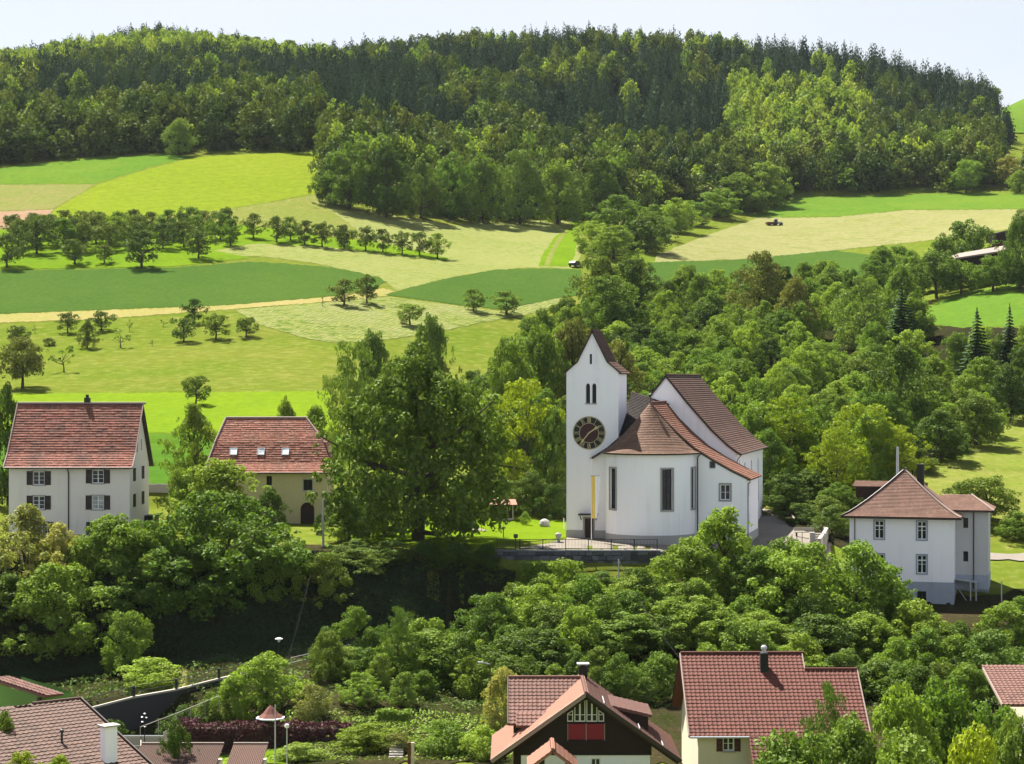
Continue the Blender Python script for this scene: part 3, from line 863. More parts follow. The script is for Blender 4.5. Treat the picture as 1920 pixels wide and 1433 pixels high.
M_brownm = mat_plain('brown_gutter', (.045,.030,.024,1), rough=.5, scale=3, amt=.4, bmp=0)
M_grey = mat_plain('galvanised_steel', (.45,.46,.48,1), rough=.45, scale=4, amt=.3, bmp=0, metal=.3)
M_gold = mat_plain('gilding', (.60,.52,.27,1), rough=.45, scale=4, amt=.3, bmp=0, metal=.2)
M_clockb = mat_plain('black_enamel', (.012,.012,.011,1), rough=.5, scale=4, amt=.4, bmp=0)
M_clockr = mat_plain('oxblood_enamel', (.050,.014,.014,1), rough=.5, scale=3, amt=.4, bmp=0)
M_yellow = mat_plain('yellow_cloth', (.90,.62,.15,1), (.82,.56,.12,1), rough=.9, scale=2, amt=.5, bmp=0)
M_cloth = mat_plain('white_cloth', (.93,.92,.90,1), rough=.9, scale=2, amt=.3, bmp=0)
M_door = mat_plain('dark_door_wood', (.040,.022,.018,1), rough=.7, scale=3, amt=.6)
M_glass = mat_glass('window_glass')
M_glassl = mat_glass('curtained_glass', (.20,.22,.22,1), .15)
M_sky = mat_glass('skylight_sky_reflection', (.52,.54,.55,1), .22, .6)  # sky reflection put into the pale pane colour
RT_old = mat_tiles('weathered_red_tiles', [(0.162,0.052,0.035,1),(0.247,0.080,0.052,1),(0.209,0.093,0.068,1),(0.314,0.141,0.098,1)], .18, .16, (0.071,0.047,0.035,1), .75)
RT_barn = mat_tiles('mottled_red_tiles', [(0.180,0.058,0.039,1),(0.267,0.093,0.060,1),(0.228,0.093,0.063,1),(0.362,0.188,0.127,1)], .18, .16, (0.114,0.070,0.047,1), .55)
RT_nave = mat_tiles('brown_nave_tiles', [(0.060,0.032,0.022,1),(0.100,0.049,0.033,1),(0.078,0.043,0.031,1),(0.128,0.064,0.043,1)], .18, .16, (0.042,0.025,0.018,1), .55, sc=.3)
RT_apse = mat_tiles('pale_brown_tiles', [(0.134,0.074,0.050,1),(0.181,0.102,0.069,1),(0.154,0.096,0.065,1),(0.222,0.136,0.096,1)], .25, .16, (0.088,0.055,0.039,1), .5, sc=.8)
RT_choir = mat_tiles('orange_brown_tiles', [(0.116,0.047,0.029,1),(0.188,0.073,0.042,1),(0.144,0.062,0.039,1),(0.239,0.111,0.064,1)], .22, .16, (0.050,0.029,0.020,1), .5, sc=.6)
RT_shade = mat_tiles('shaded_roof_tiles', [(0.017,0.013,0.011,1),(0.026,0.019,0.017,1),(0.037,0.026,0.022,1)], .22, .18, (0.015,0.011,0.010,1), .5)  # the tower's shade on these slopes is put into the tile colour
RT_hip = mat_tiles('pinkish_brown_tiles', [(0.165,0.091,0.067,1),(0.206,0.114,0.086,1),(0.186,0.108,0.079,1),(0.247,0.147,0.111,1)], .18, .16, (0.117,0.069,0.052,1), .6, sc=.7)
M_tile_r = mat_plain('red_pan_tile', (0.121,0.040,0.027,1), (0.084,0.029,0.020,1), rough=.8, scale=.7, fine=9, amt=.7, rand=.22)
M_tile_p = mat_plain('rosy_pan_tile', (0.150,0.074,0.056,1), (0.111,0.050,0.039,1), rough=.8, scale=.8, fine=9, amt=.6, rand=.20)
M_tile_o = mat_plain('sunlit_orange_tile', (0.287,0.134,0.086,1), (0.223,0.100,0.067,1), rough=.8, scale=.8, fine=9, amt=.6, rand=.18)  # brighter twin of the rosy tile, sunlight put into its colour
M_tile_b = mat_plain('brown_pan_tile', (0.101,0.056,0.040,1), (0.069,0.040,0.031,1), rough=.8, scale=.8, fine=9, amt=.7, rand=.22)
M_ridge = mat_plain('pale_ridge_tile', (0.312,0.246,0.208,1), rough=.9, scale=2, amt=.5)

def panel(mb, fr, outer, holes, depth=.20):
    """flat wall with true openings and reveals; outer and holes are (u,z) outlines"""
    vs = []; ed = []
    for poly in [outer] + holes:
        b = len(vs); n = len(poly)
        vs += [Vector(p) for p in poly]; ed += [(b+i, b+(i+1) % n) for i in range(n)]
    ov, oe, of = delaunay_2d_cdt(vs, ed, [], 0, 1e-5)[:3]
    pts = [fr(p.x, p.y) for p in ov]; fs = []
    for f in of:
        cx = sum(ov[i].x for i in f)/len(f); cz = sum(ov[i].y for i in f)/len(f)
        if in_poly(cx, cz, outer) and not any(in_poly(cx, cz, h) for h in holes): fs.append(f)
    mb.add(pts, fs)
    for h in holes:
        n = len(h)
        for i in range(n):
            (a,b), (c,d) = h[i], h[(i+1) % n]
            mb.poly([fr(a,b,0), fr(c,d,0), fr(c,d,-depth), fr(a,b,-depth)])

def rect(u, z, w, h): return [(u-w/2,z),(u+w/2,z),(u+w/2,z+h),(u-w/2,z+h)]
def arch(u, z, w, h, n=8, pointed=False):
    r = w/2; s = z+h-(r if not pointed else r*1.5)
    pts = [(u-r,z),(u+r,z)]
    for i in range(n+1):
        t = math.pi*i/n
        pts.append((u+r*math.cos(t), s+(r if not pointed else r*1.5)*math.sin(t)))
    return pts

def window(root, fr, u, z, w, h, nv=1, nh=2, fm=None, gm=None, sur=None, surw=.14, shut=None, sill=None, bar=.05, dep=.16, transom=None, fw=.07, closed=False, tag_label=None):
    fm = fm or M_frame; gm = gm or M_glass
    mb = MB()
    a, b, c, d = u-w/2, u+w/2, z, z+h
    mb.fbox(fr,a,b,c,c+fw,-dep,-dep+.06); mb.fbox(fr,a,b,d-fw,d,-dep,-dep+.06)
    mb.fbox(fr,a,a+fw,c+fw,d-fw,-dep,-dep+.06); mb.fbox(fr,b-fw,b,c+fw,d-fw,-dep,-dep+.06)
    cols = nv+1
    iw = (w-2*fw)
    for i in range(1, cols):
        uu = a+fw+iw*i/cols; mb.fbox(fr,uu-bar/2*1.5,uu+bar/2*1.5,c+fw,d-fw,-dep+.003,-dep+.055)
    for j in range(1, nh+1):
        zz = c+fw+(h-2*fw)*j/(nh+1); mb.fbox(fr,a+fw,b-fw,zz-bar*.3,zz+bar*.3,-dep+.008,-dep+.045)
    if transom: mb.fbox(fr,a+fw,b-fw,c+h*transom-.06,c+h*transom+.06,-dep+.001,-dep+.075)
    wo = mb.obj('window', fm, root)
    if tag_label: wo['label'] = tag_label
    for i in range(cols):
        pm = MB(); pm.fbox(fr,a+fw*.5+iw*i/cols+.02,a+fw*1.5+iw*(i+1)/cols-.02,c+.03,d-.03,-dep-.02,-dep+.002)
        pm.obj('pane', gm, wo)
    if sur:
        s = MB()
        s.fbox(fr,a-surw,a,c-surw,d+surw,-.02,.035); s.fbox(fr,b,b+surw,c-surw,d+surw,-.02,.035)
        s.fbox(fr,a,b,d,d+surw,-.02,.034); s.fbox(fr,a,b,c-surw,c,-.02,.06)
        s.obj('surround', sur, wo)
    elif sill:
        s = MB(); s.fbox(fr,a-.08,b+.08,c-.1,c,-.02,.09); s.obj('sill', sill, wo)
    if shut:
        sm, sw = shut
        for (p,q) in ((a-sw-.02,a-.02),(b+.02,b+sw+.02)) if not closed else ((a-.05,u-.01),(u+.01,b+.05)):
            s = MB()
            s.fbox(fr,p,p+.07,c-.04,d+.04,.012,.06); s.fbox(fr,q-.07,q,c-.04,d+.04,.012,.06)
            k = 12
            for i in range(k):
                z0 = c-.04+(h+.08)*i/k
                s.fbox(fr,p+.07,q-.07,z0+.012,z0+(h+.08)/k,.018,.046)
            s.obj('shutter', sm, wo)
    return wo

def resample(rows, step):
    """rows: top to bottom lists of points; add courses every step"""
    out = []
    for r0, r1 in zip(rows, rows[1:]):
        L = max((Vector(b)-Vector(a)).length for a, b in zip(r0, r1))
        n = max(1, round(L/step))
        for i in range(n): out.append([Vector(a).lerp(Vector(b), i/n) for a, b in zip(r0, r1)])
    out.append([Vector(p) for p in rows[-1]])
    return out

def tile_surface(name, root, mat, rows, step=.32, lift=.06, thick=.16, under=None, rag=0.0, seed=1):
    """a roof slope laid in overlapping courses; rows run left to right seen from outside, top to bottom"""
    rnd = random.Random(seed)
    rows = resample(rows, step)
    mb = MB()
    vacc = 0.0
    n = len(rows[0])
    for r0, r1 in zip(rows, rows[1:]):
        mid = n//2
        dv = sum((b-a).length for a, b in zip(r0, r1))/n
        s0 = s1 = 0.0
        ref = r1[0]
        prevA = prevB = None
        for i in range(n-1):
            a, b, c, d = r0[i], r0[i+1], r1[i+1], r1[i]
            nv = (d-a).cross(c-d)
            if nv.length < 1e-7: nv = (d-b).cross(c-d)
            if nv.length < 1e-7: continue
            nv.normalize()
            # cut the course into short runs so that its edge is not ruler straight
            L = (c-d).length
            k = max(1, int(L/.55)) if rag else 1
            for q in range(k):
                t0, t1 = q/k, (q+1)/k
                A, B = a.lerp(b,t0), a.lerp(b,t1); D, C = d.lerp(c,t0), d.lerp(c,t1)
                l = lift*(1+rnd.uniform(-rag,rag))
                Cu, Du = C+nv*l, D+nv*l
                e0 = (A-rows[0][0]).dot((c-d).normalized()) if L > 1e-6 else 0
                def U(p): return ((p-rows[-1][0]).dot((rows[-1][-1]-rows[-1][0]).normalized()) if n == 2 else s1+(p-d).length, 0)
                ua, ub, uc, ud = U(A)[0], U(B)[0], U(C)[0], U(D)[0]
                mb.poly([A, D+nv*l, C+nv*l, B], [(ua,vacc),(ud,vacc+dv),(uc,vacc+dv),(ub,vacc)])
                mb.poly([Du, D, C, Cu], [(ud,vacc+dv),(ud,vacc+dv+.02),(uc,vacc+dv+.02),(uc,vacc+dv)])
            s1 += L
        vacc += dv
    # body below the courses
    def nrm(i, j):
        a = rows[max(0,i-1)][j]; b = rows[min(len(rows)-1,i+1)][j]
        jj = min(n-1, j+1); j0 = max(0, j-1)
        i2 = i if (rows[i][jj]-rows[i][j0]).length > 1e-5 else min(len(rows)-1, i+1)
        v = (b-a).cross(rows[i2][jj]-rows[i2][j0])
        return v.normalized() if v.length > 1e-9 else Vector((0,0,1))
    low = [[rows[i][j]-nrm(i,j)*thick for j in range(n)] for i in range(len(rows))]
    bo = MB()
    m = len(rows)
    for i in range(m-1):
        for j in range(n-1): bo.poly([low[i][j], low[i][j+1], low[i+1][j+1], low[i+1][j]])
        bo.poly([rows[i][0]-nrm(i,0)*.004, low[i][0], low[i+1][0], rows[i+1][0]-nrm(i+1,0)*.004])
        bo.poly([rows[i][-1]-nrm(i,n-1)*.004, rows[i+1][-1]-nrm(i+1,n-1)*.004, low[i+1][-1], low[i][-1]])
    for j in range(n-1):
        bo.poly([rows[-1][j], low[-1][j], low[-1][j+1], rows[-1][j+1]])
        bo.poly([rows[0][j], rows[0][j+1], low[0][j+1], low[0][j]])
    r = mb.obj(name, mat, root)
    bo.obj('roof_edge', under or M_brownm, r)
    return r

def ridge_caps(root, p0, p1, r=.11, mat=None, step=.38, name='ridge_tile', join=True):
    p0, p1 = Vector(p0), Vector(p1)
    L = (p1-p0).length; k = max(1, int(L/step)); mb = MB()
    for i in range(k):
        a = p0.lerp(p1, i/k); b = p0.lerp(p1, (i+1)/k+.02)
        mb.tube(a, b, r, r*.86, 8)
    o = mb.obj(name, mat or M_ridge, root)
    o['kind'] = 'stuff'
    return o

# pan tile: a real tile about 30 cm wide with a roll at one side and a front lip
def pan_tile_mesh(w, h, mat, name='tile'):
    mb = MB(); t = .022
    prof = [(0,.012),(.05,.045),(.10,.040),(.15,.012),(.24,.006),(.31,.018)]
    prof = [(u/.31*w*1.02, z) for u, z in prof]
    top = [(u, h*1.08, z-.0) for u,z in prof]; bot = [(u, 0, z+.040) for u,z in prof]; lip = [(u, 0, z+.004) for u,z in prof]
    n = len(prof)
    mb.add(top+bot+lip, [(i, n+i, n+i+1, i+1) for i in range(n-1)] + [(n+i, 2*n+i, 2*n+i+1, n+i+1) for i in range(n-1)])
    return mb.mesh(name, mat)

TILE_COUNT = {}
def pan_roof(root, o, eu, ev, length, height, mat, w=.30, h=.35, clip=None, name='roof', key=lambda p: p.y, budget=300, under=None):
    """roof slope: o lower left corner, eu along the eave, ev up the slope; single tiles, then the rest joined"""
    o, eu, ev = Vector(o), Vector(eu).normalized(), Vector(ev).normalized()
    en = eu.cross(ev).normalized()
    M = Matrix((eu, ev, en)).transposed().to_4x4()
    deck = MB()
    c = clip or [(0,0),(length,0),(length,height),(0,height)]
    pts = [o+eu*a+ev*b for a,b in c]
    dn = en*.14
    k = len(pts)
    deck.add([p-en*.01 for p in pts]+[p-dn for p in pts], [tuple(range(k)), tuple(range(2*k-1,k-1,-1))]+[(i,k+i,k+(i+1)%k,(i+1)%k) for i in range(k)])
    roof = deck.obj(name, under or mat, root)
    cells = []
    nr = int(height/h)+1; nc = int(length/w)+1
    for j in range(nr):
        for i in range(nc):
            a, b = i*w, j*h
            if in_poly(a+w*.5, b+h*.5, c): cells.append((a,b))
    me = pan_tile_mesh(w, h, mat)
    W = root.matrix_world if False else Matrix.Translation(root.location) @ root.rotation_euler.to_matrix().to_4x4()
    def score(ab): return key(W @ (o+eu*ab[0]+ev*ab[1]))
    cells.sort(key=score)
    used = TILE_COUNT.get(root.name, 0)
    left = max(0, min(budget, 300-used))
    TILE_COUNT[root.name] = used + min(left, len(cells))
    rnd = random.Random(5)
    for a, b in cells[:left]:
        t = link('tile', me, roof)
        t.matrix_local = Matrix.Translation(o+eu*a+ev*b+en*rnd.uniform(0,.008)) @ M @ Matrix.Rotation(rnd.uniform(-.012,.012), 4, 'Z')
    rest = cells[left:]
    if rest:
        mb = MB()
        base = [v.co.copy() for v in me.vertices]; fs = [tuple(p.vertices) for p in me.polygons]
        for a, b in rest:
            T = Matrix.Translation(o+eu*a+ev*b+en*rnd.uniform(0,.008)) @ M
            mb.add([T @ v for v in base], fs)
        tag(mb.obj('tile_field', mat, roof), kind='stuff')
    return roof

def gutter_pipe(root, pts, r=.055, mat=None, name='downpipe'):
    mb = MB()
    for a, b in zip(pts, pts[1:]): mb.tube(a, b, r, r, 8)
    return mb.obj(name, mat or M_brownm, root)
# ================================================================== church
TH = R(14)
CX, CY = 14.22, 203.0                              # centre of the apse
ca, sa = math.cos(TH), math.sin(TH)
def CL(x, y):                                       # world -> church plan
    dx, dy = x-CX, y-CY
    return (dx*ca - dy*sa, dx*sa + dy*ca)
GZ = -16.2
church = thing('church', 'white village church with clock tower, round apse and brown tiled roofs', 'church', (CX, CY, GZ), -TH)
def cz(z): return z - GZ                            # world height -> church local
# ---- tower
W_T, D_T = 5.5, 4.6
tu, tv = CL(5.66, 206.0)
tu0, tv0 = tu, tv
zE, zA = cz(1.0), cz(5.25)                          # eaves and apex
zb = -.5
fF = FR((tu0, tv0, 0), (1,0,0), (0,-1,0))
fR = FR((tu0+W_T, tv0, 0), (0,1,0), (1,0,0))
fL = FR((tu0, tv0+D_T, 0), (0,-1,0), (-1,0,0))
fB = FR((tu0+W_T, tv0+D_T, 0), (-1,0,0), (0,1,0))
gab = [(0,zb),(W_T,zb),(W_T,zE),(W_T*.80,zE+.98),(W_T/2,zA),(W_T*.20,zE+.98),(0,zE)]
hz = lambda py, Y=205.5: cz(zc(Y, py))
holes = [rect(W_T*.47, hz(683), .26, 1.05), arch(W_T*.415, hz(756), .46, 2.05, 8, True), arch(W_T*.535, hz(756), .46, 2.05, 8, True), rect(W_T*.435, 0.0, .95, 2.05)]
mb = MB(); panel(mb, fF, gab, holes, .35)
panel(mb, fB, gab, [], .3)
panel(mb, fR, [(0,zb),(D_T,zb),(D_T,zE),(0,zE)], []); panel(mb, fL, [(0,zb),(D_T,zb),(D_T,zE),(0,zE)], [])
tower = mb.obj('tower', M_white, church)
mb = MB(); mb.fbox(fF,-.03,W_T*.435-.56,zb,.82,0,.035); mb.fbox(fF,W_T*.435+.56,W_T+.03,zb,.82,0,.035); mb.fbox(fL,0,D_T,zb,.82,0,.035)
mb.obj('plinth', M_plinth, tower)
for k, h in enumerate(holes[:3]):
    n = MB(); n.prism(fF, [(u,z) for u,z in h], -.42, -.33)
    wo = n.obj('belfry_opening', M_clockb, tower)
    if k: 
        n = MB(); u = sum(p[0] for p in h[:2])/2; n.fbox(fF,u-.29,u+.29,h[0][1]-.13,h[0][1]-.002,-.02,.07); n.obj('sill', M_stone, wo)
n = MB(); n.fbox(fF, W_T*.435-.46, W_T*.435+.46, 0, 2.03, -.36, -.28)
for i in range(5): n.fbox(fF, W_T*.435-.44+i*.18, W_T*.435-.29+i*.18, .05, 1.98, -.279, -.262)
n.obj('tower_door', M_door, tower)
n = MB(); n.fbox(fF, W_T*.435-.62, W_T*.435-.476, 0, 2.2, -.02, .06); n.fbox(fF, W_T*.435+.476, W_T*.435+.62, 0, 2.2, -.02, .06); n.fbox(fF, W_T*.435-.476, W_T*.435+.476, 2.052, 2.2, -.02, .06)
n.obj('door_surround', M_stone, tower)
n = MB(); n.fbox(fF, W_T*.435-.95, W_T*.435+.95, 2.42, 2.56, .0, 1.0); n.beam(fF(W_T*.435-.8,1.9,.04), fF(W_T*.435-.8,2.4,.8), .07, .07); n.beam(fF(W_T*.435+.8,1.9,.04), fF(W_T*.435+.8,2.4,.8), .07, .07)
n.obj('door_canopy', M_dark, tower)
# tower roof with flared eaves
o_ = .16
for s in (1, -1):
    xs = [W_T/2, W_T/2+s*W_T*.30, W_T/2+s*(W_T/2+.12), W_T/2+s*(W_T/2+.34)]
    zs = [zA+.12, zE+1.10, zE+.10, zE-.10]
    rows = []
    for x, z in zip(xs, zs):
        a, b = Vector((tu0+x, tv0-o_, z)), Vector((tu0+x, tv0+D_T+o_, z))
        rows.append([a, b] if s > 0 else [b, a])
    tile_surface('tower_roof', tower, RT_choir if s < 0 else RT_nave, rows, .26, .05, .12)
ridge_caps(tower, (tu0+W_T/2, tv0-o_, zA+.13), (tu0+W_T/2, tv0+D_T+o_, zA+.13), .10, RT_nave)
# clock
ccu, ccz, cr = W_T*.44, hz(812), 1.72
def clockpt(r, a): return (ccu + r*math.sin(a), ccz + r*math.cos(a))
def ring(mb, r0, r1, d0, d1, n=48):
    for i in range(n):
        a, b = 2*math.pi*i/n, 2*math.pi*(i+1)/n
        q = [clockpt(r0,a), clockpt(r1,a), clockpt(r1,b), clockpt(r0,b)]
        mb.poly([fF(*p,d1) for p in q]); mb.poly([fF(*q[1],d0), fF(*q[2],d0), fF(*q[2],d1), fF(*q[1],d1)])
        if r0 > 0: mb.poly([fF(*q[0],d0), fF(*q[3],d0), fF(*q[3],d1), fF(*q[0],d1)])
n = MB(); ring(n, 0, cr, .0, .06); clock = n.obj('clock', M_clockb, church)
n = MB(); ring(n, 0, cr*.585, .061, .075); n.obj('clock_centre', M_clockr, clock)
n = MB(); ring(n, cr*.58, cr*.605, .06, .085); ring(n, cr*.955, cr*.985, .06, .085); n.obj('clock_ring', M_gold, clock)
NUM = ['XII','I','II','III','IIII','V','VI','VII','VIII','IX','X','XI']
for k, t in enumerate(NUM):
    a = 2*math.pi*k/12
    ru = Vector((math.sin(a), math.cos(a))); tn = Vector((math.cos(a), -math.sin(a)))
    r0, r1 = cr*.625, cr*.94
    wd = {'I':.11,'V':.24,'X':.24}; tot = sum(wd[c] for c in t)
    scl = min(1.0, .40/tot)
    x = -tot*scl/2
    n = MB()
    def st(xa, ya, xb, yb, w=.055):
        A = Vector((ccu,ccz)) + tn*xa + ru*(r0+(r1-r0)*ya); B = Vector((ccu,ccz)) + tn*xb + ru*(r0+(r1-r0)*yb)
        n.beam(fF(A.x,A.y,.075), fF(B.x,B.y,.075), w, .03)
    for c in t:
        w = wd[c]*scl
        if c == 'I': st(x+w/2,0,x+w/2,1,.05)
        elif c == 'V': st(x+.03,1,x+w/2,0); st(x+w-.03,1,x+w/2,0,.04)
        else: st(x+.03,1,x+w-.03,0); st(x+.03,0,x+w-.03,1,.04)
        x += w
    n.obj('numeral', M_gold, clock)
for a, L, w, tail in ((R(55), .78, .12, .12), (R(220), .92, .10, .10)):
    n = MB(); A = clockpt(-tail*cr, a); B = clockpt(L*cr*.8, a); T = clockpt(L*cr, a)
    n.beam(fF(*A,.11), fF(*B,.11), .03, w); n.beam(fF(*B,.111), fF(*T,.111), .03, w*.5)
    m = clockpt(L*cr*.66, a); n.beam(fF(*clockpt(L*cr*.58,a),.112), fF(*clockpt(L*cr*.78,a),.112), .035, w*2.0)
    n.obj('clock_hand', M_gold, clock)
# ---- apse: wall cut open for three tall windows
r_ = 4.62; AZ0, AZ1 = -.45, cz(-7.25)
wins = [(-math.radians(46), 1.02), (math.radians(31), 1.10), (math.radians(79), 1.0)]   # angle from the front, width
wz0, wz1 = cz(zc(199, 956)), cz(zc(199, 880))
def cyl(s, z, d=0.0):
    a = s/r_; return Vector(((r_+d)*math.sin(a), -(r_+d)*math.cos(a), z))
cuts = set(np.linspace(-r_*math.pi/2, r_*math.pi/2, 57).tolist())
hs = []
for a, w in wins: hs.append((a*r_-w/2, a*r_+w/2)); cuts |= {a*r_-w/2, a*r_+w/2}
cuts = sorted(cuts); zz = [AZ0, wz0, wz1, AZ1]
mb = MB()
for a, b in zip(cuts, cuts[1:]):
    for c, d in zip(zz, zz[1:]):
        m = (a+b)/2
        if c == wz0 and any(h0 < m < h1 for h0,h1 in hs): continue
        mb.poly([cyl(a,c), cyl(b,c), cyl(b,d), cyl(a,d)])
for h0, h1 in hs:
    mb.poly([cyl(h0,wz0), cyl(h0,wz1), cyl(h0,wz1,-.3), cyl(h0,wz0,-.3)]); mb.poly([cyl(h1,wz1), cyl(h1,wz0), cyl(h1,wz0,-.3), cyl(h1,wz1,-.3)])
    mb.poly([cyl(h0,wz1), cyl(h1,wz1), cyl(h1,wz1,-.3), cyl(h0,wz1,-.3)]); mb.poly([cyl(h1,wz0), cyl(h0,wz0), cyl(h0,wz0,-.3), cyl(h1,wz0,-.3)])
# choir side walls back to the nave
VN = 9.4
mb.poly([(-r_,VN,AZ0),(-r_,0,AZ0),(-r_,0,AZ1),(-r_,VN,AZ1)]); mb.poly([(r_,0,AZ0),(r_,VN,AZ0),(r_,VN,AZ1),(r_,0,AZ1)])
apse = mb.obj('apse', M_white, church)
n = MB()
ss = np.linspace(-r_*math.pi/2, r_*math.pi/2, 49)
for a, b in zip(ss, ss[1:]):
    n.poly([cyl(a,AZ0,.05), cyl(b,AZ0,.05), cyl(b,.78,.05), cyl(a,.78,.05)]); n.poly([cyl(a,.78,.05), cyl(b,.78,.05), cyl(b,.80,0), cyl(a,.80,0)])
n.obj('plinth', M_plinth, apse)
for a, w in wins:
    f = (lambda a: (lambda u, z, d=0.0: Vector(((r_+d)*math.sin(a)+u*math.cos(a), -(r_+d)*math.cos(a)+u*math.sin(a), z))))(a)
    wo = window(apse, f, 0, wz0, w, wz1-wz0, 1, 7, fm=M_dark, bar=.035, dep=.24, fw=.05)
    n = MB(); s = .17
    n.fbox(f,-w/2-s,-w/2,wz0-s,wz1+s,-.06,.05); n.fbox(f,w/2,w/2+s,wz0-s,wz1+s,-.06,.05); n.fbox(f,-w/2,w/2,wz1,wz1+s,-.06,.049); n.fbox(f,-w/2,w/2,wz0-s,wz0,-.06,.10)
    n.obj('surround', M_stone, wo)
# cone roof
zApex = cz(-2.15); re = r_+.48
prof = [(0.04,zApex),(1.35,zApex-1.62),(2.7,zApex-3.15),(3.9,zApex-4.3),(4.6,zApex-4.85),(re,zApex-5.05)]
rows = []
for rr, z in prof:
    rows.append([Vector((rr*math.sin(a), -rr*math.cos(a), z)) for a in np.linspace(-math.pi/2-.02, math.pi/2+.02, 40)])
tile_surface('apse_roof', apse, RT_apse, rows, .24, .045, .14)
n = MB(); n.tube((0,0,zApex-.1),(0,0,zApex+.75),.05,.04,8); n.lathe([(.02,0),(.2,.06),(.24,.16),(.1,.28),(.02,.3)], 10, (0,0,zApex+.72)); n.obj('finial', M_dark, apse)
# choir roof, right slope running down over the annex, and left slope behind the tower
wA = 9.86
cp = [(0,zApex),(1.5,zApex-1.78),(3.0,zApex-3.25),(4.6,zApex-4.62),(6.4,zApex-5.75),(8.4,zApex-6.85),(10.25,zApex-7.72)]
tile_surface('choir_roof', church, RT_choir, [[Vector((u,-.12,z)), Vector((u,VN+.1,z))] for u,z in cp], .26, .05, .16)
tile_surface('choir_roof', church, RT_shade, [[Vector((-u,VN+.1,z)), Vector((-u,.3,z))] for u,z in cp[:5]], .26, .05, .16)
ridge_caps(church, (0,0,zApex+.06), (0,VN,zApex+.06), .10, RT_choir)
n = MB(); 
for (u0,z0),(u1,z1) in zip(cp, cp[1:]): n.beam((u0,-.14,z0+.05),(u1,-.14,z1+.05),.10,.13)
n.obj('verge', RT_apse, church)
# dark lean-to roof between tower and nave
tile_surface('link_roof', church, RT_shade, [[Vector((tu0+W_T-.1,VN-.2,cz(-1.0))), Vector((.4,VN-.2,zApex-.2))], [Vector((tu0+W_T-.4,1.4,cz(-5.6))), Vector((-2.4,1.0,zApex-3.0))]], .3, .05, .2)
# ---- annex
fA = FR((r_-.3, -.02, 0), (1,0,0), (0,-1,0)); uA = wA-r_+.3
def cpz(u): 
    return float(np.interp(u, [p[0] for p in cp], [p[1] for p in cp]))-.17
aw = [dict(u=(cz(0)*0+2.05), z=cz(zc(203,876)), w=.5, h=.62, nv=0, nh=0), dict(u=3.35, z=cz(zc(202.5,936)), w=1.0, h=1.55, nv=1, nh=1)]
out = [(0,zb),(uA,zb)] + [(u-r_+.3, cpz(u)) for u in (wA,8.4,6.4,r_-.3+.001)]
mb = MB(); panel(mb, fA, out, [rect(w['u'],w['z'],w['w'],w['h']) for w in aw], .22)
fAR = FR((wA,-.02,0), (0,1,0), (1,0,0))
aw2 = [rect(1.9, cz(zc(202,930)), .42, 1.35), rect(2.1, cz(zc(202,988)), .36, 1.35)]
panel(mb, fAR, [(0,zb),(VN,zb),(VN,cpz(wA)),(0,cpz(wA))], aw2, .25)
annex = mb.obj('annex', M_white, church)
window(annex, fA, sur=M_stone, surw=.06, fm=M_dark, **aw[0]); window(annex, fA, sur=M_stone, surw=.17, **aw[1])
for h in aw2:
    n = MB(); n.prism(fAR, h, -.3, -.2); n.obj('slit_window', M_glass, annex)
n = MB(); n.fbox(fA,0,uA+.04,zb,.75,0,.04); n.fbox(fAR,0,VN,zb,.75,0,.04); n.obj('plinth', M_plinth, annex)
n = MB(); n.fbox(fA,2.1,3.6,cz(zc(202.5,962)),cz(zc(202.5,960))+.08,0,.7); n.obj('door_canopy', M_dark, annex)
n = MB(); n.fbox(fA,2.4,3.3,0,2.1,.001,.05); n.obj('side_door', M_door, annex)
gutter_pipe(church, [(r_+.62,-.62,zApex-5.15),(r_+.25,-.2,zApex-5.5),(r_+.25,-.16,0)], .06)
gutter_pipe(church, [(10.2,.2,cpz(10.2)-.1),(wA+.1,.25,cpz(wA)-.5),(wA+.1,.25,0)], .05)
# ---- nave
nw, NL = 7.5, 24.0
zNA, zNE = cz(.74), cz(-7.75)
npf = [(0,zNA),(2.4,zNA-2.95),(4.9,zNA-5.75),(6.6,zNA-7.35),(7.6,zNA-8.1),(8.05,zNA-8.38)]
fN = FR((-nw,VN,0),(1,0,0),(0,-1,0))
def npz(u): return float(np.interp(abs(u), [p[0] for p in npf], [p[1] for p in npf]))-.17
gout = [(0,zb),(2*nw,zb)] + [(nw+u, npz(u)) for u in (7.5,6.6,4.9,2.4,0,-2.4,-4.9,-6.6,-7.5)]
mb = MB(); panel(mb, fN, gout, [])
fNR = FR((nw,VN,0),(0,1,0),(1,0,0)); fNL = FR((-nw,VN+NL,0),(0,-1,0),(-1,0,0)); fNB = FR((nw,VN+NL,0),(-1,0,0),(0,1,0))
nh_ = [rect(v, cz(zc(220,950)), 1.0, 5.0) for v in (7.5, 13.5, 19.5)] + [rect(3.0, cz(zc(215,888)), .6, 1.5)]
panel(mb, fNR, [(0,zb),(NL,zb),(NL,npz(7.5)),(0,npz(7.5))], nh_, .3)
panel(mb, fNL, [(0,zb),(NL,zb),(NL,npz(7.5)),(0,npz(7.5))], []); panel(mb, fNB, gout, [])
nave = mb.obj('nave', M_white, church)
for h in nh_:
    window(nave, fNR, (h[0][0]+h[1][0])/2, h[0][1], h[1][0]-h[0][0], h[2][1]-h[1][1], 1, 5, fm=M_dark, dep=.25, bar=.035)
for s in (1,-1):
    rows = []
    for u, z in npf:
        a, b = Vector((s*u, VN-.18, z)), Vector((s*u, VN+NL+.25, z))
        rows.append([a,b] if s > 0 else [b,a])
    tile_surface('nave_roof', nave, RT_nave, rows, .30, .055, .17)
ridge_caps(nave, (0,VN-.18,zNA+.05), (0,VN+NL+.25,zNA+.05), .12, RT_nave)
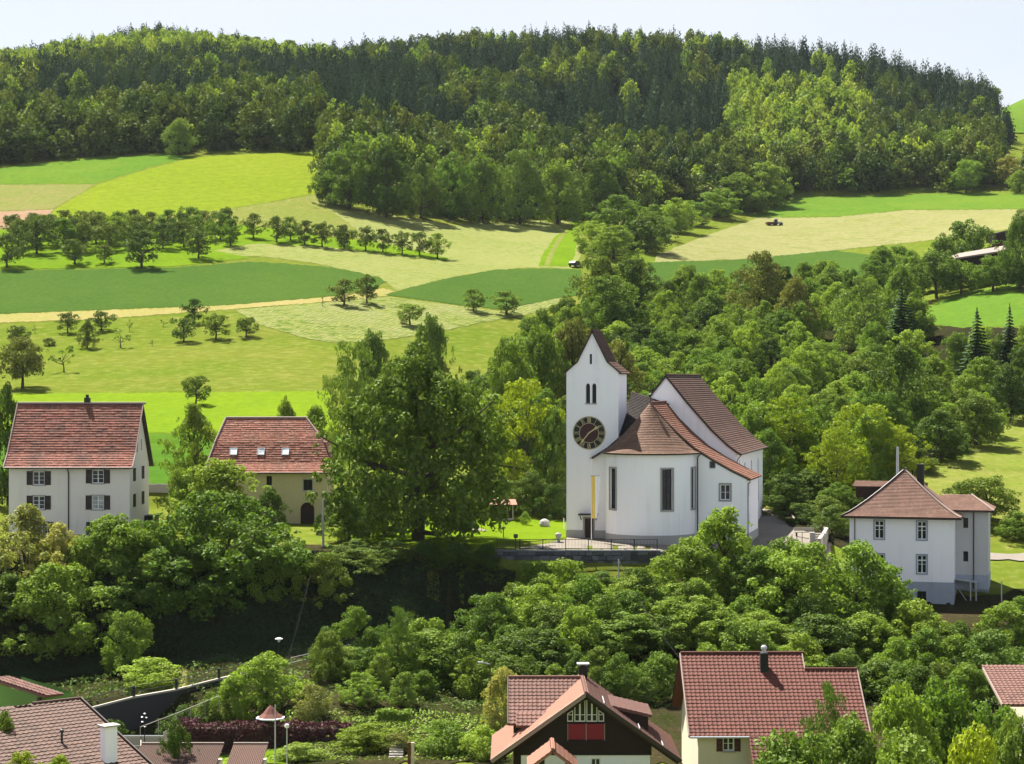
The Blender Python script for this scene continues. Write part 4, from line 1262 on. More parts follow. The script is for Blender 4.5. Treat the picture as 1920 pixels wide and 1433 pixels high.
n = MB(); n.tube((8.1,VN-.1,zNA-8.42),(8.1,VN+NL+.2,zNA-8.42),.09,.09,8); n.obj('gutter', M_brownm, nave)
gutter_pipe(nave, [(8.1,VN+.1,zNA-8.45),(nw+.1,VN+.3,zNA-9.1),(nw+.1,VN+.3,0)], .05)
# ================================================================== large red roofed house, left
Z0 = -16.3
W, D = 12.55, 9.8
h1 = thing('farmhouse', 'large pale house with steep weathered red roof and brown shutters at left', 'house', (-52.1, 205.0, Z0), R(-1.2))
hz1 = lambda py, Y=205.0: zc(Y, py) - Z0
F = FR((0,0,0),(1,0,0),(0,-1,0)); Rr = FR((W,0,0),(0,1,0),(1,0,0)); Lf = FR((0,D,0),(0,-1,0),(-1,0,0)); Bk = FR((W,D,0),(-1,0,0),(0,1,0))
zE, zR = hz1(876), zc(209.9,757)-Z0
ux = lambda px: (px-17)/FPX*205.0*.99
shb = (M_shut, .62)
wf = [dict(u=ux(74), z=hz1(909), w=1.22, h=1.36), dict(u=ux(186.5), z=hz1(906), w=1.22, h=1.36),
      dict(u=ux(74), z=hz1(955), w=1.22, h=1.36), dict(u=ux(186.5), z=hz1(955), w=1.25, h=1.40),
      dict(u=ux(80), z=hz1(1002), w=1.2, h=1.25), dict(u=ux(187), z=hz1(1002), w=1.2, h=1.25)]
mb = MB()
panel(mb, F, [(0,-.6),(W,-.6),(W,zE+.2),(0,zE+.2)], [rect(w['u'],w['z'],w['w'],w['h']) for w in wf])
gb = [(0,-.6),(D,-.6),(D,zE),(D/2,zR-.15),(0,zE)]
ws = [dict(u=2.3,z=hz1(906)+.1,w=.95,h=1.36), dict(u=6.6,z=hz1(906)+.15,w=.95,h=1.36), dict(u=2.3,z=hz1(955)+.1,w=.95,h=1.36), dict(u=6.6,z=hz1(955)+.15,w=.95,h=1.36)]
wg = [rect(3.9, hz1(850), .6, 1.2), rect(5.9, hz1(848), .6, 1.2)]
panel(mb, Rr, gb, wg); panel(mb, Lf, gb, []); panel(mb, Bk, [(0,-.6),(W,-.6),(W,zE+.2),(0,zE+.2)], [])
wall = mb.obj('wall', M_beige, h1)
n = MB(); n.fbox(F,-.03,W+.03,-.6,.55,0,.04); n.fbox(Rr,0,D,-.6,.55,0,.04); n.obj('plinth', M_plinth, wall)
for k, w in enumerate(wf): window(h1, F, nv=1, nh=2, sur=M_stone, surw=.12, shut=shb, gm=M_glassl if k == 3 else None, bar=.06, **w)
for w in ws:
    n = MB(); u, z, a, b = w['u'], w['z'], w['w'], w['h']
    for p, q in ((u-a*.62,u-.01),(u+.01,u+a*.62)):
        n.fbox(Rr,p,p+.07,z,z+b,.01,.06); n.fbox(Rr,q-.07,q,z,z+b,.01,.06)
        for i in range(12): n.fbox(Rr,p+.07,q-.07,z+b*i/12+.012,z+b*(i+1)/12,.018,.045)
    n.obj('closed_shutters', M_shut, h1)
for h in wg:
    n = MB(); n.prism(Rr, h, -.2, -.12); n.obj('attic_window', M_glass, h1)
ov = .42
e0, e1 = (zE-.1), zR
tile_surface('roof', h1, RT_old, [[Vector((-ov,D/2,zR)),Vector((W+ov,D/2,zR))],[Vector((-ov,.9,zE+1.35)),Vector((W+ov,.9,zE+1.35))],[Vector((-ov,-.62,zE-.02)),Vector((W+ov,-.62,zE-.02))]], .33, .05, .16, rag=.3)
tile_surface('roof', h1, RT_old, [[Vector((W+ov,D/2,zR)),Vector((-ov,D/2,zR))],[Vector((W+ov,D+.6,zE-.25)),Vector((-ov,D+.6,zE-.25))]], .33, .05, .16)
ridge_caps(h1, (-ov,D/2,zR+.06), (W+ov,D/2,zR+.06), .13)
for x in (-ov, W+ov):
    n = MB(); n.beam((x,D/2,zR+.04),(x,.9,zE+1.40),.12,.12); n.beam((x,.9,zE+1.40),(x,-.62,zE+.03),.12,.12); n.obj('verge', M_ridge, h1)
n = MB(); n.tube((-ov,-.70,zE-.06),(W+ov,-.70,zE-.06),.085,.085,8); n.obj('gutter', M_brownm, h1)
gutter_pipe(h1, [(ux(131),-.66,zE-.1),(ux(131),-.10,zE-.6),(ux(131),-.10,-.5)], .065)
n = MB(); x = (141-18)/FPX*210; n.box(x-.28,D/2-.1,zR-.3,x+.28,D/2+.5,zR+.62); n.box(x-.14,D/2+.02,zR+.62,x+.14,D/2+.34,zR+.95); n.obj('chimney', M_dark, h1)
n = MB(); n.fbox(Rr,7.3,9.3,.2,2.0,.02,1.2); n.obj('shed_porch', M_dark, h1)

# ================================================================== yellow house with skylights
Z0 = -15.95
xo = (393-HX)/FPX*221
W, D = (613-393)/FPX*221, 10.0
h2 = thing('barn_house', 'yellowish old house with mottled red half hipped roof, skylights and arched door', 'house', (xo, 221.0, Z0), R(1.0))
hz2 = lambda py, Y=221.0: zc(Y, py) - Z0
u2 = lambda px: (px-393)/FPX*221.0
F = FR((0,0,0),(1,0,0),(0,-1,0)); Rr = FR((W,0,0),(0,1,0),(1,0,0)); Lf = FR((0,D,0),(0,-1,0),(-1,0,0)); Bk = FR((W,D,0),(-1,0,0),(0,1,0))
zE, zR = hz2(886), zc(226,784)-Z0
wf = [dict(u=u2(504.5), z=hz2(910), w=.62, h=1.0), dict(u=u2(577), z=hz2(920), w=1.0, h=1.22)]
ad = arch(u2(576), 0, 1.55, 2.5)
mb = MB()
panel(mb, F, [(0,-.6),(W,-.6),(W,zE+.25),(0,zE+.25)], [rect(w['u'],w['z'],w['w'],w['h']) for w in wf]+[ad], .3)
zH = zE + (zR-zE)*.52
gb = [(0,-.6),(D,-.6),(D,zE),(D*.5+D*.25,zH-.2),(D*.5-D*.25,zH-.2),(0,zE)]
wr = [dict(u=2.4,z=hz2(920),w=.9,h=1.2), dict(u=2.6,z=hz2(963),w=1.0,h=1.3)]
panel(mb, Rr, gb, [rect(w['u'],w['z'],w['w'],w['h']) for w in wr], .25); panel(mb, Lf, gb, []); panel(mb, Bk, [(0,-.6),(W,-.6),(W,zE),(0,zE)], [])
wall = mb.obj('wall', M_ochre, h2)
for w in wf: window(h2, F, nv=1, nh=1, fm=M_shut, sur=M_plinth if w['w'] > .8 else None, surw=.13, dep=.2, **w)
for w in wr: window(h2, Rr, nv=1, nh=1, fm=M_shut, dep=.2, **w)
n = MB(); n.prism(F, ad, -.42, -.3); 
for i in range(6): n.fbox(F, u2(576)-.76+i*.255, u2(576)-.76+i*.255+.22, .05, 1.75, -.299, -.27)
n.obj('arched_door', M_door, h2)
hipR, hipL = 2.75, 1.2
xr0, xr1 = hipL, W-hipR
kx0 = lambda t: -.3; 
# front slope: ridge, the point where the half hips end, the eave
rows_f = [[Vector((xr0,D/2,zR)),Vector((xr1,D/2,zR))],[Vector((.30,D*.25-.1,zH+.15)),Vector((W-.55,D*.25-.1,zH+.15))],[Vector((-.35,.7,zE+1.0)),Vector((W+.35,.7,zE+1.0))],[Vector((-.35,-.6,zE)),Vector((W+.35,-.6,zE))]]
roof_f = tile_surface('roof', h2, RT_barn, rows_f, .33, .05, .16, rag=.3)
rows_b = [[Vector((xr1,D/2,zR)),Vector((xr0,D/2,zR))],[Vector((W-.55,D*.75+.1,zH+.15)),Vector((.30,D*.75+.1,zH+.15))],[Vector((W+.35,D+.6,zE-.1)),Vector((-.35,D+.6,zE-.1))]]
tile_surface('roof', h2, RT_barn, rows_b, .33, .05, .16)
tile_surface('hip_roof', h2, RT_barn, [[Vector((xr1,D/2-.01,zR)),Vector((xr1,D/2+.01,zR))],[Vector((W-.45,D*.25-.1,zH+.1)),Vector((W-.45,D*.75+.1,zH+.1))],[Vector((W+.45,.9,zE+1.0)),Vector((W+.45,D-.9,zE+1.0))]], .33, .05, .14)
tile_surface('hip_roof', h2, RT_barn, [[Vector((xr0,D/2+.01,zR)),Vector((xr0,D/2-.01,zR))],[Vector((.2,D*.75+.1,zH+.1)),Vector((.2,D*.25-.1,zH+.1))]], .33, .05, .14)
ridge_caps(h2, (xr0,D/2,zR+.05),(xr1,D/2,zR+.05), .13)
ridge_caps(h2, (xr1,D/2,zR+.05),(W-.5,D*.25-.1,zH+.2), .12); ridge_caps(h2, (xr0,D/2,zR+.05),(.27,D*.25-.1,zH+.2), .12)
n = MB(); n.beam((.27,D*.25-.1,zH+.2),(-.38,.7,zE+1.06),.14,.12); n.beam((-.38,.7,zE+1.06),(-.38,-.6,zE+.06),.14,.12); n.obj('verge', M_ridge, h2)
n = MB(); n.tube((-.35,-.67,zE-.05),(W+.35,-.67,zE-.05),.08,.08,8); n.obj('gutter', M_brownm, h2)
# skylights lie on the front slope
for px in (434, 485, 531):
    A, B = Vector((0,.7,zE+1.0)), Vector((0,D*.25-.1,zH+.15))
    dv = (B-A).normalized(); nv = Vector((1,0,0)).cross(dv).normalized()
    c = A + dv*1.55; u = u2(px)*1.01
    fr = (lambda c, dv, nv, u: (lambda a, b, d=0.0: Vector((u+a, 0, 0)) + c + dv*b + nv*d))(c, dv, nv, u)
    n = MB(); n.fbox(fr,-.42,.42,-.48,-.40,0,.12); n.fbox(fr,-.42,.42,.40,.48,0,.12); n.fbox(fr,-.42,-.36,-.40,.40,0,.12); n.fbox(fr,.36,.42,-.40,.40,0,.12)
    so = n.obj('skylight', M_grey, roof_f)
    n = MB(); n.fbox(fr,-.36,.36,-.40,.40,.02,.09); n.obj('skylight_pane', M_sky, roof_f)

# ================================================================== hipped white house, right
A3 = R(16); Z0 = -23.1
h3 = thing('hipped_house', 'white three storey house with pinkish hipped roof and blue grey plinth', 'house', (34.85, 204.4, Z0), -A3)
hz3 = lambda py, Y=203.5: zc(Y, py) - Z0
W, D = 10.5, 9.2
F = FR((0,0,0),(1,0,0),(0,-1,0)); Rr = FR((W,0,0),(0,1,0),(1,0,0)); Lf = FR((0,D,0),(0,-1,0),(-1,0,0)); Bk = FR((W,D,0),(-1,0,0),(0,1,0))
zE, zP = hz3(968), hz3(1089)
u3 = lambda px: W*(px-1592)/(1786-1592)
wf = [dict(u=u3(1648),z=hz3(1010),w=.92,h=1.82), dict(u=u3(1727.5),z=hz3(1010),w=.92,h=1.82), dict(u=u3(1727.5),z=hz3(1073),w=.92,h=1.82), dict(u=u3(1648),z=hz3(1073),w=.92,h=1.82)]
wb = [dict(u=u3(1728),z=hz3(1133),w=.92,h=1.45), dict(u=u3(1697),z=hz3(1136),w=.7,h=1.7)]
mb = MB()
panel(mb, F, [(0,zP),(W,zP),(W,zE+.25),(0,zE+.25)], [rect(w['u'],w['z'],w['w'],w['h']) for w in wf])
for f, L in ((Rr,D),(Lf,D),(Bk,W)): panel(mb, f, [(0,zP),(L,zP),(L,zE+.25),(0,zE+.25)], [])
wall = mb.obj('wall', M_white, h3)
F4 = FR((-.04,-.04,0),(1,0,0),(0,-1,0))
mb = MB(); panel(mb, F4, [(0,-1.2),(W+.08,-1.2),(W+.08,zP),(0,zP)], [rect(w['u'],w['z'],w['w'],w['h']) for w in wb])
mb.poly([(-.04,-.04,zP),(W+.04,-.04,zP),(W+.04,0,zP),(-.04,0,zP)])
mb.poly([(W+.04,-.04,-1.2),(W+.04,D,-1.2),(W+.04,D,zP),(W+.04,-.04,zP)]); mb.poly([(-.04,D,-1.2),(-.04,-.04,-1.2),(-.04,-.04,zP),(-.04,D,zP)])
mb.obj('plinth', M_bluegrey, h3)
for w in wf: window(h3, F, nv=1, nh=1, transom=.72, sur=M_bluegrey, surw=.15, bar=.07, **w)
window(h3, F4, nv=1, nh=0, fm=M_shut, sur=M_bluegrey, surw=.12, **wb[0]); window(h3, F4, nv=0, nh=0, fm=M_dark, **wb[1])
# wing set back at the right
WW, V0, V1 = 3.3, 3.0, 8.2
zWb, zWE = hz3(1106), hz3(957)
Fw = FR((W,V0,0),(1,0,0),(0,-1,0)); Rw = FR((W+WW,V0,0),(0,1,0),(1,0,0))
ww = [dict(u=1.05,z=hz3(991),w=.5,h=1.05), dict(u=1.05,z=hz3(1054),w=.5,h=1.05)]
mb = MB(); panel(mb, Fw, [(0,zWb+1.5),(WW,zWb+1.5),(WW,zWE+.2),(0,zWE+.2)], [rect(w['u'],w['z'],w['w'],w['h']) for w in ww])
panel(mb, Rw, [(0,zWb+1.5),(V1-V0,zWb+1.5),(V1-V0,zWE+.2),(0,zWE+.2)], []); mb.poly([(W+WW,V1,zWb),(W,V1,zWb),(W,V1,zWE),(W+WW,V1,zWE)])
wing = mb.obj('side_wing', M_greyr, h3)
n = MB(); n.fbox(Fw,0,WW+.03,zWb,zWb+1.5,-.2,.03); n.fbox(Rw,0,V1-V0,zWb,zWb+1.5,-.2,.03); n.fbox(Fw,0,WW,-1.0,zWb,-4.0,-1.4); n.obj('plinth', M_bluegrey, wing)
for w in ww: window(wing, Fw, nv=0, nh=0, fm=M_shut, **w)
gutter_pipe(h3, [(W+1.85,V0-.12,zWE),(W+1.85,V0-.12,zWb+.1)], .06)
gutter_pipe(h3, [(.55,-.12,zE),(.55,-.12,zP-2)], .05)
# roof
ov = .75; zA = zc(208,880)-Z0
ax, ay0, ay1 = W*.50, D*.5-.55, D*.5+.55
def rr(t): # bell cast profile, 0 apex 1 eave
    return t, zA - (zA-zE)*(t**.86)
def slope(name, c0, c1, e0, e1, mat=RT_hip):
    rows = []
    for t in (0,.2,.4,.6,.78,.9,1.0):
        z = zA-(zA-zE)*(1-(1-t)**1.22 if t < 1 else 1)
        a = Vector(c0).lerp(Vector(e0), t); b = Vector(c1).lerp(Vector(e1), t)
        rows.append([Vector((a.x,a.y,z)), Vector((b.x,b.y,z))])
    return tile_surface(name, h3, mat, rows, .27, .045, .14), rows
E = [(-ov,-ov,zE),(W+ov,-ov,zE),(W+ov,D+ov,zE),(-ov,D+ov,zE)]
_, rf_ = slope('roof', (ax-.01,ay0,zA),(ax+.01,ay0,zA),E[0],E[1]); slope('roof', (ax,ay0,zA),(ax,ay1,zA),E[1],E[2]); slope('roof', (ax+.01,ay1,zA),(ax-.01,ay1,zA),E[2],E[3]); slope('roof', (ax,ay1,zA),(ax,ay0,zA),E[3],E[0])
for s in (0,1):
    for a, b in zip(rf_, rf_[1:]): ridge_caps(h3, a[s]+Vector((0,0,.05)), b[s]+Vector((0,0,.05)), .11, M_ridge if s else M_brownm, .42)
n = MB(); n.tube((ax,ay0-.1,zA+.06),(ax,ay1+.1,zA+.06),.16,.16,8); n.obj('ridge_cap', M_brownm, h3)
for a, b in zip(E, E[1:]+E[:1]):
    n = MB(); n.beam((a[0],a[1],zE-.13),(b[0],b[1],zE-.13),.16,.18); n.obj('gutter', M_brownm, h3)
n = MB(); n.box(-ov+.1,-ov+.1,zE-.2,W+ov-.1,D+ov-.1,zE-.12); n.obj('soffit', M_frame, h3)
zWR = zWE + (957-931)/FPX*204
tile_surface('wing_roof', wing, RT_hip, [[Vector((W-1.6,(V0+V1)/2,zWR)),Vector((W+WW-1.8,(V0+V1)/2,zWR))],[Vector((W-1.6,V0-.5,zWE)),Vector((W+WW+.55,V0-.5,zWE))]], .27, .045, .14)
tile_surface('wing_roof', wing, RT_hip, [[Vector((W+WW-1.8,(V0+V1)/2-.01,zWR)),Vector((W+WW-1.8,(V0+V1)/2+.01,zWR))],[Vector((W+WW+.55,V0-.5,zWE)),Vector((W+WW+.55,V1+.5,zWE))]], .27, .045, .14)
n = MB(); n.beam((W+.2,V0-.55,zWE-.1),(W+WW+.6,V0-.55,zWE-.1),.16,.18); n.obj('gutter', M_brownm, wing)
ridge_caps(wing, (W+WW-1.8,(V0+V1)/2,zWR+.05),(W+WW+.55,V0-.5,zWE+.05), .10)
n = MB(); n.box(W*.5+1.25,D*.5-.3,zA-2.2,W*.5+1.95,D*.5+.4,zA+.5); n.box(W*.5+1.20,D*.5-.35,zA+.5,W*.5+2.0,D*.5+.45,zA+.58); n.obj('chimney', M_clockb, h3)
# flat dormer on the left slope
n = MB(); n.box(.3,3.2,zA-2.9,3.6,5.2,zA-1.75); dm = n.obj('dormer', M_wood, h3)
tile_surface('dormer_roof', dm, RT_hip, [[Vector((0.0,5.4,zA-1.28)),Vector((3.9,5.4,zA-1.28))],[Vector((0.0,2.9,zA-1.74)),Vector((3.9,2.9,zA-1.74))]], .27, .04, .1)
# lean-to canopy under the wing
c5 = thing('lean_to_canopy', 'small grey canopy on thin posts beside the blue grey plinth', 'canopy', P(1810,1140,203.2), -A3)
z5 = zc(203,1090)-c5.location.z
n = MB(); n.add([(-1.1,-.6,z5+.16),(1.2,-.6,z5-.12),(1.2,1.2,z5-.12),(-1.1,1.2,z5+.16),(-1.1,-.6,z5+.26),(1.2,-.6,z5-.02),(1.2,1.2,z5-.02),(-1.1,1.2,z5+.26)], [(0,3,2,1),(4,5,6,7),(0,1,5,4),(1,2,6,5),(2,3,7,6),(3,0,4,7)]); n.obj('canopy_roof', M_grey, c5)
for x, y in ((.55,-.5),(1.1,-.4)):
    n = MB(); n.box(x-.06,y-.06,-.4,x+.06,y+.06,z5-.05); n.obj('post', M_grey, c5)
n = MB(); n.beam((-1.0,-.5,z5-.3),(.5,-.5,.3),.06,.06); n.obj('brace', M_grey, c5)

# ================================================================== chalet, bottom centre
Z0 = zc(128,1302) - 8.6
h4 = thing('chalet', 'dark brown timber chalet with crimson panels and rosy tiled roof at bottom centre', 'house', (4.80, 128.0, Z0), 0.0)
zA = 8.6; half = 6.15; zEv = zc(128,1428)-Z0; pit = math.atan2(zA-zEv, half); SL = half/math.cos(pit); DL = 9.2
hz4 = lambda py, Y=129.1: zc(Y, py)-Z0
u4 = lambda px, Y=129.1: (px-HX)/FPX*Y-4.80
yG = 1.1; hw = 4.2
F = FR((0,yG,0),(1,0,0),(0,-1,0))
def rz4(u): return zA-.2-abs(u)*math.tan(pit)
zWt = hz4(1416)
wl = [dict(u=u4(1016),z=hz4(1440),w=.5,h=.62), dict(u=u4(1066),z=hz4(1440),w=.55,h=.62), dict(u=u4(1117),z=hz4(1440),w=.62,h=.62)]
mb = MB(); panel(mb, F, [(-hw,0),(hw,0),(hw,zWt),(-hw,zWt)], [rect(w['u'],w['z'],w['w'],w['h']) for w in wl], .2)
for s in (-1,1): mb.poly([(s*hw,yG,0),(s*hw,DL,0),(s*hw,DL,rz4(hw)),(s*hw,yG,rz4(hw))])
mb.obj('wall', M_white, h4)
for w in wl: window(h4, F, nv=0 if w['w'] < .6 else 1, nh=0, **w)
# timber gable with real openings for the attic glazing
gz0 = hz4(1353)
gl = [(u4(1063.5),u4(1074.5),1333,1333),(u4(1077),u4(1097.5),1320,1311),(u4(1099.5),u4(1120),1311,1320),(u4(1122),u4(1132.5),1333,1333)]
gholes = []
for i, (a, b, pa, pb) in enumerate(gl):
    if i == 0: pa, pb = 1338, 1331
    if i == 3: pa, pb = 1331, 1338
    gholes.append([(a,gz0),(b,gz0),(b,hz4(pb)),(a,hz4(pa))])
Ft = FR((0,yG-.06,0),(1,0,0),(0,-1,0))
mb = MB(); panel(mb, Ft, [(-hw-.1,zWt),(hw+.1,zWt),(hw+.1,rz4(hw+.1)),(0,rz4(0)),(-hw-.1,rz4(hw+.1))], gholes, .14)
gable = mb.obj('timber_gable', M_wood, h4)
n = MB(); x = -hw
while x < hw:
    zt = min(rz4(x), rz4(x+.2))-.03; z0 = zWt+.01; ok = True
    segs = [(z0, zt)]
    if -1.22 < x+.1-u4(1098) < 1.22: segs = [(z0, hz4(1387))]
    for a, b in segs:
        if b > a+.05: n.fbox(Ft, x+.012, x+.188, a, b, .0, .022)
    x += .2
n.obj('board_cladding', M_wood, gable)
for i, h in enumerate(gholes):
    a, b = h[0][0], h[1][0]; za, zb_ = h[3][1], h[2][1]
    n = MB(); f = .055
    n.fbox(Ft,a,b,gz0,gz0+f,-.12,.02); n.fbox(Ft,a,a+f,gz0+f,za-.03,-.12,.02); n.fbox(Ft,b-f,b,gz0+f,zb_-.03,-.12,.02)
    n.beam(Ft(a+f*.3,za-f*.6,-.05),Ft(b-f*.3,zb_-f*.6,-.05),.14,f)
    if b-a > .5: n.fbox(Ft,(a+b)/2-.05,(a+b)/2+.05,gz0+f,min(za,zb_)+.02,-.118,.018); n.fbox(Ft,a+f,b-f,gz0+.42,gz0+.455,-.115,.0)
    else: n.fbox(Ft,a+f,b-f,gz0+.42,gz0+.455,-.115,.0)
    wo = n.obj('window', M_frame, h4)
    n = MB(); n.prism(Ft, [(a,gz0),(b,gz0),(b,zb_),(a,za)], -.16, -.121); n.obj('pane', M_glass, wo)
uc = u4(1099)
for s in (-1,1):
    n = MB(); a, b = (uc-1.16, uc-.03) if s < 0 else (uc+.03, uc+1.16)
    n.fbox(Ft,a,b,hz4(1386),hz4(1357),.03,.10)
    n.obj('crimson_panel', M_redpan, h4)
n = MB(); 
for a in (uc-1.23, uc-.028, uc+1.17): n.fbox(Ft,a,a+.055,hz4(1388),hz4(1356),.02,.13)
n.obj('panel_frame', M_ridge, h4)
n = MB(); n.fbox(Ft,uc-1.3,uc+1.3,hz4(1392),hz4(1388),.0,.22); n.obj('panel_ledge', M_wood, h4)
# main roof: two slopes of single tiles, ridge runs straight back
ev = lambda s: Vector((-s*math.cos(pit),0,math.sin(pit)))
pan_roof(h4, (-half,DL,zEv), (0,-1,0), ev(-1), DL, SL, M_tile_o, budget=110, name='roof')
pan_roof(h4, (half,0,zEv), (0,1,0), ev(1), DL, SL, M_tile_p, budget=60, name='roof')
ridge_caps(h4, (0,0,zA+.06),(0,DL,zA+.06), .14, M_tile_p)
for s in (-1,1):
    n = MB(); n.beam((0,-.03,zA+.0),(s*half,-.03,zEv+.0),.07,.26); n.obj('bargeboard', M_ridge if s < 0 else M_brownm, h4)
    n = MB(); n.beam((0,.35,zA-.28),(s*half*.97,.35,zEv-.18),.16,.16); n.obj('rafter', M_wood, h4)
# cross wing at left
yR, yEw = 7.1, 3.2
xw0 = (953-HX)/FPX*135-4.8
zWR = zc(135.1,1271)-Z0; zWE = zc(131.2,1358)-Z0
evw = Vector((0,yR-yEw,zWR-zWE)); wl_ = evw.length; evw.normalize()
pan_roof(h4, (xw0,yEw,zWE), (1,0,0), evw, 4.9, wl_, M_tile_p, budget=110, name='wing_roof')
evb = Vector((0,-(yR-yEw),zWR-zWE)).normalized()
pan_roof(h4, (xw0+4.9,2*yR-yEw,zWE), (-1,0,0), evb, 4.9, wl_, M_tile_p, budget=0, name='wing_roof')
ridge_caps(h4, (xw0,yR,zWR+.05),(0,yR,zWR+.05), .12, M_tile_p)
n = MB(); n.beam((xw0-.03,yEw,zWE),(xw0-.03,yR,zWR),.06,.2); n.obj('bargeboard', M_brownm, h4)
# lower layer of the wing roof
pan_roof(h4, ((968-HX)/FPX*130-4.8, 2.45, zc(130.4,1362)-Z0), (1,0,0), evw, 2.9, 1.35, M_tile_p, budget=20, name='lower_wing_roof')
xw1 = xw0+.35
mb = MB(); mb.box(xw1,yEw+.7,2.0,-2.2,2*yR-yEw-.7,zWE+.1); mb.poly([(xw1,yEw+.7,zWE+.1),(xw1,2*yR-yEw-.7,zWE+.1),(xw1,yR,zWR-.3)]); mb.obj('wing_wall', M_wood, h4)
n = MB(); xp = (1029-HX)/FPX*130-4.8; n.box(xp-.12,2.55,3.0,xp+.12,2.8,zc(130.4,1362)-Z0); n.obj('post', M_wood, h4)
# shed dormer at right
A = Vector((half*.30, 3.2, zA-half*.30*math.tan(pit)+.1)); xe = (1222-HX)/FPX*131-4.8; zd = zc(131.5,1338)-Z0
evd = Vector((A.x-xe,0,A.z-zd)); L = evd.length; evd.normalize()
pan_roof(h4, (xe,2.6,zd), (0,1,0), evd, 4.5, L, M_tile_p, budget=20, name='dormer_roof')
n = MB(); n.add([(A.x,2.75,A.z-.2),(xe-.25,2.75,zd-.12),(xe-.25,2.75,rz4(xe-.25)),(A.x,6.9,A.z-.2),(xe-.25,6.9,zd-.12),(xe-.25,6.9,rz4(xe-.25))],[(0,2,1),(3,4,5),(1,2,5,4),(0,3,5,2)]); n.obj('dormer_wall', M_wood, h4)
# snow guards and chimney
for f0, f1, u in ((.06,.34,1.25),(1.6,4.0,3.25)): pass
for a, b in (((1.2,.6),(1.2,3.4)),((3.5,.5),(3.5,2.4)),((5.0,.3),(5.0,2.2))):
    n = MB(); zz_ = lambda x: zA-x*math.tan(pit)+.16
    n.beam((a[0],a[1],zz_(a[0])),(b[0],b[1],zz_(b[0])),.05,.09); n.obj('snow_guard', M_grey, h4)
n = MB(); xc, yc = (1093-HX)/FPX*136-4.8, 7.9; zt = zc(136,1248)-Z0
n.box(xc-.28,yc-.28,zA-1.2,xc+.28,yc+.28,zt); ch = n.obj('chimney', M_clockb, h4)
n = MB(); n.box(xc-.42,yc-.42,zt+.12,xc+.42,yc+.42,zt+.18); 
for a in (-.24,.24):
    for b in (-.24,.24): n.box(xc+a-.03,yc+b-.03,zt,xc+a+.03,yc+b+.03,zt+.12)
n.obj('chimney_cap', M_grey, ch)
# porch gable in front
zPa = zc(124,1404)-Z0; xq = (1036-HX)/FPX*124-4.8
for s in (-1,1):
    e = Vector((-s*1.55,0,1.15)).normalized()
    o = Vector((xq+s*1.55, -4.6 if s > 0 else -1.0, zPa-1.15))
    pan_roof(h4, o, (0,1,0) if s > 0 else (0,-1,0), e, 3.6, 1.93, M_tile_o, budget=15, name='porch_roof')
ridge_caps(h4, (xq,-4.6,zPa+.06),(xq,-1.0,zPa+.06), .11, M_tile_o)
for x in (-1.3,1.3):
    for y in (-4.3,-1.2):
        n = MB(); n.box(xq+x-.08,y-.08,0,xq+x+.08,y+.08,zPa-1.0); n.obj('porch_post', M_wood, h4)

# ================================================================== big red roof, bottom right
Z0 = zc(130,1381)-6.2
h5 = thing('red_roof_house', 'cream house under a very large red tiled roof with stepped ridge at bottom right', 'house', ((1293-HX)/FPX*130, 130.0, Z0), R(0.6))
zE = 6.2; x5 = lambda px, Y: (px-HX)/FPX*Y-(1293-HX)/FPX*130
Yr = 136.2; zR = zc(Yr,1226)-Z0; yR = Yr-130
evr = Vector((0,yR,zR-zE)); SL5 = evr.length; ed = evr.normalized()
wTop = x5(1505,Yr); wAll = x5(1603,135.3)+.1; cutv = SL5*(1226-1258)/(1226-1381)
L1 = x5(1318,Yr)
clip = [(0,0),(wAll,0),(wAll,SL5-cutv),(wTop,SL5-cutv),(wTop,SL5),(0,SL5)]
pan_roof(h5, (-.02,0,zE), (1,0,0), ed, wAll, SL5, M_tile_r, clip=clip, budget=270, name='roof', h=.33)
lowx = x5(1408,129)
pan_roof(h5, (lowx,-2.0,zE-2.0*math.tan(math.atan2(zR-zE,yR))), (1,0,0), ed, wAll-lowx, 2.0/math.cos(math.atan2(zR-zE,yR)), M_tile_r, budget=30, name='lower_roof', h=.33)
edb = Vector((0,-yR,zR-zE)).normalized()
pan_roof(h5, (wTop,2*yR,zE), (-1,0,0), edb, wTop, SL5, M_tile_r, budget=0, name='back_roof', h=.33)
pan_roof(h5, (wAll,2*yR-1.6,zE), (-1,0,0), edb, wAll-wTop, SL5-cutv, M_tile_r, budget=0, name='back_roof', h=.33)
ridge_caps(h5, (0,yR,zR+.06),(wTop,yR,zR+.06), .12, M_tile_r)
yc2 = ed.y*(SL5-cutv); zc2 = zE+ed.z*(SL5-cutv)
ridge_caps(h5, (wTop,yc2,zc2+.06),(wAll,yc2,zc2+.06), .12, M_tile_r)
for x, s1 in ((-.05,SL5),(wAll+.05,SL5-cutv)):
    n = MB(); n.beam((x,0,zE),(x,ed.y*s1,zE+ed.z*s1),.07,.2); n.obj('verge', M_ridge, h5)
n = MB(); n.beam((wTop+.02,yc2,zc2),(wTop+.02,yR,zR),.07,.2); n.obj('verge', M_ridge, h5)
F = FR((.62,.55,0),(1,0,0),(0,-1,0)); ww5 = lowx-.62+.1
wd = dict(u=x5(1366,130.6)-.62, z=zc(130.6,1408)-Z0, w=.74, h=.95)
mb = MB(); panel(mb, F, [(0,0),(ww5,0),(ww5,zE+.25),(0,zE+.25)], [rect(wd['u'],wd['z'],wd['w'],wd['h'])]); wa = mb.obj('wall', M_cream, h5)
window(h5, F, nv=1, nh=1, shut=(M_redshut,.40), sill=M_stone, **wd)
gy = [( .55,0),(2*yR-.6,0),(2*yR-.6,zE),(yR,zR-.3),(.55,zE+.2)]
mb = MB(); 
for x in (.62, wTop-.3): mb.poly([(x,a,b) for a,b in gy])
mb.obj('gable_wall', M_cream, h5)
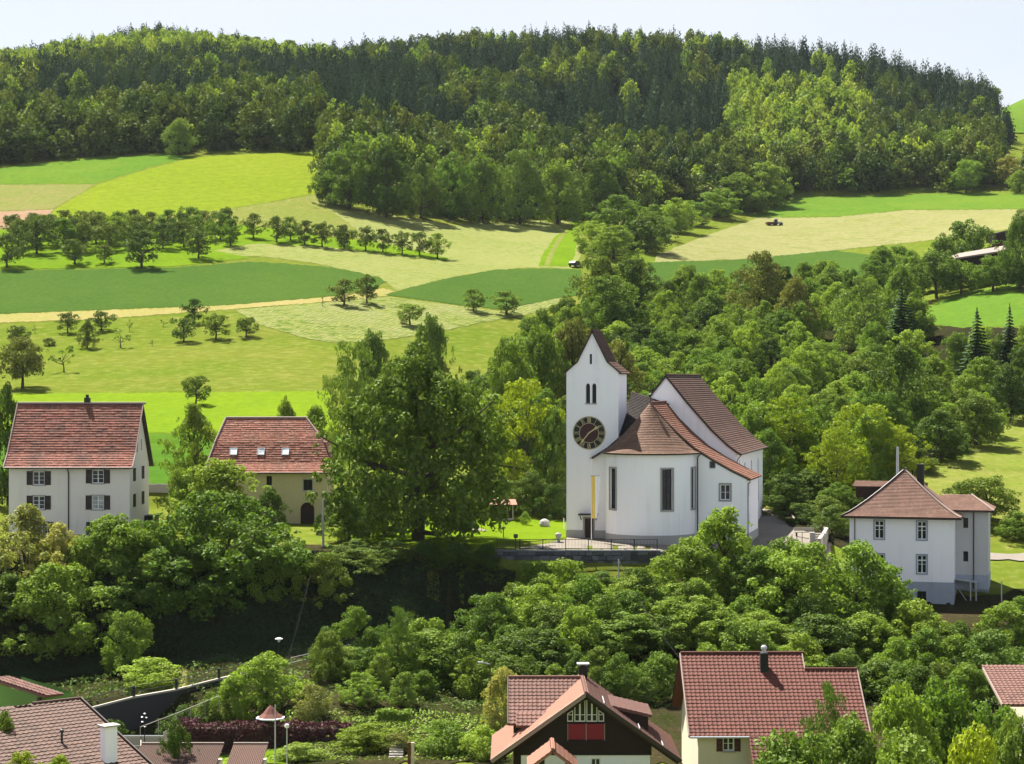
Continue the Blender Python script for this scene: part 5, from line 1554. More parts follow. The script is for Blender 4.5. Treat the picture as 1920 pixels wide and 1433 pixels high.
mb = MB(); mb.poly([(wAll-.35,a,b) for a,b in [(-1.6,0),(2*yR-1.8,0),(2*yR-1.8,zE-.2),(yc2,zc2-.25),(-1.6,zE-1.5)]]); mb.poly([(lowx+.3,-1.6,0),(wAll-.35,-1.6,0),(wAll-.35,-1.6,zE-1.5),(lowx+.3,-1.6,zE-1.5)]); mb.obj('side_wall', M_wood, h5)
n = MB(); n.tube((0,-.08,zE-.06),(lowx,-.08,zE-.06),.07,.07,8); n.obj('gutter', M_grey, h5)
xc = x5(1434,135); yq = ed.y*SL5*.80; zq = zE+ed.z*SL5*.80
n = MB(); n.box(xc-.27,yq-.27,zq-.3,xc+.27,yq+.27,zR+.22); ch = n.obj('chimney', M_clockb, h5)
n = MB(); n.lathe([(.15,0),(.15,.25),(.21,.27),(.21,.42),(.12,.52)], 12, (xc,yq,zR+.22)); n.obj('chimney_cowl', M_grey, ch)
n = MB(); n.box(-1.6,2.0,2.4,.55,4.0,2.6); 
bo = n.obj('balcony', M_wood, h5)
n = MB(); n.box(-1.6,2.0,2.6,-.1,2.08,3.5); 
for i in range(8): n.box(-1.6+i*.19,1.96,2.6,-1.5+i*.19,2.0,3.5)
n.obj('balcony_rail', M_wood, bo)

# ================================================================== brown roofs, bottom left
hl = thing('brown_roof_house', 'house under a wide brown tiled roof with white chimney at bottom left', 'house', (-26.35, 101.9, -21.8), math.atan2(2.9,3.45))
# local x runs along the ridge, local -y down the slope
sl = math.atan(.32); zr = -16.8+21.8
Rl = 4.52
e_dn = Vector((0,math.cos(sl),math.sin(sl)))
SLb = 9.6
o = Vector((-9.5,0,zr)) - e_dn*SLb
clip = [(0,0),(9.5+Rl,0),(9.5+Rl,SLb),(9.5+1.75,SLb),(9.5+1.75,SLb-.42),(9.5+1.35,SLb-.42),(9.5+.6,SLb+.0),(0,SLb)]
broof = pan_roof(hl, o, (1,0,0), e_dn, 9.5+Rl, SLb, M_tile_b, clip=clip, budget=300, name='roof', w=.31, h=.345, key=lambda p: (p.x/p.y*FPX+HX < -5)*50 + p.y*.1 + (p.z/p.y < -.197)*50)
o2 = Vector((9.5-5+Rl,0,zr)) - Vector((0,-math.cos(sl),math.sin(sl)))*6
pan_roof(hl, (Rl,6*math.cos(sl),zr-6*math.sin(sl)), (-1,0,0), (0,-math.cos(sl),math.sin(sl)), 14, 6, M_tile_b, budget=0, name='back_roof')
ridge_caps(hl, (1.8,0,zr+.06),(Rl,0,zr+.06), .10, M_tile_b)
mb = MB(); mb.box(-9,-SLb*math.cos(sl)+.8,-4,Rl-.6,5.0,zr-3.0); mb.poly([(Rl-.6,-8.2,zr-3.1),(Rl-.6,5,zr-2),(Rl-.6,0,zr-.3)]); mb.obj('wall', M_cream, hl)
n = MB(); n.beam((Rl+.08,0,zr+.03),(Rl+.08,-SLb*math.cos(sl),zr+.03-SLb*math.sin(sl)),.08,.16); n.obj('verge', M_brownm, hl)
# chimney: a white block standing on the slope
IW = (Matrix.Translation(hl.location) @ Matrix.Rotation(hl.rotation_euler.z,4,'Z')).inverted()
cb = IW @ P(204,1405,98.6)
n = MB(); n.box(cb.x-.33,cb.y-.26,cb.z-.9,cb.x+.33,cb.y+.26,cb.z+1.15); ch = n.obj('chimney', M_white, hl)
n = MB(); n.box(cb.x-.46,cb.y-.38,cb.z+1.15,cb.x+.46,cb.y+.38,cb.z+1.23); n.obj('chimney_cap', M_conc, ch)
vb = IW @ P(116,1388,99.5); n = MB(); n.tube(vb-Vector((0,0,.3)), vb+Vector((0,0,.45)), .06, .06, 8); n.lathe([(.11,0),(.11,.1),(.02,.14)],8,tuple(vb+Vector((0,0,.42)))); n.obj('vent_pipe', M_dark, hl)
# small green house behind it
hg = thing('green_house', 'small green walled house with low brown tiled roof at left edge', 'house', P(-30,1330,112), R(-38))
gA, gB = P(-14,1262,111), P(96,1296,108.0); gC = P(84,1304,106.8); gD = P(-16,1272,109.6)
inv = (Matrix.Translation(hg.location) @ Matrix.Rotation(R(-38),4,'Z')).inverted()
a, b, c, d = inv@gA, inv@gB, inv@gC, inv@gD
eu = (c-d); L = eu.length
pan_roof(hg, d, eu, (a-d)-eu.normalized()*((a-d).dot(eu.normalized())), L, ((a-d)-eu.normalized()*((a-d).dot(eu.normalized()))).length+.35, M_tile_p, budget=60, name='roof', w=.34, h=.4)
g1, g2 = inv@P(-20,1278,109.9), inv@P(74,1308,107.2)
mb = MB(); back = Vector((-(g2-g1).y,(g2-g1).x,0)).normalized()*2.2
for p, q in ((g1,g2),(g2,g2+back),(g2+back,g1+back)): mb.poly([p-Vector((0,0,6)), q-Vector((0,0,6)), q+Vector((0,0,.02)), p+Vector((0,0,.02))])
mb.obj('wall', M_greenw, hg)
n = MB(); n.beam(g2-Vector((0,0,2)), g2+Vector((0,0,.0)), .2,.2); n.obj('corner_post', M_dark, hg)
# roof corner at the right picture edge
hr = thing('edge_house', 'house corner with rosy tiled roof cut by the right picture edge', 'house', (P(1880,1325,127).x, 127.0, zc(127,1322)-5), 0.0)
pan_roof(hr, (0,0,5.0), (1,0,0), Vector((0,5.2,(zc(132.2,1254)-zc(127,1322)))), 6, 5.9, M_tile_p, budget=120, name='roof')
mb = MB(); mb.box(2.6,1.6,-3,6,9,5.1); mb.obj('wall', M_cream, hr)
n = MB(); n.beam((-.04,0,5.0),(-.04,5.2,5.0+zc(132.2,1254)-zc(127,1322)),.06,.18); n.obj('verge', M_ridge, hr)
# low corrugated garage roofs along the bottom edge
for k, (x0, x1, lb) in enumerate(((265,420,'left one of the low corrugated garage roofs on the bottom edge'),(438,503,'right one of the low corrugated garage roofs on the bottom edge'))):
    Yg = 136
    g0, g1 = P(x0,1396,Yg), P(x1,1396,Yg)
    t = thing('garage', lb, 'garage', (g0.x, Yg, g0.z-2.6), 0.0, 'low garages at the bottom edge')
    Lg = g1.x-g0.x; mb = MB(); nc = int(Lg/.12)
    for i in range(nc):
        xa = i*Lg/nc; w_ = Lg/nc
        pts = [(xa,0,2.6),(xa+w_*.5,0,2.66),(xa+w_,0,2.6),(xa,-4.5,1.7),(xa+w_*.5,-4.5,1.76),(xa+w_,-4.5,1.7)]
        mb.add(pts, [(0,1,4,3)[::-1],(1,2,5,4)[::-1]])
    mb.obj('corrugated_roof', M_tile_b, t)
    n = MB(); n.box(0,-.08,2.62,Lg,.06,2.74); n.obj('ridge_strip', M_ridge, t)
    n = MB(); n.box(.1,-4.3,-2.5,Lg-.1,0,1.65); n.obj('wall', M_cream, t)
# little pavilion with red pyramid roof
t = thing('garden_pavilion', 'little garden pavilion with red pyramid roof and white rim', 'pavilion', P(507,1378,150), R(20))
zt, ze = zc(150,1322)-t.location.z, zc(150,1345)-t.location.z
n = MB(); n.lathe([(1.0,ze),(.62,ze+.3),(.28,ze+.68),(.02,zt)], 8); n.obj('roof', M_tile_r, t)
n = MB(); n.lathe([(1.12,ze-.1),(1.12,ze-.01),(.9,ze+.02)], 8); n.obj('rim', M_frame, t)
for i in range(4):
    a = R(45+90*i); n = MB(); n.box(.8*math.cos(a)-.05,.8*math.sin(a)-.05,-.6,.8*math.cos(a)+.05,.8*math.sin(a)+.05,ze-.1); n.obj('post', M_wood, t)
# barn at the right edge
M_barnroof = mat_plain('faded_barn_roof', (.24,.19,.165,1), (.17,.13,.115,1), rough=.9, scale=.5, amt=.6)
t = thing('barn', 'long low farm shed with pale roof behind the meadow trees at right', 'barn', P(1846,500,436), R(10))
q = lambda px, py, Y: (Matrix.Translation(t.location) @ Matrix.Rotation(R(10),4,'Z')).inverted() @ P(px,py,Y)
a, b, c, d = q(1782,478,438), q(1898,458,432), q(1905,466,427), q(1790,484,431)
n = MB(); n.add([d,c,b,a,d-Vector((0,0,.35)),c-Vector((0,0,.35)),b-Vector((0,0,.35)),a-Vector((0,0,.35))], [(0,1,2,3),(7,6,5,4),(0,4,5,1),(1,5,6,2),(2,6,7,3),(3,7,4,0)]); n.obj('roof', M_barnroof, t)
n = MB(); n.add([q(1792,484,432),q(1900,468,429),q(1900,500,429),q(1792,508,432)], [(0,3,2,1)]); n.obj('wall', M_wood, t)
n = MB(); A, B = q(1860,458,441), q(1905,452,437); n.add([A,B,B-Vector((0,0,1.3)),A-Vector((0,0,1.3))], [(0,3,2,1)]); n.obj('red_board_wall', M_tile_r, t)
n = MB(); A, B, C, D_ = q(1868,437,446), q(1900,430,446), q(1906,453,446), q(1870,453,446); n.add([A,B,C,D_]+[x+Vector((0,6,0)) for x in (A,B,C,D_)], [(0,3,2,1),(4,5,6,7),(0,1,5,4),(1,2,6,5),(3,0,4,7)]); n.obj('gable', M_wood, t)
n = MB(); n.beam(q(1862,440,445),q(1908,428,445),.5,.3); n.obj('gable_roof_edge', M_brownm, t)
# ------------------------------------------------------------------ hedgerow and clump at the forest foot
for px, top, w, Y, k, lf, lb in [
 (1165,368,120,556,'round',L_green,'tallest round tree at the lower end of the hedgerow beside the mown field'),
 (1112,415,80,528,'oval',L_bright,'bright green oval tree at the lower left end of the hedgerow'),
 (1212,402,100,540,'round',L_deep,'dark round hedgerow tree just right of the tallest one'),
 (1150,425,90,515,'round',L_green,'round hedgerow tree in front of the tallest one'),
 (1225,385,80,575,'oval',L_green,'hedgerow tree between the tallest one and the small gap'),
 (1268,372,80,600,'oval',L_bright,'light oval hedgerow tree left of the small gap of field'),
 (1300,380,70,625,'bush',L_green,'low hedgerow shrub in front of the small gap of field'),
 (1345,355,80,650,'round',L_bright,'light round hedgerow tree right of the small gap of field'),
 (1385,325,90,670,'round',L_green,'hedgerow tree halfway up towards the forest'),
 (1432,305,95,690,'round',L_green,'uppermost hedgerow tree against the dark forest'),
 (1415,345,60,672,'bush',L_deep,'dark shrub at the top end of the hedgerow'),
 ]: tree(px, top, w, Y, k, lf, lb, 'trees of the hedgerow')
for px, top, w, Y, k, lf, lb in [
 (655,268,105,556,'round',L_green,'big round tree at the left corner of the forest tongue'),
 (725,270,100,552,'round',L_deep,'round tree second from the left corner of the forest tongue'),
 (620,310,60,560,'round',L_deep,'small dark tree at the very corner of the forest tongue'),
 (790,300,80,560,'oval',L_deep,'dark oval tree in the shaded edge of the forest tongue'),
 (850,288,90,572,'oval',L_bright,'sunlit light green tree in the middle of the forest tongue'),
 (905,290,90,575,'round',L_green,'round tree right of the sunlit one in the forest tongue'),
 (975,285,95,585,'round',L_olive,'olive green tree at the right part of the forest tongue'),
 (1045,300,90,592,'round',L_green,'last round tree of the forest tongue before the hedgerow'),
 (1120,300,90,600,'round',L_deep,'dark tree behind the tallest hedgerow tree'),
 ]: tree(px, top, w, Y, k, lf, lb, 'trees of the forest tongue')
tree_g(335,291,222,58,'round',L_olive,'yellowish round tree at the upper field edge in front of the dark forest',ymin=300)

# ------------------------------------------------------------------ orchard
orc = []
def orow(y0, y1, x0, x1, st, h0, h1, jit=6):
    x = x0
    while x <= x1:
        t = (x-x0)/max(1,x1-x0)
        orc.append((x+_tr.uniform(-jit,jit), y0+(y1-y0)*t+_tr.uniform(-2,2), (h0+(h1-h0)*t)*_tr.uniform(.88,1.1)))
        x += st
orow(452,436, 22, 430, 33, 46, 40)
orow(464,448, 30, 440, 38, 50, 44)
orow(476,462, 70, 390, 46, 54, 46)
for px, b, h in [(475,447,42),(519,455,44),(545,451,40),(571,460,42),(604,464,44),(645,466,40),(686,470,42),(718,474,40),(754,477,40),(787,480,40),(820,484,42),
                 (432,462,46),(640,460,30)]: orc.append((px,b,h))
for px, b, h in orc:
    tree_g(px, b, b-h*1.08, h*1.03, 'fruit', L_orch if _tr.random() < .7 else L_green, 'small round fruit tree in the crowded orchard rows on the slope', 'fruit trees in the orchard rows', ymin=380)
for px, b, top, w, lb in [
 (13,502,440,62,'fruit tree at the left picture edge on the lower side of the orchard'),
 (140,496,450,54,'fruit tree on the lower orchard edge between the leftmost one and the tallest one'),
 (265,502,434,74,'tallest fruit tree standing alone on the lower edge of the orchard'),
 (372,485,432,56,'fruit tree on the lower orchard edge right of the tallest one'),
 (196,494,458,40,'small thin fruit tree just left of the tallest orchard tree'),
 ]: tree_g(px, b, top, w, 'fruit', L_orch, lb, 'fruit trees on the lower orchard edge', ymin=380)

# ------------------------------------------------------------------ single trees on the meadow
for px, b, top, w, k, lf, lb in [
 (645,573,525,58,'fruit',L_orch,'left one of the two fruit trees at the tip of the wheat field'),
 (688,569,515,50,'fruit',L_orch,'taller right one of the two fruit trees at the tip of the wheat field'),
 (888,584,543,52,'fruit',L_olive,'smaller left one of the two umbrella shaped trees by the green wedge field'),
 (950,590,547,66,'fruit',L_olive,'wider right one of the two umbrella shaped trees by the green wedge field'),
 (768,610,570,56,'fruit',L_olive,'spreading fruit tree on the lower edge of the mown field'),
 (127,625,585,42,'fruit',L_orch,'left tree of the upper pair under the wheat field at left'),
 (190,620,583,48,'fruit',L_orch,'right tree of the upper pair under the wheat field at left'),
 (164,653,600,38,'oval',L_orch,'pointed dark fruit tree below the upper pair at left'),
 (226,652,620,38,'sapling',L_green,'thin leaning young tree right of the pointed dark fruit tree'),
 (120,698,650,46,'sapling',L_green,'loose young tree right of the big bronze tree at left'),
 (345,642,598,52,'fruit',L_deep,'lower left tree of the group of four on the rough meadow'),
 (405,636,588,54,'fruit',L_deep,'lower middle tree of the group of four on the rough meadow'),
 (364,606,562,44,'fruit',L_deep,'uppermost tree of the group of four on the rough meadow'),
 (462,632,596,46,'fruit',L_deep,'right hand tree of the group of four on the rough meadow'),
 (368,760,706,58,'fruit',L_deep,'lone dark fruit tree on the bright meadow between the two red roofs'),
 (42,728,632,90,'tree',L_red,'big bronze tinged tree at the left edge of the rough meadow'),
 (35,652,612,46,'fruit',L_orch,'small tree behind the big bronze tree at the left edge'),
 (92,648,634,26,'bush',L_orch,'tiny dark shrub near the big bronze tree at left'),
 (243,622,600,14,'sapling',L_green,'bare staked sapling between the upper pair and the group of four'),
 (306,613,600,14,'sapling',L_green,'bare staked sapling left of the group of four'),
 (285,650,638,12,'sapling',L_green,'tiny staked sapling below the group of four'),
 (65,625,610,12,'sapling',L_green,'tiny staked sapling near the left picture edge'),
 (605,576,556,14,'sapling',L_green,'tiny sapling left of the pair at the tip of the wheat field'),
 (1040,600,572,36,'bush',L_green,'small bush on the meadow slope below the green wedge field'),
 ]: tree_g(px, b, top, w, k, lf, lb, ymin=240)

# ------------------------------------------------------------------ right hand farm and orchard
for px, b, top, w, k, lf, lb in [
 (1812,363,298,58,'tree',L_bright,'round solitary tree on the upper field in front of the dark forest'),
 (1888,352,292,62,'fruit',L_red,'reddish brown tree at the right edge of the upper field'),
 (1848,352,316,34,'tree',L_deep,'small dark tree between the solitary tree and the reddish one'),
 (1912,362,318,46,'round',L_green,'green tree cut by the right picture edge on the upper field'),
 (1757,560,470,92,'tree',L_olive,'leftmost tree of the row on the right hand meadow below the barn'),
 (1802,552,490,66,'fruit',L_green,'second tree of the row on the right hand meadow below the barn'),
 (1862,547,478,80,'tree',L_green,'third tree of the row on the right hand meadow below the barn'),
 (1915,545,485,60,'tree',L_deep,'fourth tree of the row at the right picture edge below the barn'),
 (1828,528,470,70,'tree',L_green,'tree behind the gap in the row below the barn'),
 ]: tree_g(px, b, top, w, k, lf, lb, ymin=330)
tree(1816,414,112,448,'round',L_olive,'broad round tree just left of the barn on the right')
tree(1768,440,70,440,'round',L_olive,'smaller yellowish tree leaning on the broad one left of the barn')
tree(1912,396,70,415,'round',L_olive,'tall tree at the right picture edge in front of the barn')

# ------------------------------------------------------------------ wood on the hillside right of the church
for px, top, w, Y, k, lf, lb in [
 (1120,486,110,405,'round',L_deep,'dark round tree at the upper left tip of the hillside wood'),
 (1185,478,100,420,'round',L_deep,'dark tree beside the one at the upper left tip of the hillside wood'),
 (1150,520,120,392,'round',L_green,'green tree right below the dark tip of the hillside wood'),
 (1428,476,104,400,'round',L_red,'bronze tinged round tree at the top of the hillside wood'),
 (1492,516,72,385,'round',L_red,'reddish tree right of the bronze one at the top of the hillside wood'),
 (1620,515,110,372,'feather',L_olive,'tall feathery olive tree at the top of the hillside wood'),
 (1690,540,110,360,'spruce',L_spruce,'dark pine in the upper part of the hillside wood'),
 (1690,498,80,388,'round',L_green,'green tree at the upper right corner of the hillside wood'),
 (1832,580,96,330,'spruce',L_spruce,'left one of the two spruces below the right hand meadow'),
 (1893,572,66,335,'spruce',L_spruce,'right one of the two spruces below the right hand meadow'),
 (1690,652,130,285,'oval',L_deep,'dark oval tree in the middle of the hillside wood'),
 (1622,755,150,246,'feather',L_lime,'bright yellow green feathery tree behind the grey stepped wall'),
 (1570,800,110,240,'feather',L_lime,'smaller yellow green tree left of the bright feathery one'),
 (1480,742,140,252,'feather',L_lime,'yellow green feathery tree right above the nave roof'),
 (1690,800,90,244,'feather',L_lime,'yellow green tree behind the hipped house chimney'),
 (985,708,150,240,'feather',L_lime,'yellow green feathery tree left of the clock tower'),
 (915,752,110,244,'feather',L_lime,'yellow green tree between the great linden and the feathery one'),
 (1040,765,90,236,'round',L_green,'green tree right behind the left edge of the clock tower'),
 (955,640,110,286,'round',L_green,'round tree on the slope above the yellow green trees'),
 (1012,612,110,296,'round',L_green,'taller round tree on the slope left of the tower gable'),
 (1075,600,120,300,'round',L_red,'bronze tinged tree right behind the tower gable'),
 (1160,640,110,290,'round',L_red,'brownish tree between tower gable and nave gable'),
 (655,640,104,236,'feather',L_olive,'slender grey green feathery tree left of the great linden'),
 (700,622,84,262,'round',L_olive,'light tree showing over the left top of the great linden'),
 (808,592,86,286,'round',L_olive,'round light tree showing over the top of the great linden'),
 (535,745,50,250,'round',L_green,'small tree right behind the roof of the yellow house'),
 (590,765,70,248,'bush',L_green,'bushes right behind the hipped roof end of the yellow house'),
 (365,760,104,232,'oval',L_green,'tall oval tree between the two red roofed houses'),
 (15,722,80,225,'round',L_deep,'dark tree left behind the large red roofed house'),
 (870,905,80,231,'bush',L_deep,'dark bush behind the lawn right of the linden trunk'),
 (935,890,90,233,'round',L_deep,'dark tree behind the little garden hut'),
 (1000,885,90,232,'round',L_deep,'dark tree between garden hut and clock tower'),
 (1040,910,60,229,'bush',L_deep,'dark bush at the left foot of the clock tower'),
 (1130,1072,70,187.5,'bush',L_green,'bush under the terrace wall right of the clipped hedge'),
 (1190,1066,80,187.5,'bush',L_deep,'dark bush under the right end of the terrace wall'),
 (345,1325,90,156,'bush',L_deep,'dark bush growing before the roadside wall'),
 (395,1300,80,158,'bush',L_deep,'dark bush before the right end of the roadside wall'),
 (215,1352,60,155,'bush',L_deep,'low dark bush before the left end of the roadside wall'),
 (668,1012,80,191,'bush',L_deep,'low bush added for shade left of the terrace edge below the linden'),  # low bushes added to stand for the black shade along this edge
 (735,1014,80,190.5,'bush',L_deep,'low bush added for shade on the terrace edge straight below the linden'),
 (800,1016,80,190.5,'bush',L_deep,'low bush added for shade on the terrace edge right below the linden'),
 (862,1018,76,190.5,'bush',L_deep,'low bush added for shade between linden and terrace wall'),
 (912,1022,60,190.6,'bush',L_deep,'low bush added for shade at the left end of the terrace wall'),
 (700,930,90,207,'bush',L_deep,'bush added for shade under the left skirts of the linden'),
 (1500,945,70,226,'bush',L_deep,'dark low bush in front of the trees by the curved wall'),
 (1560,950,70,219,'bush',L_deep,'dark low bush between curved wall and hipped house'),
 (1470,890,90,236,'round',L_deep,'dark tree behind the terrace right of the nave'),
 (1520,880,100,240,'round',L_deep,'dark tree behind the curved grey wall'),
 (1570,905,80,234,'oval',L_green,'green tree between curved wall and hipped roof'),
 (1455,930,60,233,'bush',L_deep,'dark bush at the right corner of the nave'),
 (1500,935,70,236,'bush',L_deep,'dark bush behind the left end of the curved wall'),
 (1545,930,80,231,'bush',L_deep,'dark bush behind the right bend of the curved wall'),
 (1590,960,60,226,'bush',L_deep,'dark bush at the left wall of the hipped house'),
 (1760,770,120,268,'round',L_deep,'broad dark tree in the shaded lower corner of the hillside wood'),
 (1830,740,120,282,'round',L_deep,'dark tree left of the meadow in the shaded lower corner of the hillside wood'),
 (1715,835,80,258,'round',L_deep,'dark tree at the left end of the lower right meadow'),
 (1895,690,90,305,'round',L_deep,'dark tree at the right picture edge over the lower meadow'),
 (1850,893,118,232,'tree',L_deep,'dark tree with a visible trunk right behind the hipped house'),
 (1905,960,70,226,'round',L_green,'green tree at the right picture edge behind the hipped house'),
 (1800,905,60,240,'bush',L_green,'bush at the lower edge of the right hand meadow'),
 ]: tree(px, top, w, Y, k, lf, lb)

hill = []
hp = [(1085,600),(1125,560),(1230,560),(1400,555),(1480,552),(1560,540),(1700,505),(1735,585),(1722,640),(1738,685),(1930,680),(2120,690),(2120,760),(1900,765),(1850,812),(1790,860),(1725,872),(1700,935),(1450,940),(1240,945),(1175,935),(1175,690)]
hp_l = [(870,900),(905,700),(960,660),(1085,600),(1175,690),(1175,935),(1000,935)]
for poly, cnt in ((hp, 172), (hp_l, 26)):
    tries = 0; got = []
    x0, x1 = min(p[0] for p in poly), max(p[0] for p in poly); y0, y1 = min(p[1] for p in poly), max(p[1] for p in poly)
    while len(got) < cnt and tries < 9000:
        tries += 1
        px, py = _tr.uniform(x0,x1), _tr.uniform(y0,y1)
        if not in_poly(px, py, poly): continue
        g = G(px, py, 232)
        if any((g.x-q.x)**2+(g.y-q.y)**2 < 5.4**2 for q in got): continue
        if g.y < 236: continue
        got.append(g)
    for g in got:
        h = _tr.uniform(6.0, 9.5) if g.y > 262 else _tr.uniform(7.5, 11)
        w = _tr.uniform(6, 9)
        px = HX+g.x/g.y*FPX
        if px > 1740 and g.y < 300: h *= .7
        lf = _tr.choices([L_green, L_bright, L_deep], [5,4,2])[0]
        lb = {L_green:'mid green bushy tree within the dense hillside wood behind the church', L_bright:'light green bushy tree within the dense hillside wood behind the church',
              L_deep:'dark green bushy tree within the dense hillside wood behind the church'}[lf]
        tree_at(g.x, g.y, g.z, w, h, _tr.choice(['round','round','oval','bush']), lf, lb, 'trees of the hillside wood', name='broadleaf_tree', cat='tree')

# ------------------------------------------------------------------ great linden beside the church
tree(782, 646, 312, 201, 'linden', L_linden, 'great dark linden tree left of the church, the largest crown of all', base=1018, rz=2.2)

# ------------------------------------------------------------------ trees on the bank under the church
for px, top, w, Y, k, lf, lb in [
 (48,952,160,193,'oval',L_pale,'pale yellowish feathery tree before the left corner of the large red roofed house'),
 (112,985,110,188,'oval',L_pale,'smaller pale feathery tree right of the yellowish one'),
 (225,968,150,190,'round',L_green,'leafy tree below the right half of the large red roofed house'),
 (285,985,110,193,'round',L_green,'leafy tree at the right corner of the large red roofed house'),
 (175,1010,120,186,'round',L_green,'bushy tree below the downpipe of the large red roofed house'),
 (240,1050,140,181,'round',L_olive,'olive tinted tree on the bank between the two darkest crowns'),
 (110,1062,190,176,'round',L_green,'dark broad tree on the bank at left above the brown tiled roof'),
 (15,1075,140,178,'round',L_deep,'dark tree cut by the left picture edge on the bank'),
 
 (340,1010,170,181,'round',L_green,'tree leaning out at the left flank of the very broad tree'),
 (510,1005,100,190,'round',L_green,'tree at the right flank of the very broad tree'),
 (412,862,165,208,'round',L_green,'clipped looking round tree hiding the left wall of the yellow house'),
 (345,880,80,210,'bush',L_green,'bush at the left foot of the round tree by the yellow house'),
 (506,918,66,205,'bush',L_deep,'dark bush under the small window of the yellow house'),
 (598,968,24,207,'bush',L_deep,'small clipped ball shrub beside the arched door'),
 (655,935,100,199,'oval',L_green,'bushy tree under the left side of the great linden'),
 (675,1028,120,188,'round',L_deep,'ivy clad shrub below the great linden'),
 (610,1040,90,188,'bush',L_deep,'dark shrub by the wooden pole on the bank'),
 (240,1150,100,172,'bush',L_green,'sunlit bush between the two dark hollows of the bank'),
 (280,1235,120,166,'bush',L_bright,'low bright bush above the roadside wall'),
 (1355,955,150,187,'oval',L_bright,'tall leafy tree whose tip reaches over the foot of the church annex'),
 (1290,1010,150,184,'round',L_green,'leafy tree left of the tall one before the church apse'),
 (1420,1030,130,184,'round',L_green,'leafy tree right of the tall one before the church annex'),
 (1500,1020,170,182,'round',L_bright,'light green tree in the middle between church and hipped house'),
 (1610,1022,180,183,'round',L_bright,'light green tree hiding the left wall of the hipped house'),
 (1660,1060,90,186,'round',L_green,'tree touching the front wall of the hipped house'),
 (1205,1078,140,180,'round',L_green,'leafy tree under the dark terrace wall'),
 (1095,1085,140,180,'round',L_green,'leafy tree left of the one under the terrace wall'),
 (1000,1100,130,178,'round',L_bright,'light leafy tree in the row below the clipped hedge'),
 (915,1118,130,176,'round',L_green,'leafy tree at the left end of the row below the clipped hedge'),
 (1170,1150,170,172,'round',L_green,'lower leafy tree above the chalet chimney'),
 (1290,1120,190,174,'broad',L_green,'broad leafy tree above the gap between chalet and red roof'),
 (1420,1150,150,174,'round',L_green,'leafy tree above the left ridge end of the big red roof'),
 (1540,1155,170,174,'round',L_deep,'dark leafy tree above the right ridge end of the big red roof'),
 (1625,1150,140,175,'round',L_green,'leafy tree on the slope under the hipped house'),
 (1500,1190,100,168,'bush',L_green,'bush close behind the chimney of the big red roof'),
 (800,1185,170,168,'round',L_green,'round leafy tree in the middle of the lower bank'),
 (870,1190,110,166,'bush',L_deep,'dark shrub right of the round tree on the lower bank'),
 (1000,1180,160,168,'round',L_deep,'dark leafy tree right behind the chalet roof'),
 (945,1255,80,152,'bush',L_pale,'shrub with whitish blossom left behind the chalet roof'),
 (746,1138,70,166,'feather',L_olive,'slender feathery birch on the lower bank'),
 (500,1225,130,160,'round',L_bright,'bright green tree behind the little red pyramid roof'),
 (440,1270,80,158,'bush',L_bright,'bright bush left of the little red pyramid roof'),
 (585,1285,70,155,'bush',L_pale,'variegated whitish shrub right of the little red pyramid roof'),
 (675,1262,90,158,'oval',L_bright,'bright shrub left of the slender birch'),
 (640,1215,110,168,'bush',L_green,'low shrub on the bank above the upper railing'),
 (700,1185,70,172,'bush',L_olive,'olive shrub beside the upper railing'),
 (690,1358,120,146,'round',L_lime,'lime yellow weeping shrub in the garden'),
 (745,1375,60,145,'bush',L_red,'brownish shrub beside the garden steps'),
 (830,1352,100,145,'bush',L_bright,'round bright bush left of the chalet'),
 (905,1362,80,143,'bush',L_bright,'round bush touching the left eave of the chalet'),
 (560,1395,90,143,'bush',L_green,'low garden bush under the purple hedge'),
 (330,1352,60,134,'oval',L_deep,'dark upright shrub between the low garage roofs'),
 (8,1338,70,100,'oval',L_deep,'dark shrub in front of the brown tiled roof at the left edge'),
 (40,1412,60,96,'bush',L_lime,'leafy yellow green sprig at the bottom left corner'),
 (110,1418,60,95,'bush',L_lime,'second yellow green sprig on the bottom edge at left'),
 (1552,1280,90,122,'feather',L_olive,'slender young tree before the right end of the big red roof'),
 (1690,1288,170,113,'round',L_bright,'left part of the pair of bright green trees at bottom right'),
 (1770,1276,190,115,'round',L_bright,'taller one of the pair of bright green trees at bottom right'),
 (1850,1325,170,113,'round',L_bright,'bright green tree below the tiled roof at the right edge'),
 (1905,1340,130,108,'round',L_olive,'olive tree at the bottom right corner'),
 (1600,1345,190,112,'round',L_olive,'olive green tree before the right wall of the big red roof house'),
 (1490,1380,220,108,'bush',L_olive,'olive green bush before the lower corner of the big red roof'),
 (1700,1385,220,104,'bush',L_olive,'yellowish bush at the bottom edge under the bright green pair'),
 (1830,1375,170,102,'bush',L_lime,'yellow tinged bush at the bottom edge near the right corner'),
 (1790,1172,90,181,'bush',L_olive,'shrub left below the brush pile'),
 (1860,1185,100,180,'bush',L_red,'bronze shrub right below the brush pile'),
 (1915,1120,70,192,'bush',L_bright,'bright bush right of the grey fence post'),
 (1910,1180,90,180,'bush',L_olive,'olive shrub at the right picture edge on the bank'),
 (1740,1210,120,172,'bush',L_green,'green shrub on the bank under the hipped house'),
 (1830,1235,130,170,'bush',L_deep,'dark shrub on the bank above the roof at the right edge'),
 (1905,1220,90,172,'bush',L_green,'green shrub above the roof at the right edge'),
 (1660,1240,140,166,'bush',L_deep,'dark shrub right behind the big red roof'),
 (985,960,20,222,'bush',L_bright,'small light shrub on the lawn before the dark trees'),
 ]:
    bs = 1475 if Y < 101 and px < 200 else None
    if px < 640 and 180 < Y < 197 and w > 80: Y = 181.0 + (Y-181)*.2; bs = 1140     # rooted in the steep face
    tree(px, top, w*(1.12 if bs else 1), Y, k, lf, lb, 'trees and shrubs on the bank', base=bs)
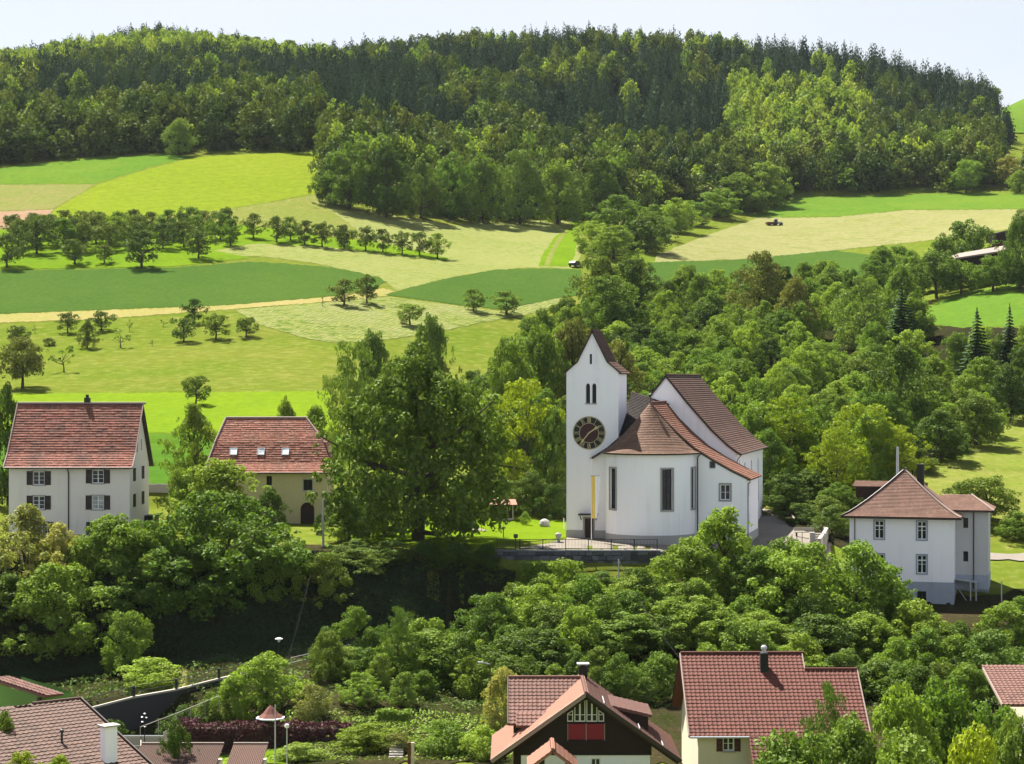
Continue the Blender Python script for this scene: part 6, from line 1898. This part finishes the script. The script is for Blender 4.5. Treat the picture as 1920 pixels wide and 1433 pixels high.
tree(415, 928, 285, 184, 'broad', L_green, 'very broad spreading tree on the bank below the yellow house', 'trees and shrubs on the bank', base=1175)

# fill of shaded undergrowth on the bank: nobody could count it
def undergrowth(name, n, px0, px1, Y0, Y1, leaf, size, hmax, label, seed, avoid=None):
    rng = np.random.default_rng(seed)
    px = rng.uniform(px0, px1, n); Yv = rng.uniform(Y0, Y1, n)
    x = (px-HX)/FPX*Yv
    pts = []; nr = []
    for i in range(n):
        if avoid and avoid(px[i], Yv[i]): continue
        b = vnoise(x[i]+300, Yv[i], 3.0, 7)
        pts.append((x[i], Yv[i], gz(x[i], Yv[i]) + .05 + hmax*b*b*rng.uniform(.2,1)))
    p = np.array(pts)
    nrm = unit(rng.normal(size=(len(p),3))*.5 + np.array([-.1,-.45,.75]))
    return tag(link(name, quads_mesh(name, leaf_quads(rng, p, nrm, size, .5), leaf)), label, 'plants', kind='stuff')
def onroad(px, Y):
    return (px > 860 and Y > 189.5) or (Y < 161 and 100 < px < 460) or (px < 960 and Y > 171)
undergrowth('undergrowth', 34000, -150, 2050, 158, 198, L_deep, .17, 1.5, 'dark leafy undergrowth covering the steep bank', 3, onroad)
def face_ivy(name, n, px0, px1, Y0, Y1, leaf, size, label, seed):
    rng = np.random.default_rng(seed); pts = []
    for i in range(n):
        px, Y = rng.uniform(px0,px1), rng.uniform(Y0,Y1)
        x = (px-HX)/FPX*Y; b = vnoise(x*1.0+77, gz(x,Y)*1.3, 1.6, 5)
        pts.append((x, Y-.5*b-.1, gz(x,Y)+.1+.5*b))
    p = np.array(pts); nr = unit(rng.normal(size=p.shape)*.40+np.array([.15,-.95,.22]))
    return tag(link(name, quads_mesh(name, leaf_quads(rng,p,nr,size,.6), leaf)), label, 'ivy', kind='stuff')
face_ivy('ivy', 60000, -160, 965, 171.5, 191, L_ivy_shade, .17, 'ivy on the steep bank, its shade put into the dark leaves', 14)
undergrowth('ground_cover', 9000, 600, 2050, 160, 192, L_olive, .16, 1.0, 'olive green weeds and brambles on the bank', 4, onroad)
undergrowth('garden_plants', 7000, 380, 960, 142, 157, L_bright, .14, .7, 'mixed bright garden plants below the bank', 5)
undergrowth('dry_stalks', 2600, 255, 350, 163, 173, L_pale, .14, .5, 'dry straw coloured stalks on the bank above the roadside wall', 6)
# shrubs that fill the bank between the named trees
fill_rows = [(-40,1900,186,193,46,3.0,5.0),(-40,1900,177,185,44,3.0,5.5),(440,1900,167,176,46,2.6,5.0),(600,1900,158,166,40,2.0,4.0)]
for x0, x1, Ya, Yb, st, h0, h1 in fill_rows:
    px = x0
    while px < x1:
        q = px+_tr.uniform(-16,16); Yq = _tr.uniform(Ya,Yb); px += st
        if 1690 < q < 1900 and Yq > 180: continue
        if 930 < q < 1230 and Yq > 184: continue
        if 1600 < q < 1700 and Yq > 190: continue
        if q < 610 and Yq > 166 and not 180 < q < 250: continue
        if 610 <= q < 930 and Yq > 175: continue
        x = (q-HX)/FPX*Yq
        lf = _tr.choices([L_green, L_deep, L_bright, L_olive],[5,5,2,1])[0]
        lb = {L_green:'mid green shrub among the thicket on the steep bank', L_deep:'dark green shrub among the thicket on the steep bank',
              L_bright:'light green shrub among the thicket on the steep bank', L_olive:'olive green shrub among the thicket on the steep bank'}[lf]
        h = _tr.uniform(h0,h1)
        tree_at(x, Yq, gz(x,Yq), h*_tr.uniform(.9,1.35), h, 'bush', lf, lb, 'shrubs of the thicket on the bank', name='shrub')
# ================================================================== terrace wall, railings and small things
rs_ = random.Random(17)
t = thing('terrace_wall', 'dark rough stone retaining wall of the church terrace', 'wall', (P(905,1030,192).x, 191.9, -19.6))
Lw = P(1238,1030,191.6).x - P(905,1030,192).x
Hw = 19.6-16.38
n = MB(); n.box(0,.12,-.4,Lw,.62,Hw-.05); n.obj('mortar_core', M_mortar, t)
kinds = []
for k in range(6):
    n = MB(); p = []
    for a in (0,1):
        for x, z in ((0,0),(1,0),(1,1),(0,1)):
            j = .07
            p.append(((x+rs_.uniform(-j,j)*(1 if a == 0 else .0)), (0 if a == 0 else .34), z+rs_.uniform(-j,j)*(1 if a == 0 else .0)))
    ins = [(x*.84+.08, y-.05+rs_.uniform(-.02,.02), z*.84+.08) for x,y,z in p[:4]]
    n.add(ins+p, [(0,1,2,3)]+[(i,4+i,4+(i+1)%4,(i+1)%4) for i in range(4)]+[(4+i,8+i,8+(i+1)%4,4+(i+1)%4) for i in range(4)])
    kinds.append(n.mesh('stone', M_dstone))
z = -.2; cnt = 0
while z < Hw-.15:
    h = rs_.uniform(.42,.62); h = min(h, Hw-z); x = rs_.uniform(-.3,0)
    while x < Lw:
        w = rs_.uniform(.5,1.15)
        if cnt < 300:
            o = link('stone', rs_.choice(kinds), t); o.location = (x, rs_.uniform(-.03,.05), z); o.scale = (w-.04, 1, h-.035); cnt += 1
        x += w
    z += h
n = MB(); x = 0
while x < Lw:
    w = rs_.uniform(.8,1.3); n.box(x+.01,-.08,Hw-.06,min(Lw,x+w)-.01,.68,Hw+.07+rs_.uniform(-.01,.02)); x += w
n.obj('coping', M_dstone, t)
# terrace railing
t = thing('terrace_railing', 'thin dark iron railing along the edge of the church terrace', 'railing', (P(932,1020,192.4).x, 192.2, -16.3))
Lr = P(1232,1020,192.2).x - P(932,1020,192.4).x
for z in (1.02, .12):
    n = MB(); n.box(0,-.025,z-.025,Lr,.025,z+.025); n.obj('rail', M_dark, t)
for i in range(8):
    n = MB(); x = Lr*i/7; n.box(x-.04,-.04,0,x+.04,.04,1.06); n.obj('post', M_dark, t)
n = MB(); 
for i in range(int(Lr/.14)): n.box(i*.14+.06,-.01,.14,i*.14+.082,.01,1.0)
tag(n.obj('baluster', M_dark, t), kind='stuff')

def lamp_post(px, pt, pb, Y, name, label, head='ball', grp=None, base=None, mat=None):
    b = P(px, pb, Y); h = (pb-pt)/FPX*Y
    t = thing(name, label, 'lamp', b, 0, grp)
    n = MB(); n.tube((0,0,-.4),(0,0,h-.2),.055,.04,8); n.obj('pole', mat or M_dark, t)
    n = MB()
    if head == 'ball': n.lathe([(.04,h-.22),(.15,h-.16),(.18,h-.05),(.14,h+.06),(.03,h+.1)],12); n.obj('lamp_head', M_frame, t)
    elif head == 'dish': n.lathe([(.05,h-.34),(.10,h-.30),(.13,h-.16),(.34,h-.08),(.33,h-.02),(.12,h+.05),(.02,h+.06)],16); n.obj('lamp_head', M_frame, t)
    elif head == 'flood': n.box(-.20,-.16,h-.25,.20,.14,h+.12); n.obj('lamp_head', M_dark, t); m = MB(); m.box(-.15,.141,h-.2,.15,.155,h+.06); m.obj('lamp_glass', M_glass, t)
    elif head == 'arm': n.beam((0,0,h-.1),(-.6,0,h+.02),.06,.06); n.box(-.95,-.1,h-.02,-.55,.1,h+.08); n.obj('lamp_head', M_grey, t)
    elif head == 'flat': n.lathe([(.05,h-.25),(.22,h-.22),(.24,h-.12),(.04,h-.05)],12); n.obj('lamp_head', M_dark, t)
    return t
lamp_post(944, 987, 1014, 206, 'garden_lamp', 'thin dark garden lamp on the lawn left of the tower', 'flat')
lamp_post(967, 1004, 1040, 192.0, 'floodlight', 'dark square floodlight on a post at the terrace edge', 'flood')
lamp_post(523, 1197, 1245, 172, 'street_lamp', 'street lamp with white dish head on the shaded bank', 'dish')
lamp_post(1544, 961, 984, 222, 'street_lamp', 'small lamp with white globe beside the grey stepped wall', 'ball')
lamp_post(538, 1360, 1430, 140, 'garden_lamp', 'slim garden lamp with small white globe before the purple hedge', 'ball', mat=M_grey)
lamp_post(919, 1243, 1330, 152, 'street_lamp', 'street lamp with short arm left behind the chalet roof', 'arm')
def pole(px, pt, pb, Y, label, r=.10, mat=None, name='pole', cat='pole'):
    b = P(px,pb,Y); h = (pb-pt)/FPX*Y
    n = MB(); n.tube((0,0,-.6),(0,0,h),r*1.15,r*.8,8)
    o = n.obj(name, mat or M_bark, None); o.location = b
    return tag(o, label, cat)
pole(606, 937, 1052, 195, 'weathered wooden utility pole in front of the yellow house', .11, M_stone, 'utility_pole')
pole(1160, 1049, 1090, 186, 'short pole with stay wires before the terrace wall', .07, M_grey, 'utility_pole')
pole(516, 1322, 1440, 138, 'thin grey pole before the little red pyramid roof', .05, M_grey)
pole(1683, 838, 890, 225, 'grey metal mast rising behind the hipped roof', .16, M_grey, 'mast', 'mast')
pole(1878, 1089, 1150, 199, 'pale grey fence post at the right end of the hipped house yard', .07, M_conc, 'post', 'post')
def wire(name, label, a, b, sag, r=.012, mat=None):
    n = MB(); k = 14; last = None
    for i in range(k+1):
        t_ = i/k; p = Vector(a).lerp(Vector(b), t_) - Vector((0,0,sag*4*t_*(1-t_)))
        if last: n.tube(last, p, r, r, 5, cap=False)
        last = p
    return tag(n.obj(name, mat or M_grey, None), label, 'wire')
wire('stay_wire', 'left stay wire of the short pole by the terrace wall', P(1160,1050,186), P(1100,1108,178), .05, .01, M_dark)
wire('stay_wire', 'right stay wire of the short pole by the terrace wall', P(1160,1050,186), P(1172,1075,182), .02, .01, M_dark)
wire('power_line', 'power line sagging from the wooden pole down the bank', P(606,960,195), P(541,1230,160), .8, .007, M_dark)
wire('power_line', 'power line running down towards the big red roof', P(1190,1110,178), P(1312,1275,133), .5, .007, M_dark)
wire('power_line', 'power line crossing before the trees behind the hipped house', P(1540,838,236), P(1905,784,300), 1.2, .007, M_dark)
wire('power_line', 'power line crossing the trees on the lower bank', P(1160,1052,186), P(940,1225,155), .6, .007, M_dark)

# flag in front of the tower
b = P(1109,1016,200.2); h = (1016-862)/FPX*200.2
t = thing('flagpole', 'slim white flagpole in front of the clock tower', 'flagpole', b)
n = MB(); n.tube((0,0,-.6),(0,0,h),.05,.028,8); n.obj('pole', M_frame, t)
n = MB(); n.lathe([(.02,h),(.07,h+.05),(.02,h+.11)],8); n.obj('knob', M_gold, t)
f = tag(empty('flag', b), 'long hanging yellow and white banner on the flagpole before the tower', 'flag')
zt, zl = (1016-893)/FPX*200.2, (1016-972)/FPX*200.2
def cloth(x0t, x1t, x0b, x1b, mat, nm):
    n = MB(); K, J = 14, 5; v = []
    for side in (0,1):
        for i in range(K+1):
            tt = i/K; z = zt+(zl-zt)*tt
            for j in range(J+1):
                s = j/J; xa = x0t+(x0b-x0t)*tt; xb_ = x1t+(x1b-x1t)*tt
                x = xa+(xb_-xa)*s
                v.append((x, -.08+.05*math.sin(x*14+tt*3)+side*.012, z))
    m = (K+1)*(J+1); fs = []
    for side in (0,1):
        for i in range(K):
            for j in range(J):
                q_ = side*m+i*(J+1)+j; g_ = (q_,q_+1,q_+J+2,q_+J+1); fs.append(g_ if side else g_[::-1])
    n.add(v, fs); return n.obj(nm, mat, f, smooth=True)
cloth(-.04,.36,.02,.38,M_yellow,'yellow_half'); cloth(.362,.92,.382,.56,M_cloth,'white_half')
n = MB(); n.tube((-.06,-.07,zt+.03),(.86,-.07,zt+.03),.025,.025,6); n.obj('cross_bar', M_dark, f)

# stone urn on a dark plinth, boulder, garden hut
t = thing('stone_urn', 'grey stone vase on a dark block beside the clock tower', 'urn', P(1045,1022,200))
n = MB(); n.box(-.62,-.4,-.1,.62,.4,.30); n.obj('plinth', M_dstone, t)
n = MB(); n.lathe([(.14,.30),(.22,.34),(.16,.46),(.12,.6),(.26,.8),(.34,1.0),(.30,1.14),(.18,1.2),(.10,1.28)],14,(.1,0,0)); n.obj('vase', M_stone, t)
t = thing('boulder', 'round pale boulder on the far edge of the lawn', 'boulder', P(1021,985,220))
n = MB(); rb = np.random.default_rng(4)
n.lathe([(.55*(1+.08*rb.normal()),-.1),(.62,.15),(.52,.45),(.3,.66),(.08,.72)], 11); n.obj('rock', M_stone, t)
t = thing('garden_hut', 'small open garden hut under the trees beyond the lawn', 'hut', P(942,982,227))
n = MB(); n.box(-1.3,0,0,1.3,.12,.62); n.obj('low_wall', M_conc, t)
for x in (-1.2,.55,1.2):
    n = MB(); n.box(x-.06,.0,.62 if x != .55 else .0,x+.06,.12,2.2); n.obj('post', M_conc, t)
n = MB(); n.add([(-1.7,-.5,2.2),(1.7,-.5,2.2),(1.7,2.2,2.2),(-1.7,2.2,2.2),(-1.5,.8,2.75),(1.5,.8,2.75)],[(0,1,5,4),(1,2,5),(2,3,4,5),(3,0,4),(3,2,1,0)]); n.obj('roof', M_tile_o, t)
n = MB(); n.box(-1.3,1.6,0,1.3,1.7,2.2); n.obj('back_wall', M_wood, t)
tag(pole(1057,972,990,216,'short white marker post left of the tower',.05,M_frame,'post','post'))

# stepped grey wall and bench right of the church
t = thing('curved_wall', 'grey concrete wall curving round the steps right of the church', 'wall', P(1515,1010,212))
inv = lambda px, py, Y: P(px,py,Y) - t.location
pts = [(1441,984,232),(1475,983,231),(1510,986,228),(1538,990,222),(1550,996,216),(1545,1004,211),(1536,1016,207)]
n = MB(); 
for (a,b) in zip(pts, pts[1:]):
    A, B = inv(a[0],a[1]-6,a[2]), inv(b[0],b[1]-6,b[2])
    d = (B-A); d.z = 0; s = Vector((-d.y,d.x,0)).normalized()*.18
    lo = Vector((0,0,2.4))
    n.add([A-s,B-s,B+s,A+s,A-s-lo,B-s-lo,B+s-lo,A+s-lo], [(0,1,2,3),(7,6,5,4),(0,4,5,1),(2,6,7,3),(1,5,6,2),(3,7,4,0)])
n.obj('wall_run', M_conc, t)
for i in range(6):
    n = MB(); A = inv(1536-2*i, 1000+4.5*i, 210-.45*i); n.box(A.x-.75,A.y-.3,A.z-1.6,A.x+.75,A.y+.25,A.z); n.obj('step', M_conc, t)
n = MB(); A = inv(1523,1003,208.5); n.box(A.x-.28,A.y-.28,A.z-2.0,A.x+.28,A.y+.28,A.z+.25); n.obj('pillar', M_stone, t)
for i, (px, py, Y) in enumerate(((1485,1008,205),(1494,1006,206),(1504,1004,207),(1477,1013,204))):
    n = MB(); A = inv(px,py,Y); n.box(A.x-.03,A.y-.03,A.z-1.0,A.x+.03,A.y+.03,A.z+.35); n.obj('rail_post', M_dark, t)
for px, py, Y, lb in ((1455,988,229,'pale wooden bench on the terrace right behind the nave'),(1508,1000,214,'grey bench on the paved slope by the curved wall')):
    t = thing('bench', lb, 'bench', P(px,py+6,Y), R(4))
    n = MB(); n.box(-1.1,-.25,.42,1.1,.22,.5); n.obj('seat', M_conc, t)
    n = MB(); n.box(-1.1,.2,.6,1.1,.26,.95); n.obj('backrest', M_conc, t)
    for x in (-.85,.85):
        n = MB(); n.box(x-.06,-.2,-.05,x+.06,.2,.42); n.obj('leg', M_dark, t)

# roadside wall with coping, railings
rp = [(150,1336,157.6),(250,1310,160.2),(330,1296,162.2),(410,1276,164.6),(470,1262,166.4)]
t = thing('roadside_wall', 'dark roadside retaining wall with pale coping on the bank', 'wall', P(*rp[0]))
inv = lambda px, py, Y: P(px,py,Y) - t.location
n = MB(); c = MB()
for a, b in zip(rp, rp[1:]):
    A, B = inv(*a), inv(*b); s = Vector((0,.4,0)); lo = Vector((0,0,3.4)); e = Vector((0,0,.16))
    n.add([A,B,B+s,A+s,A-lo,B-lo,B+s-lo,A+s-lo], [(0,1,2,3),(7,6,5,4),(0,4,5,1),(2,6,7,3)])
    A2, B2 = A-Vector((0,.06,0))+Vector((0,0,.005)), B-Vector((0,.06,0))+Vector((0,0,.005)); s2 = Vector((0,.5,0))
    c.add([A2+e,B2+e,B2+s2+e,A2+s2+e,A2,B2,B2+s2,A2+s2], [(0,1,2,3),(7,6,5,4),(0,4,5,1),(2,6,7,3),(1,5,6,2),(3,7,4,0)])
n.obj('wall_face', M_mortar, t); c.obj('coping', M_conc, t)
for a, b in zip(rp, rp[1:]):
    A, B = inv(*a), inv(*b); L_ = (B-A).length; d_ = (B-A).normalized()
    z = -2.6
    while z < -.45:
        x = rs_.uniform(-.2,.0); h = rs_.uniform(.36,.5)
        while x < L_-.2:
            w = rs_.uniform(.5,1.0); o = link('stone', rs_.choice(kinds), t)
            o.location = A+d_*x+Vector((0,.06,z)); o.rotation_euler = (0,0,math.atan2(d_.y,d_.x)); o.scale = (w-.04,.6,h-.03); x += w
        z += h
def railing(name, label, pts, h, every, mat, pw=.09, z0=0.0, rails=(1.0,.55), r=.03):
    t = thing(name, label, 'railing', P(*pts[0]))
    W_ = [P(*p)-t.location for p in pts]
    for f in rails:
        n = MB()
        for a, b in zip(W_, W_[1:]): n.tube(a+Vector((0,.2,h*f)), b+Vector((0,.2,h*f)), r, r, 6)
        n.obj('rail', mat, t)
    for a, b in zip(W_, W_[1:]):
        L = (b-a).length; k = max(1, round(L/every))
        for i in range(k+1 if b is W_[-1] else k):
            p = a.lerp(b, i/k); n = MB(); n.box(p.x-pw/2,p.y+.2-pw/2,p.z-.3,p.x+pw/2,p.y+.2+pw/2,p.z+h+.03); n.obj('post', mat, t)
    return t
railing('road_railing', 'dark railing with two rails on the roadside wall', rp, .95, 3.4, M_dark, .2, r=.028)
railing('road_railing', 'upper railing on the bank continuing uphill towards the birch', [(545,1255,168.6),(610,1240,170.6),(690,1222,173.0)], .95, 2.2, M_grey, .05)
railing('stair_handrail', 'pale handrail climbing beside the lower steps at left', [(262,1384,150),(330,1358,152),(410,1325,155)], .8, 1.6, M_conc, .04, rails=(1.0,))
# small roof terrace with railing
t = thing('roof_terrace', 'small pale roof terrace with low parapet beside the brown tiled roof', 'terrace', P(270,1398,146))
n = MB(); n.box(-1.9,0,-2.2,1.45,2.4,-.02); n.obj('slab', M_conc, t)
for x0 in (-1.85,-.2):
    n = MB(); n.box(x0,.0,0,x0+1.58,.07,.62); n.obj('parapet_panel', M_conc, t)
n = MB(); n.box(-1.9,-.02,.66,1.45,.06,.74); n.obj('rail', M_grey, t)
for i in range(5):
    n = MB(); n.box(1.4,.1+.5*i,0,1.46,.2+.5*i,.9); n.obj('baluster', M_conc, t)
t = thing('garden_post', 'dark post carrying small pale discs beside the roof terrace', 'post', P(271,1392,145))
h = (1392-1338)/FPX*145
n = MB(); n.tube((0,0,-.3),(0,0,h),.04,.03,6); n.obj('pole', M_dark, t)
for dx, dz in ((.03,h),(-.16,h-.25),(.14,h-.3),(-.14,h-.6),(.05,h-.95)):
    n = MB(); n.lathe([(.02,-.05),(.10,0),(.02,.05)],8,(dx,-.05,dz)); n.obj('disc', M_grey, t)

# purple hedge, clipped hedge, garden things
def hedge(name, label, x0, x1, Yh, pyt, pyb, dep, leaf, seed, leafs=.11, n_=5200):
    A, B = P(x0,pyb,Yh), P(x1,pyb,Yh); h = (pyb-pyt)/FPX*Yh; L = B.x-A.x
    t = thing(name, label, 'hedge', (A.x, Yh, A.z))
    rng = np.random.default_rng(seed)
    p = rng.uniform(0,1,(n_,3))*np.array([L,dep,h]); f = rng.integers(0,4,n_)
    p[f==0,1] = 0; p[f==1,2] = h; p[f==2,2] = h*rng.uniform(.6,1,(f==2).sum()); p[f==3,1] = rng.uniform(0,.2,(f==3).sum())
    bump_ = np.array([vnoise(a[0],a[2],.9,seed) for a in p])
    p[:,1] -= .25*bump_; p[:,2] += .3*(bump_-.4)*(p[:,2]/h)
    p += rng.normal(size=p.shape)*.06
    nr = unit(rng.normal(size=p.shape)*.5+np.array([0,-.6,.5]))
    link('foliage', quads_mesh('foliage', leaf_quads(rng,p,nr,leafs), leaf), t)
    n = MB(); n.box(.15,.18,0,L-.15,dep-.1,h*.85); n.obj('branches', M_bark, t)
    return t
hedge('purple_hedge', 'long dark purple hedge behind the low garage roofs', 330, 655, 149, 1360, 1412, 1.2, L_purple, 8)
hedge('clipped_hedge', 'clipped green hedge below the dark terrace wall', 978, 1092, 188.5, 1057, 1100, 1.6, L_green, 9, .15, 5200)
hedge('low_hedge', 'low flat topped hedge on posts in the garden', 706, 768, 150, 1335, 1352, .8, L_bright, 10, .11, 1500)
t = thing('garden_steps', 'short pale garden steps between lime shrub and posts', 'steps', P(742,1420,143))
for i in range(6):
    n = MB(); n.box(-.5,i*.3,-1.4,.5,i*.3+.32,.02+i*.14); n.obj('step', M_conc, t)
t = thing('garden_gate_posts', 'pair of pale and rusty posts in the garden left of the chalet', 'posts', P(771,1432,140))
for x, m_ in ((-.16,M_tile_r),(.1,M_cream)):
    n = MB(); n.box(x-.09,-.1,-.5,x+.12,.1,1.5); n.obj('post', m_, t)
tag(hedge('red_shrub', 'row of bright red leafed low shrub on the garden bank', 338, 372, 151, 1350, 1364, .8, L_purple, 12, .10, 900), cat='shrub')
# brush pile
t = thing('brush_pile', 'heap of reddish brown cut branches on the bank under the hipped house', 'brush pile', P(1822,1188,187))
n = MB()
for i in range(420):
    a = rs_.uniform(-2.3,2.3); hh = .8*(1-(a/2.4)**2); p = Vector((a, rs_.uniform(-.8,.8), rs_.uniform(0,hh)))
    d = Vector((rs_.uniform(-1,1), rs_.uniform(-.5,.5), rs_.uniform(-.25,.45))).normalized()*rs_.uniform(.3,.8)
    n.tube(p-d, p+d, .018, .008, 4, cap=False)
M_twig = mat_plain('cut_twigs', (.22,.11,.085,1), (.13,.06,.05,1), rough=.9, scale=3, amt=.7)
n.obj('branches', M_twig, t)
# yard wall by the lane at right, farm machines
t = thing('yard_wall', 'sunlit low yard wall behind the right end of the hipped house', 'wall', P(1852,1056,219))
n = MB(); n.box(0,0,-.9,6,.3,.35); n.obj('wall_run', M_conc, t)

def wheel(mb, x, y, z, r, w):
    k = 14; pts = []
    for s in (-w/2, w/2):
        for i in range(k): pts.append((x+r*math.cos(2*math.pi*i/k), y+s, z+r*math.sin(2*math.pi*i/k)))
    mb.add(pts, [(i,(i+1)%k,k+(i+1)%k,k+i) for i in range(k)]+[tuple(range(k-1,-1,-1)),tuple(range(k,2*k))])
def tractor(px, py, label, rz, body, trailer=None):
    g = G(px, py, 380); t = thing('tractor', label, 'tractor', g, rz); t.scale = (.82,.82,.82)
    n = MB(); n.box(-.5,-.45,.7,1.7,.45,1.45); n.box(-1.4,-.6,.75,-.4,.6,1.25); n.obj('bonnet', body, t)
    n = MB(); n.box(-1.35,-.7,1.25,-.2,.7,2.35); n.obj('cab', M_glass, t)
    n = MB(); n.box(-1.45,-.78,2.35,-.1,.78,2.5); n.obj('cab_roof', M_frame, t)
    for x, r, w in ((-.95,.85,.5),(1.35,.55,.38)):
        for y in (-.85,.85):
            n = MB(); wheel(n,x,y,r,r,w); n.obj('wheel', M_dark, t)
    if trailer:
        n = MB(); n.box(-4.6,-1.4,.5,-1.9,1.4,1.25); n.box(-1.95,-.1,.6,-1.4,.1,.75); n.obj('hay_machine', trailer, t)
        for y in (-1.2,1.2):
            n = MB(); wheel(n,-3.4,y,.45,.45,.3); n.obj('wheel', M_dark, t)
    return t
tractor(1458, 423, 'tractor with reddish hay machine working on the pale hay field', R(8), M_grey, M_tile_r)
tractor(90, 416, 'small dark tractor at the lower corner of the lime coloured field', R(170), M_dark)
g = G(1079, 501, 380)
t = thing('parked_car', 'dark car parked on the field track beside the hedgerow', 'car', g, R(60))
n = MB(); pr = [(-2.1,.45),(2.1,.45),(2.1,.8),(1.2,.95),(.6,1.45),(-1.3,1.45),(-2.0,.95)]
fr = FR((0,-.85,0),(1,0,0),(0,-1,0)); n.prism(fr, pr, 0, -1.7); n.obj('body', M_dark, t)
n = MB(); n.prism(FR((0,-.86,0),(1,0,0),(0,-1,0)), [(-1.6,.97),(1.05,.97),(.55,1.38),(-1.25,1.38)], 0, -1.72); n.obj('side_window', M_glass, t)
for x in (-1.3,1.3):
    for y in (-.8,.8):
        n = MB(); wheel(n,x,y,.33,.33,.22); n.obj('wheel', M_dark, t)
# pasture fence between the yellow house and the green field
t = thing('field_wall', 'low stone wall at the foot of the green field between the two red roofs', 'wall', P(200,912,231))
n = MB(); n.box(0,0,-.8,8.5,.35,.25); n.obj('wall_run', M_stone, t)

# ------------------------------------------------------------------ air
n = MB(); n.box(-1500, -30, -330, 1500, 2900, 190)
hz_m, hnt, hout = new_mat('haze_air')
pv = nd(hnt, 'ShaderNodeVolumePrincipled', {'Color': (.80,.88,1.0,1), 'Density': .000022, 'Anisotropy': .2})
hnt.links.new(pv.outputs[0], hout.inputs['Volume'])
hz_o = n.obj('haze', hz_m, None)
tag(hz_o, kind='stuff')
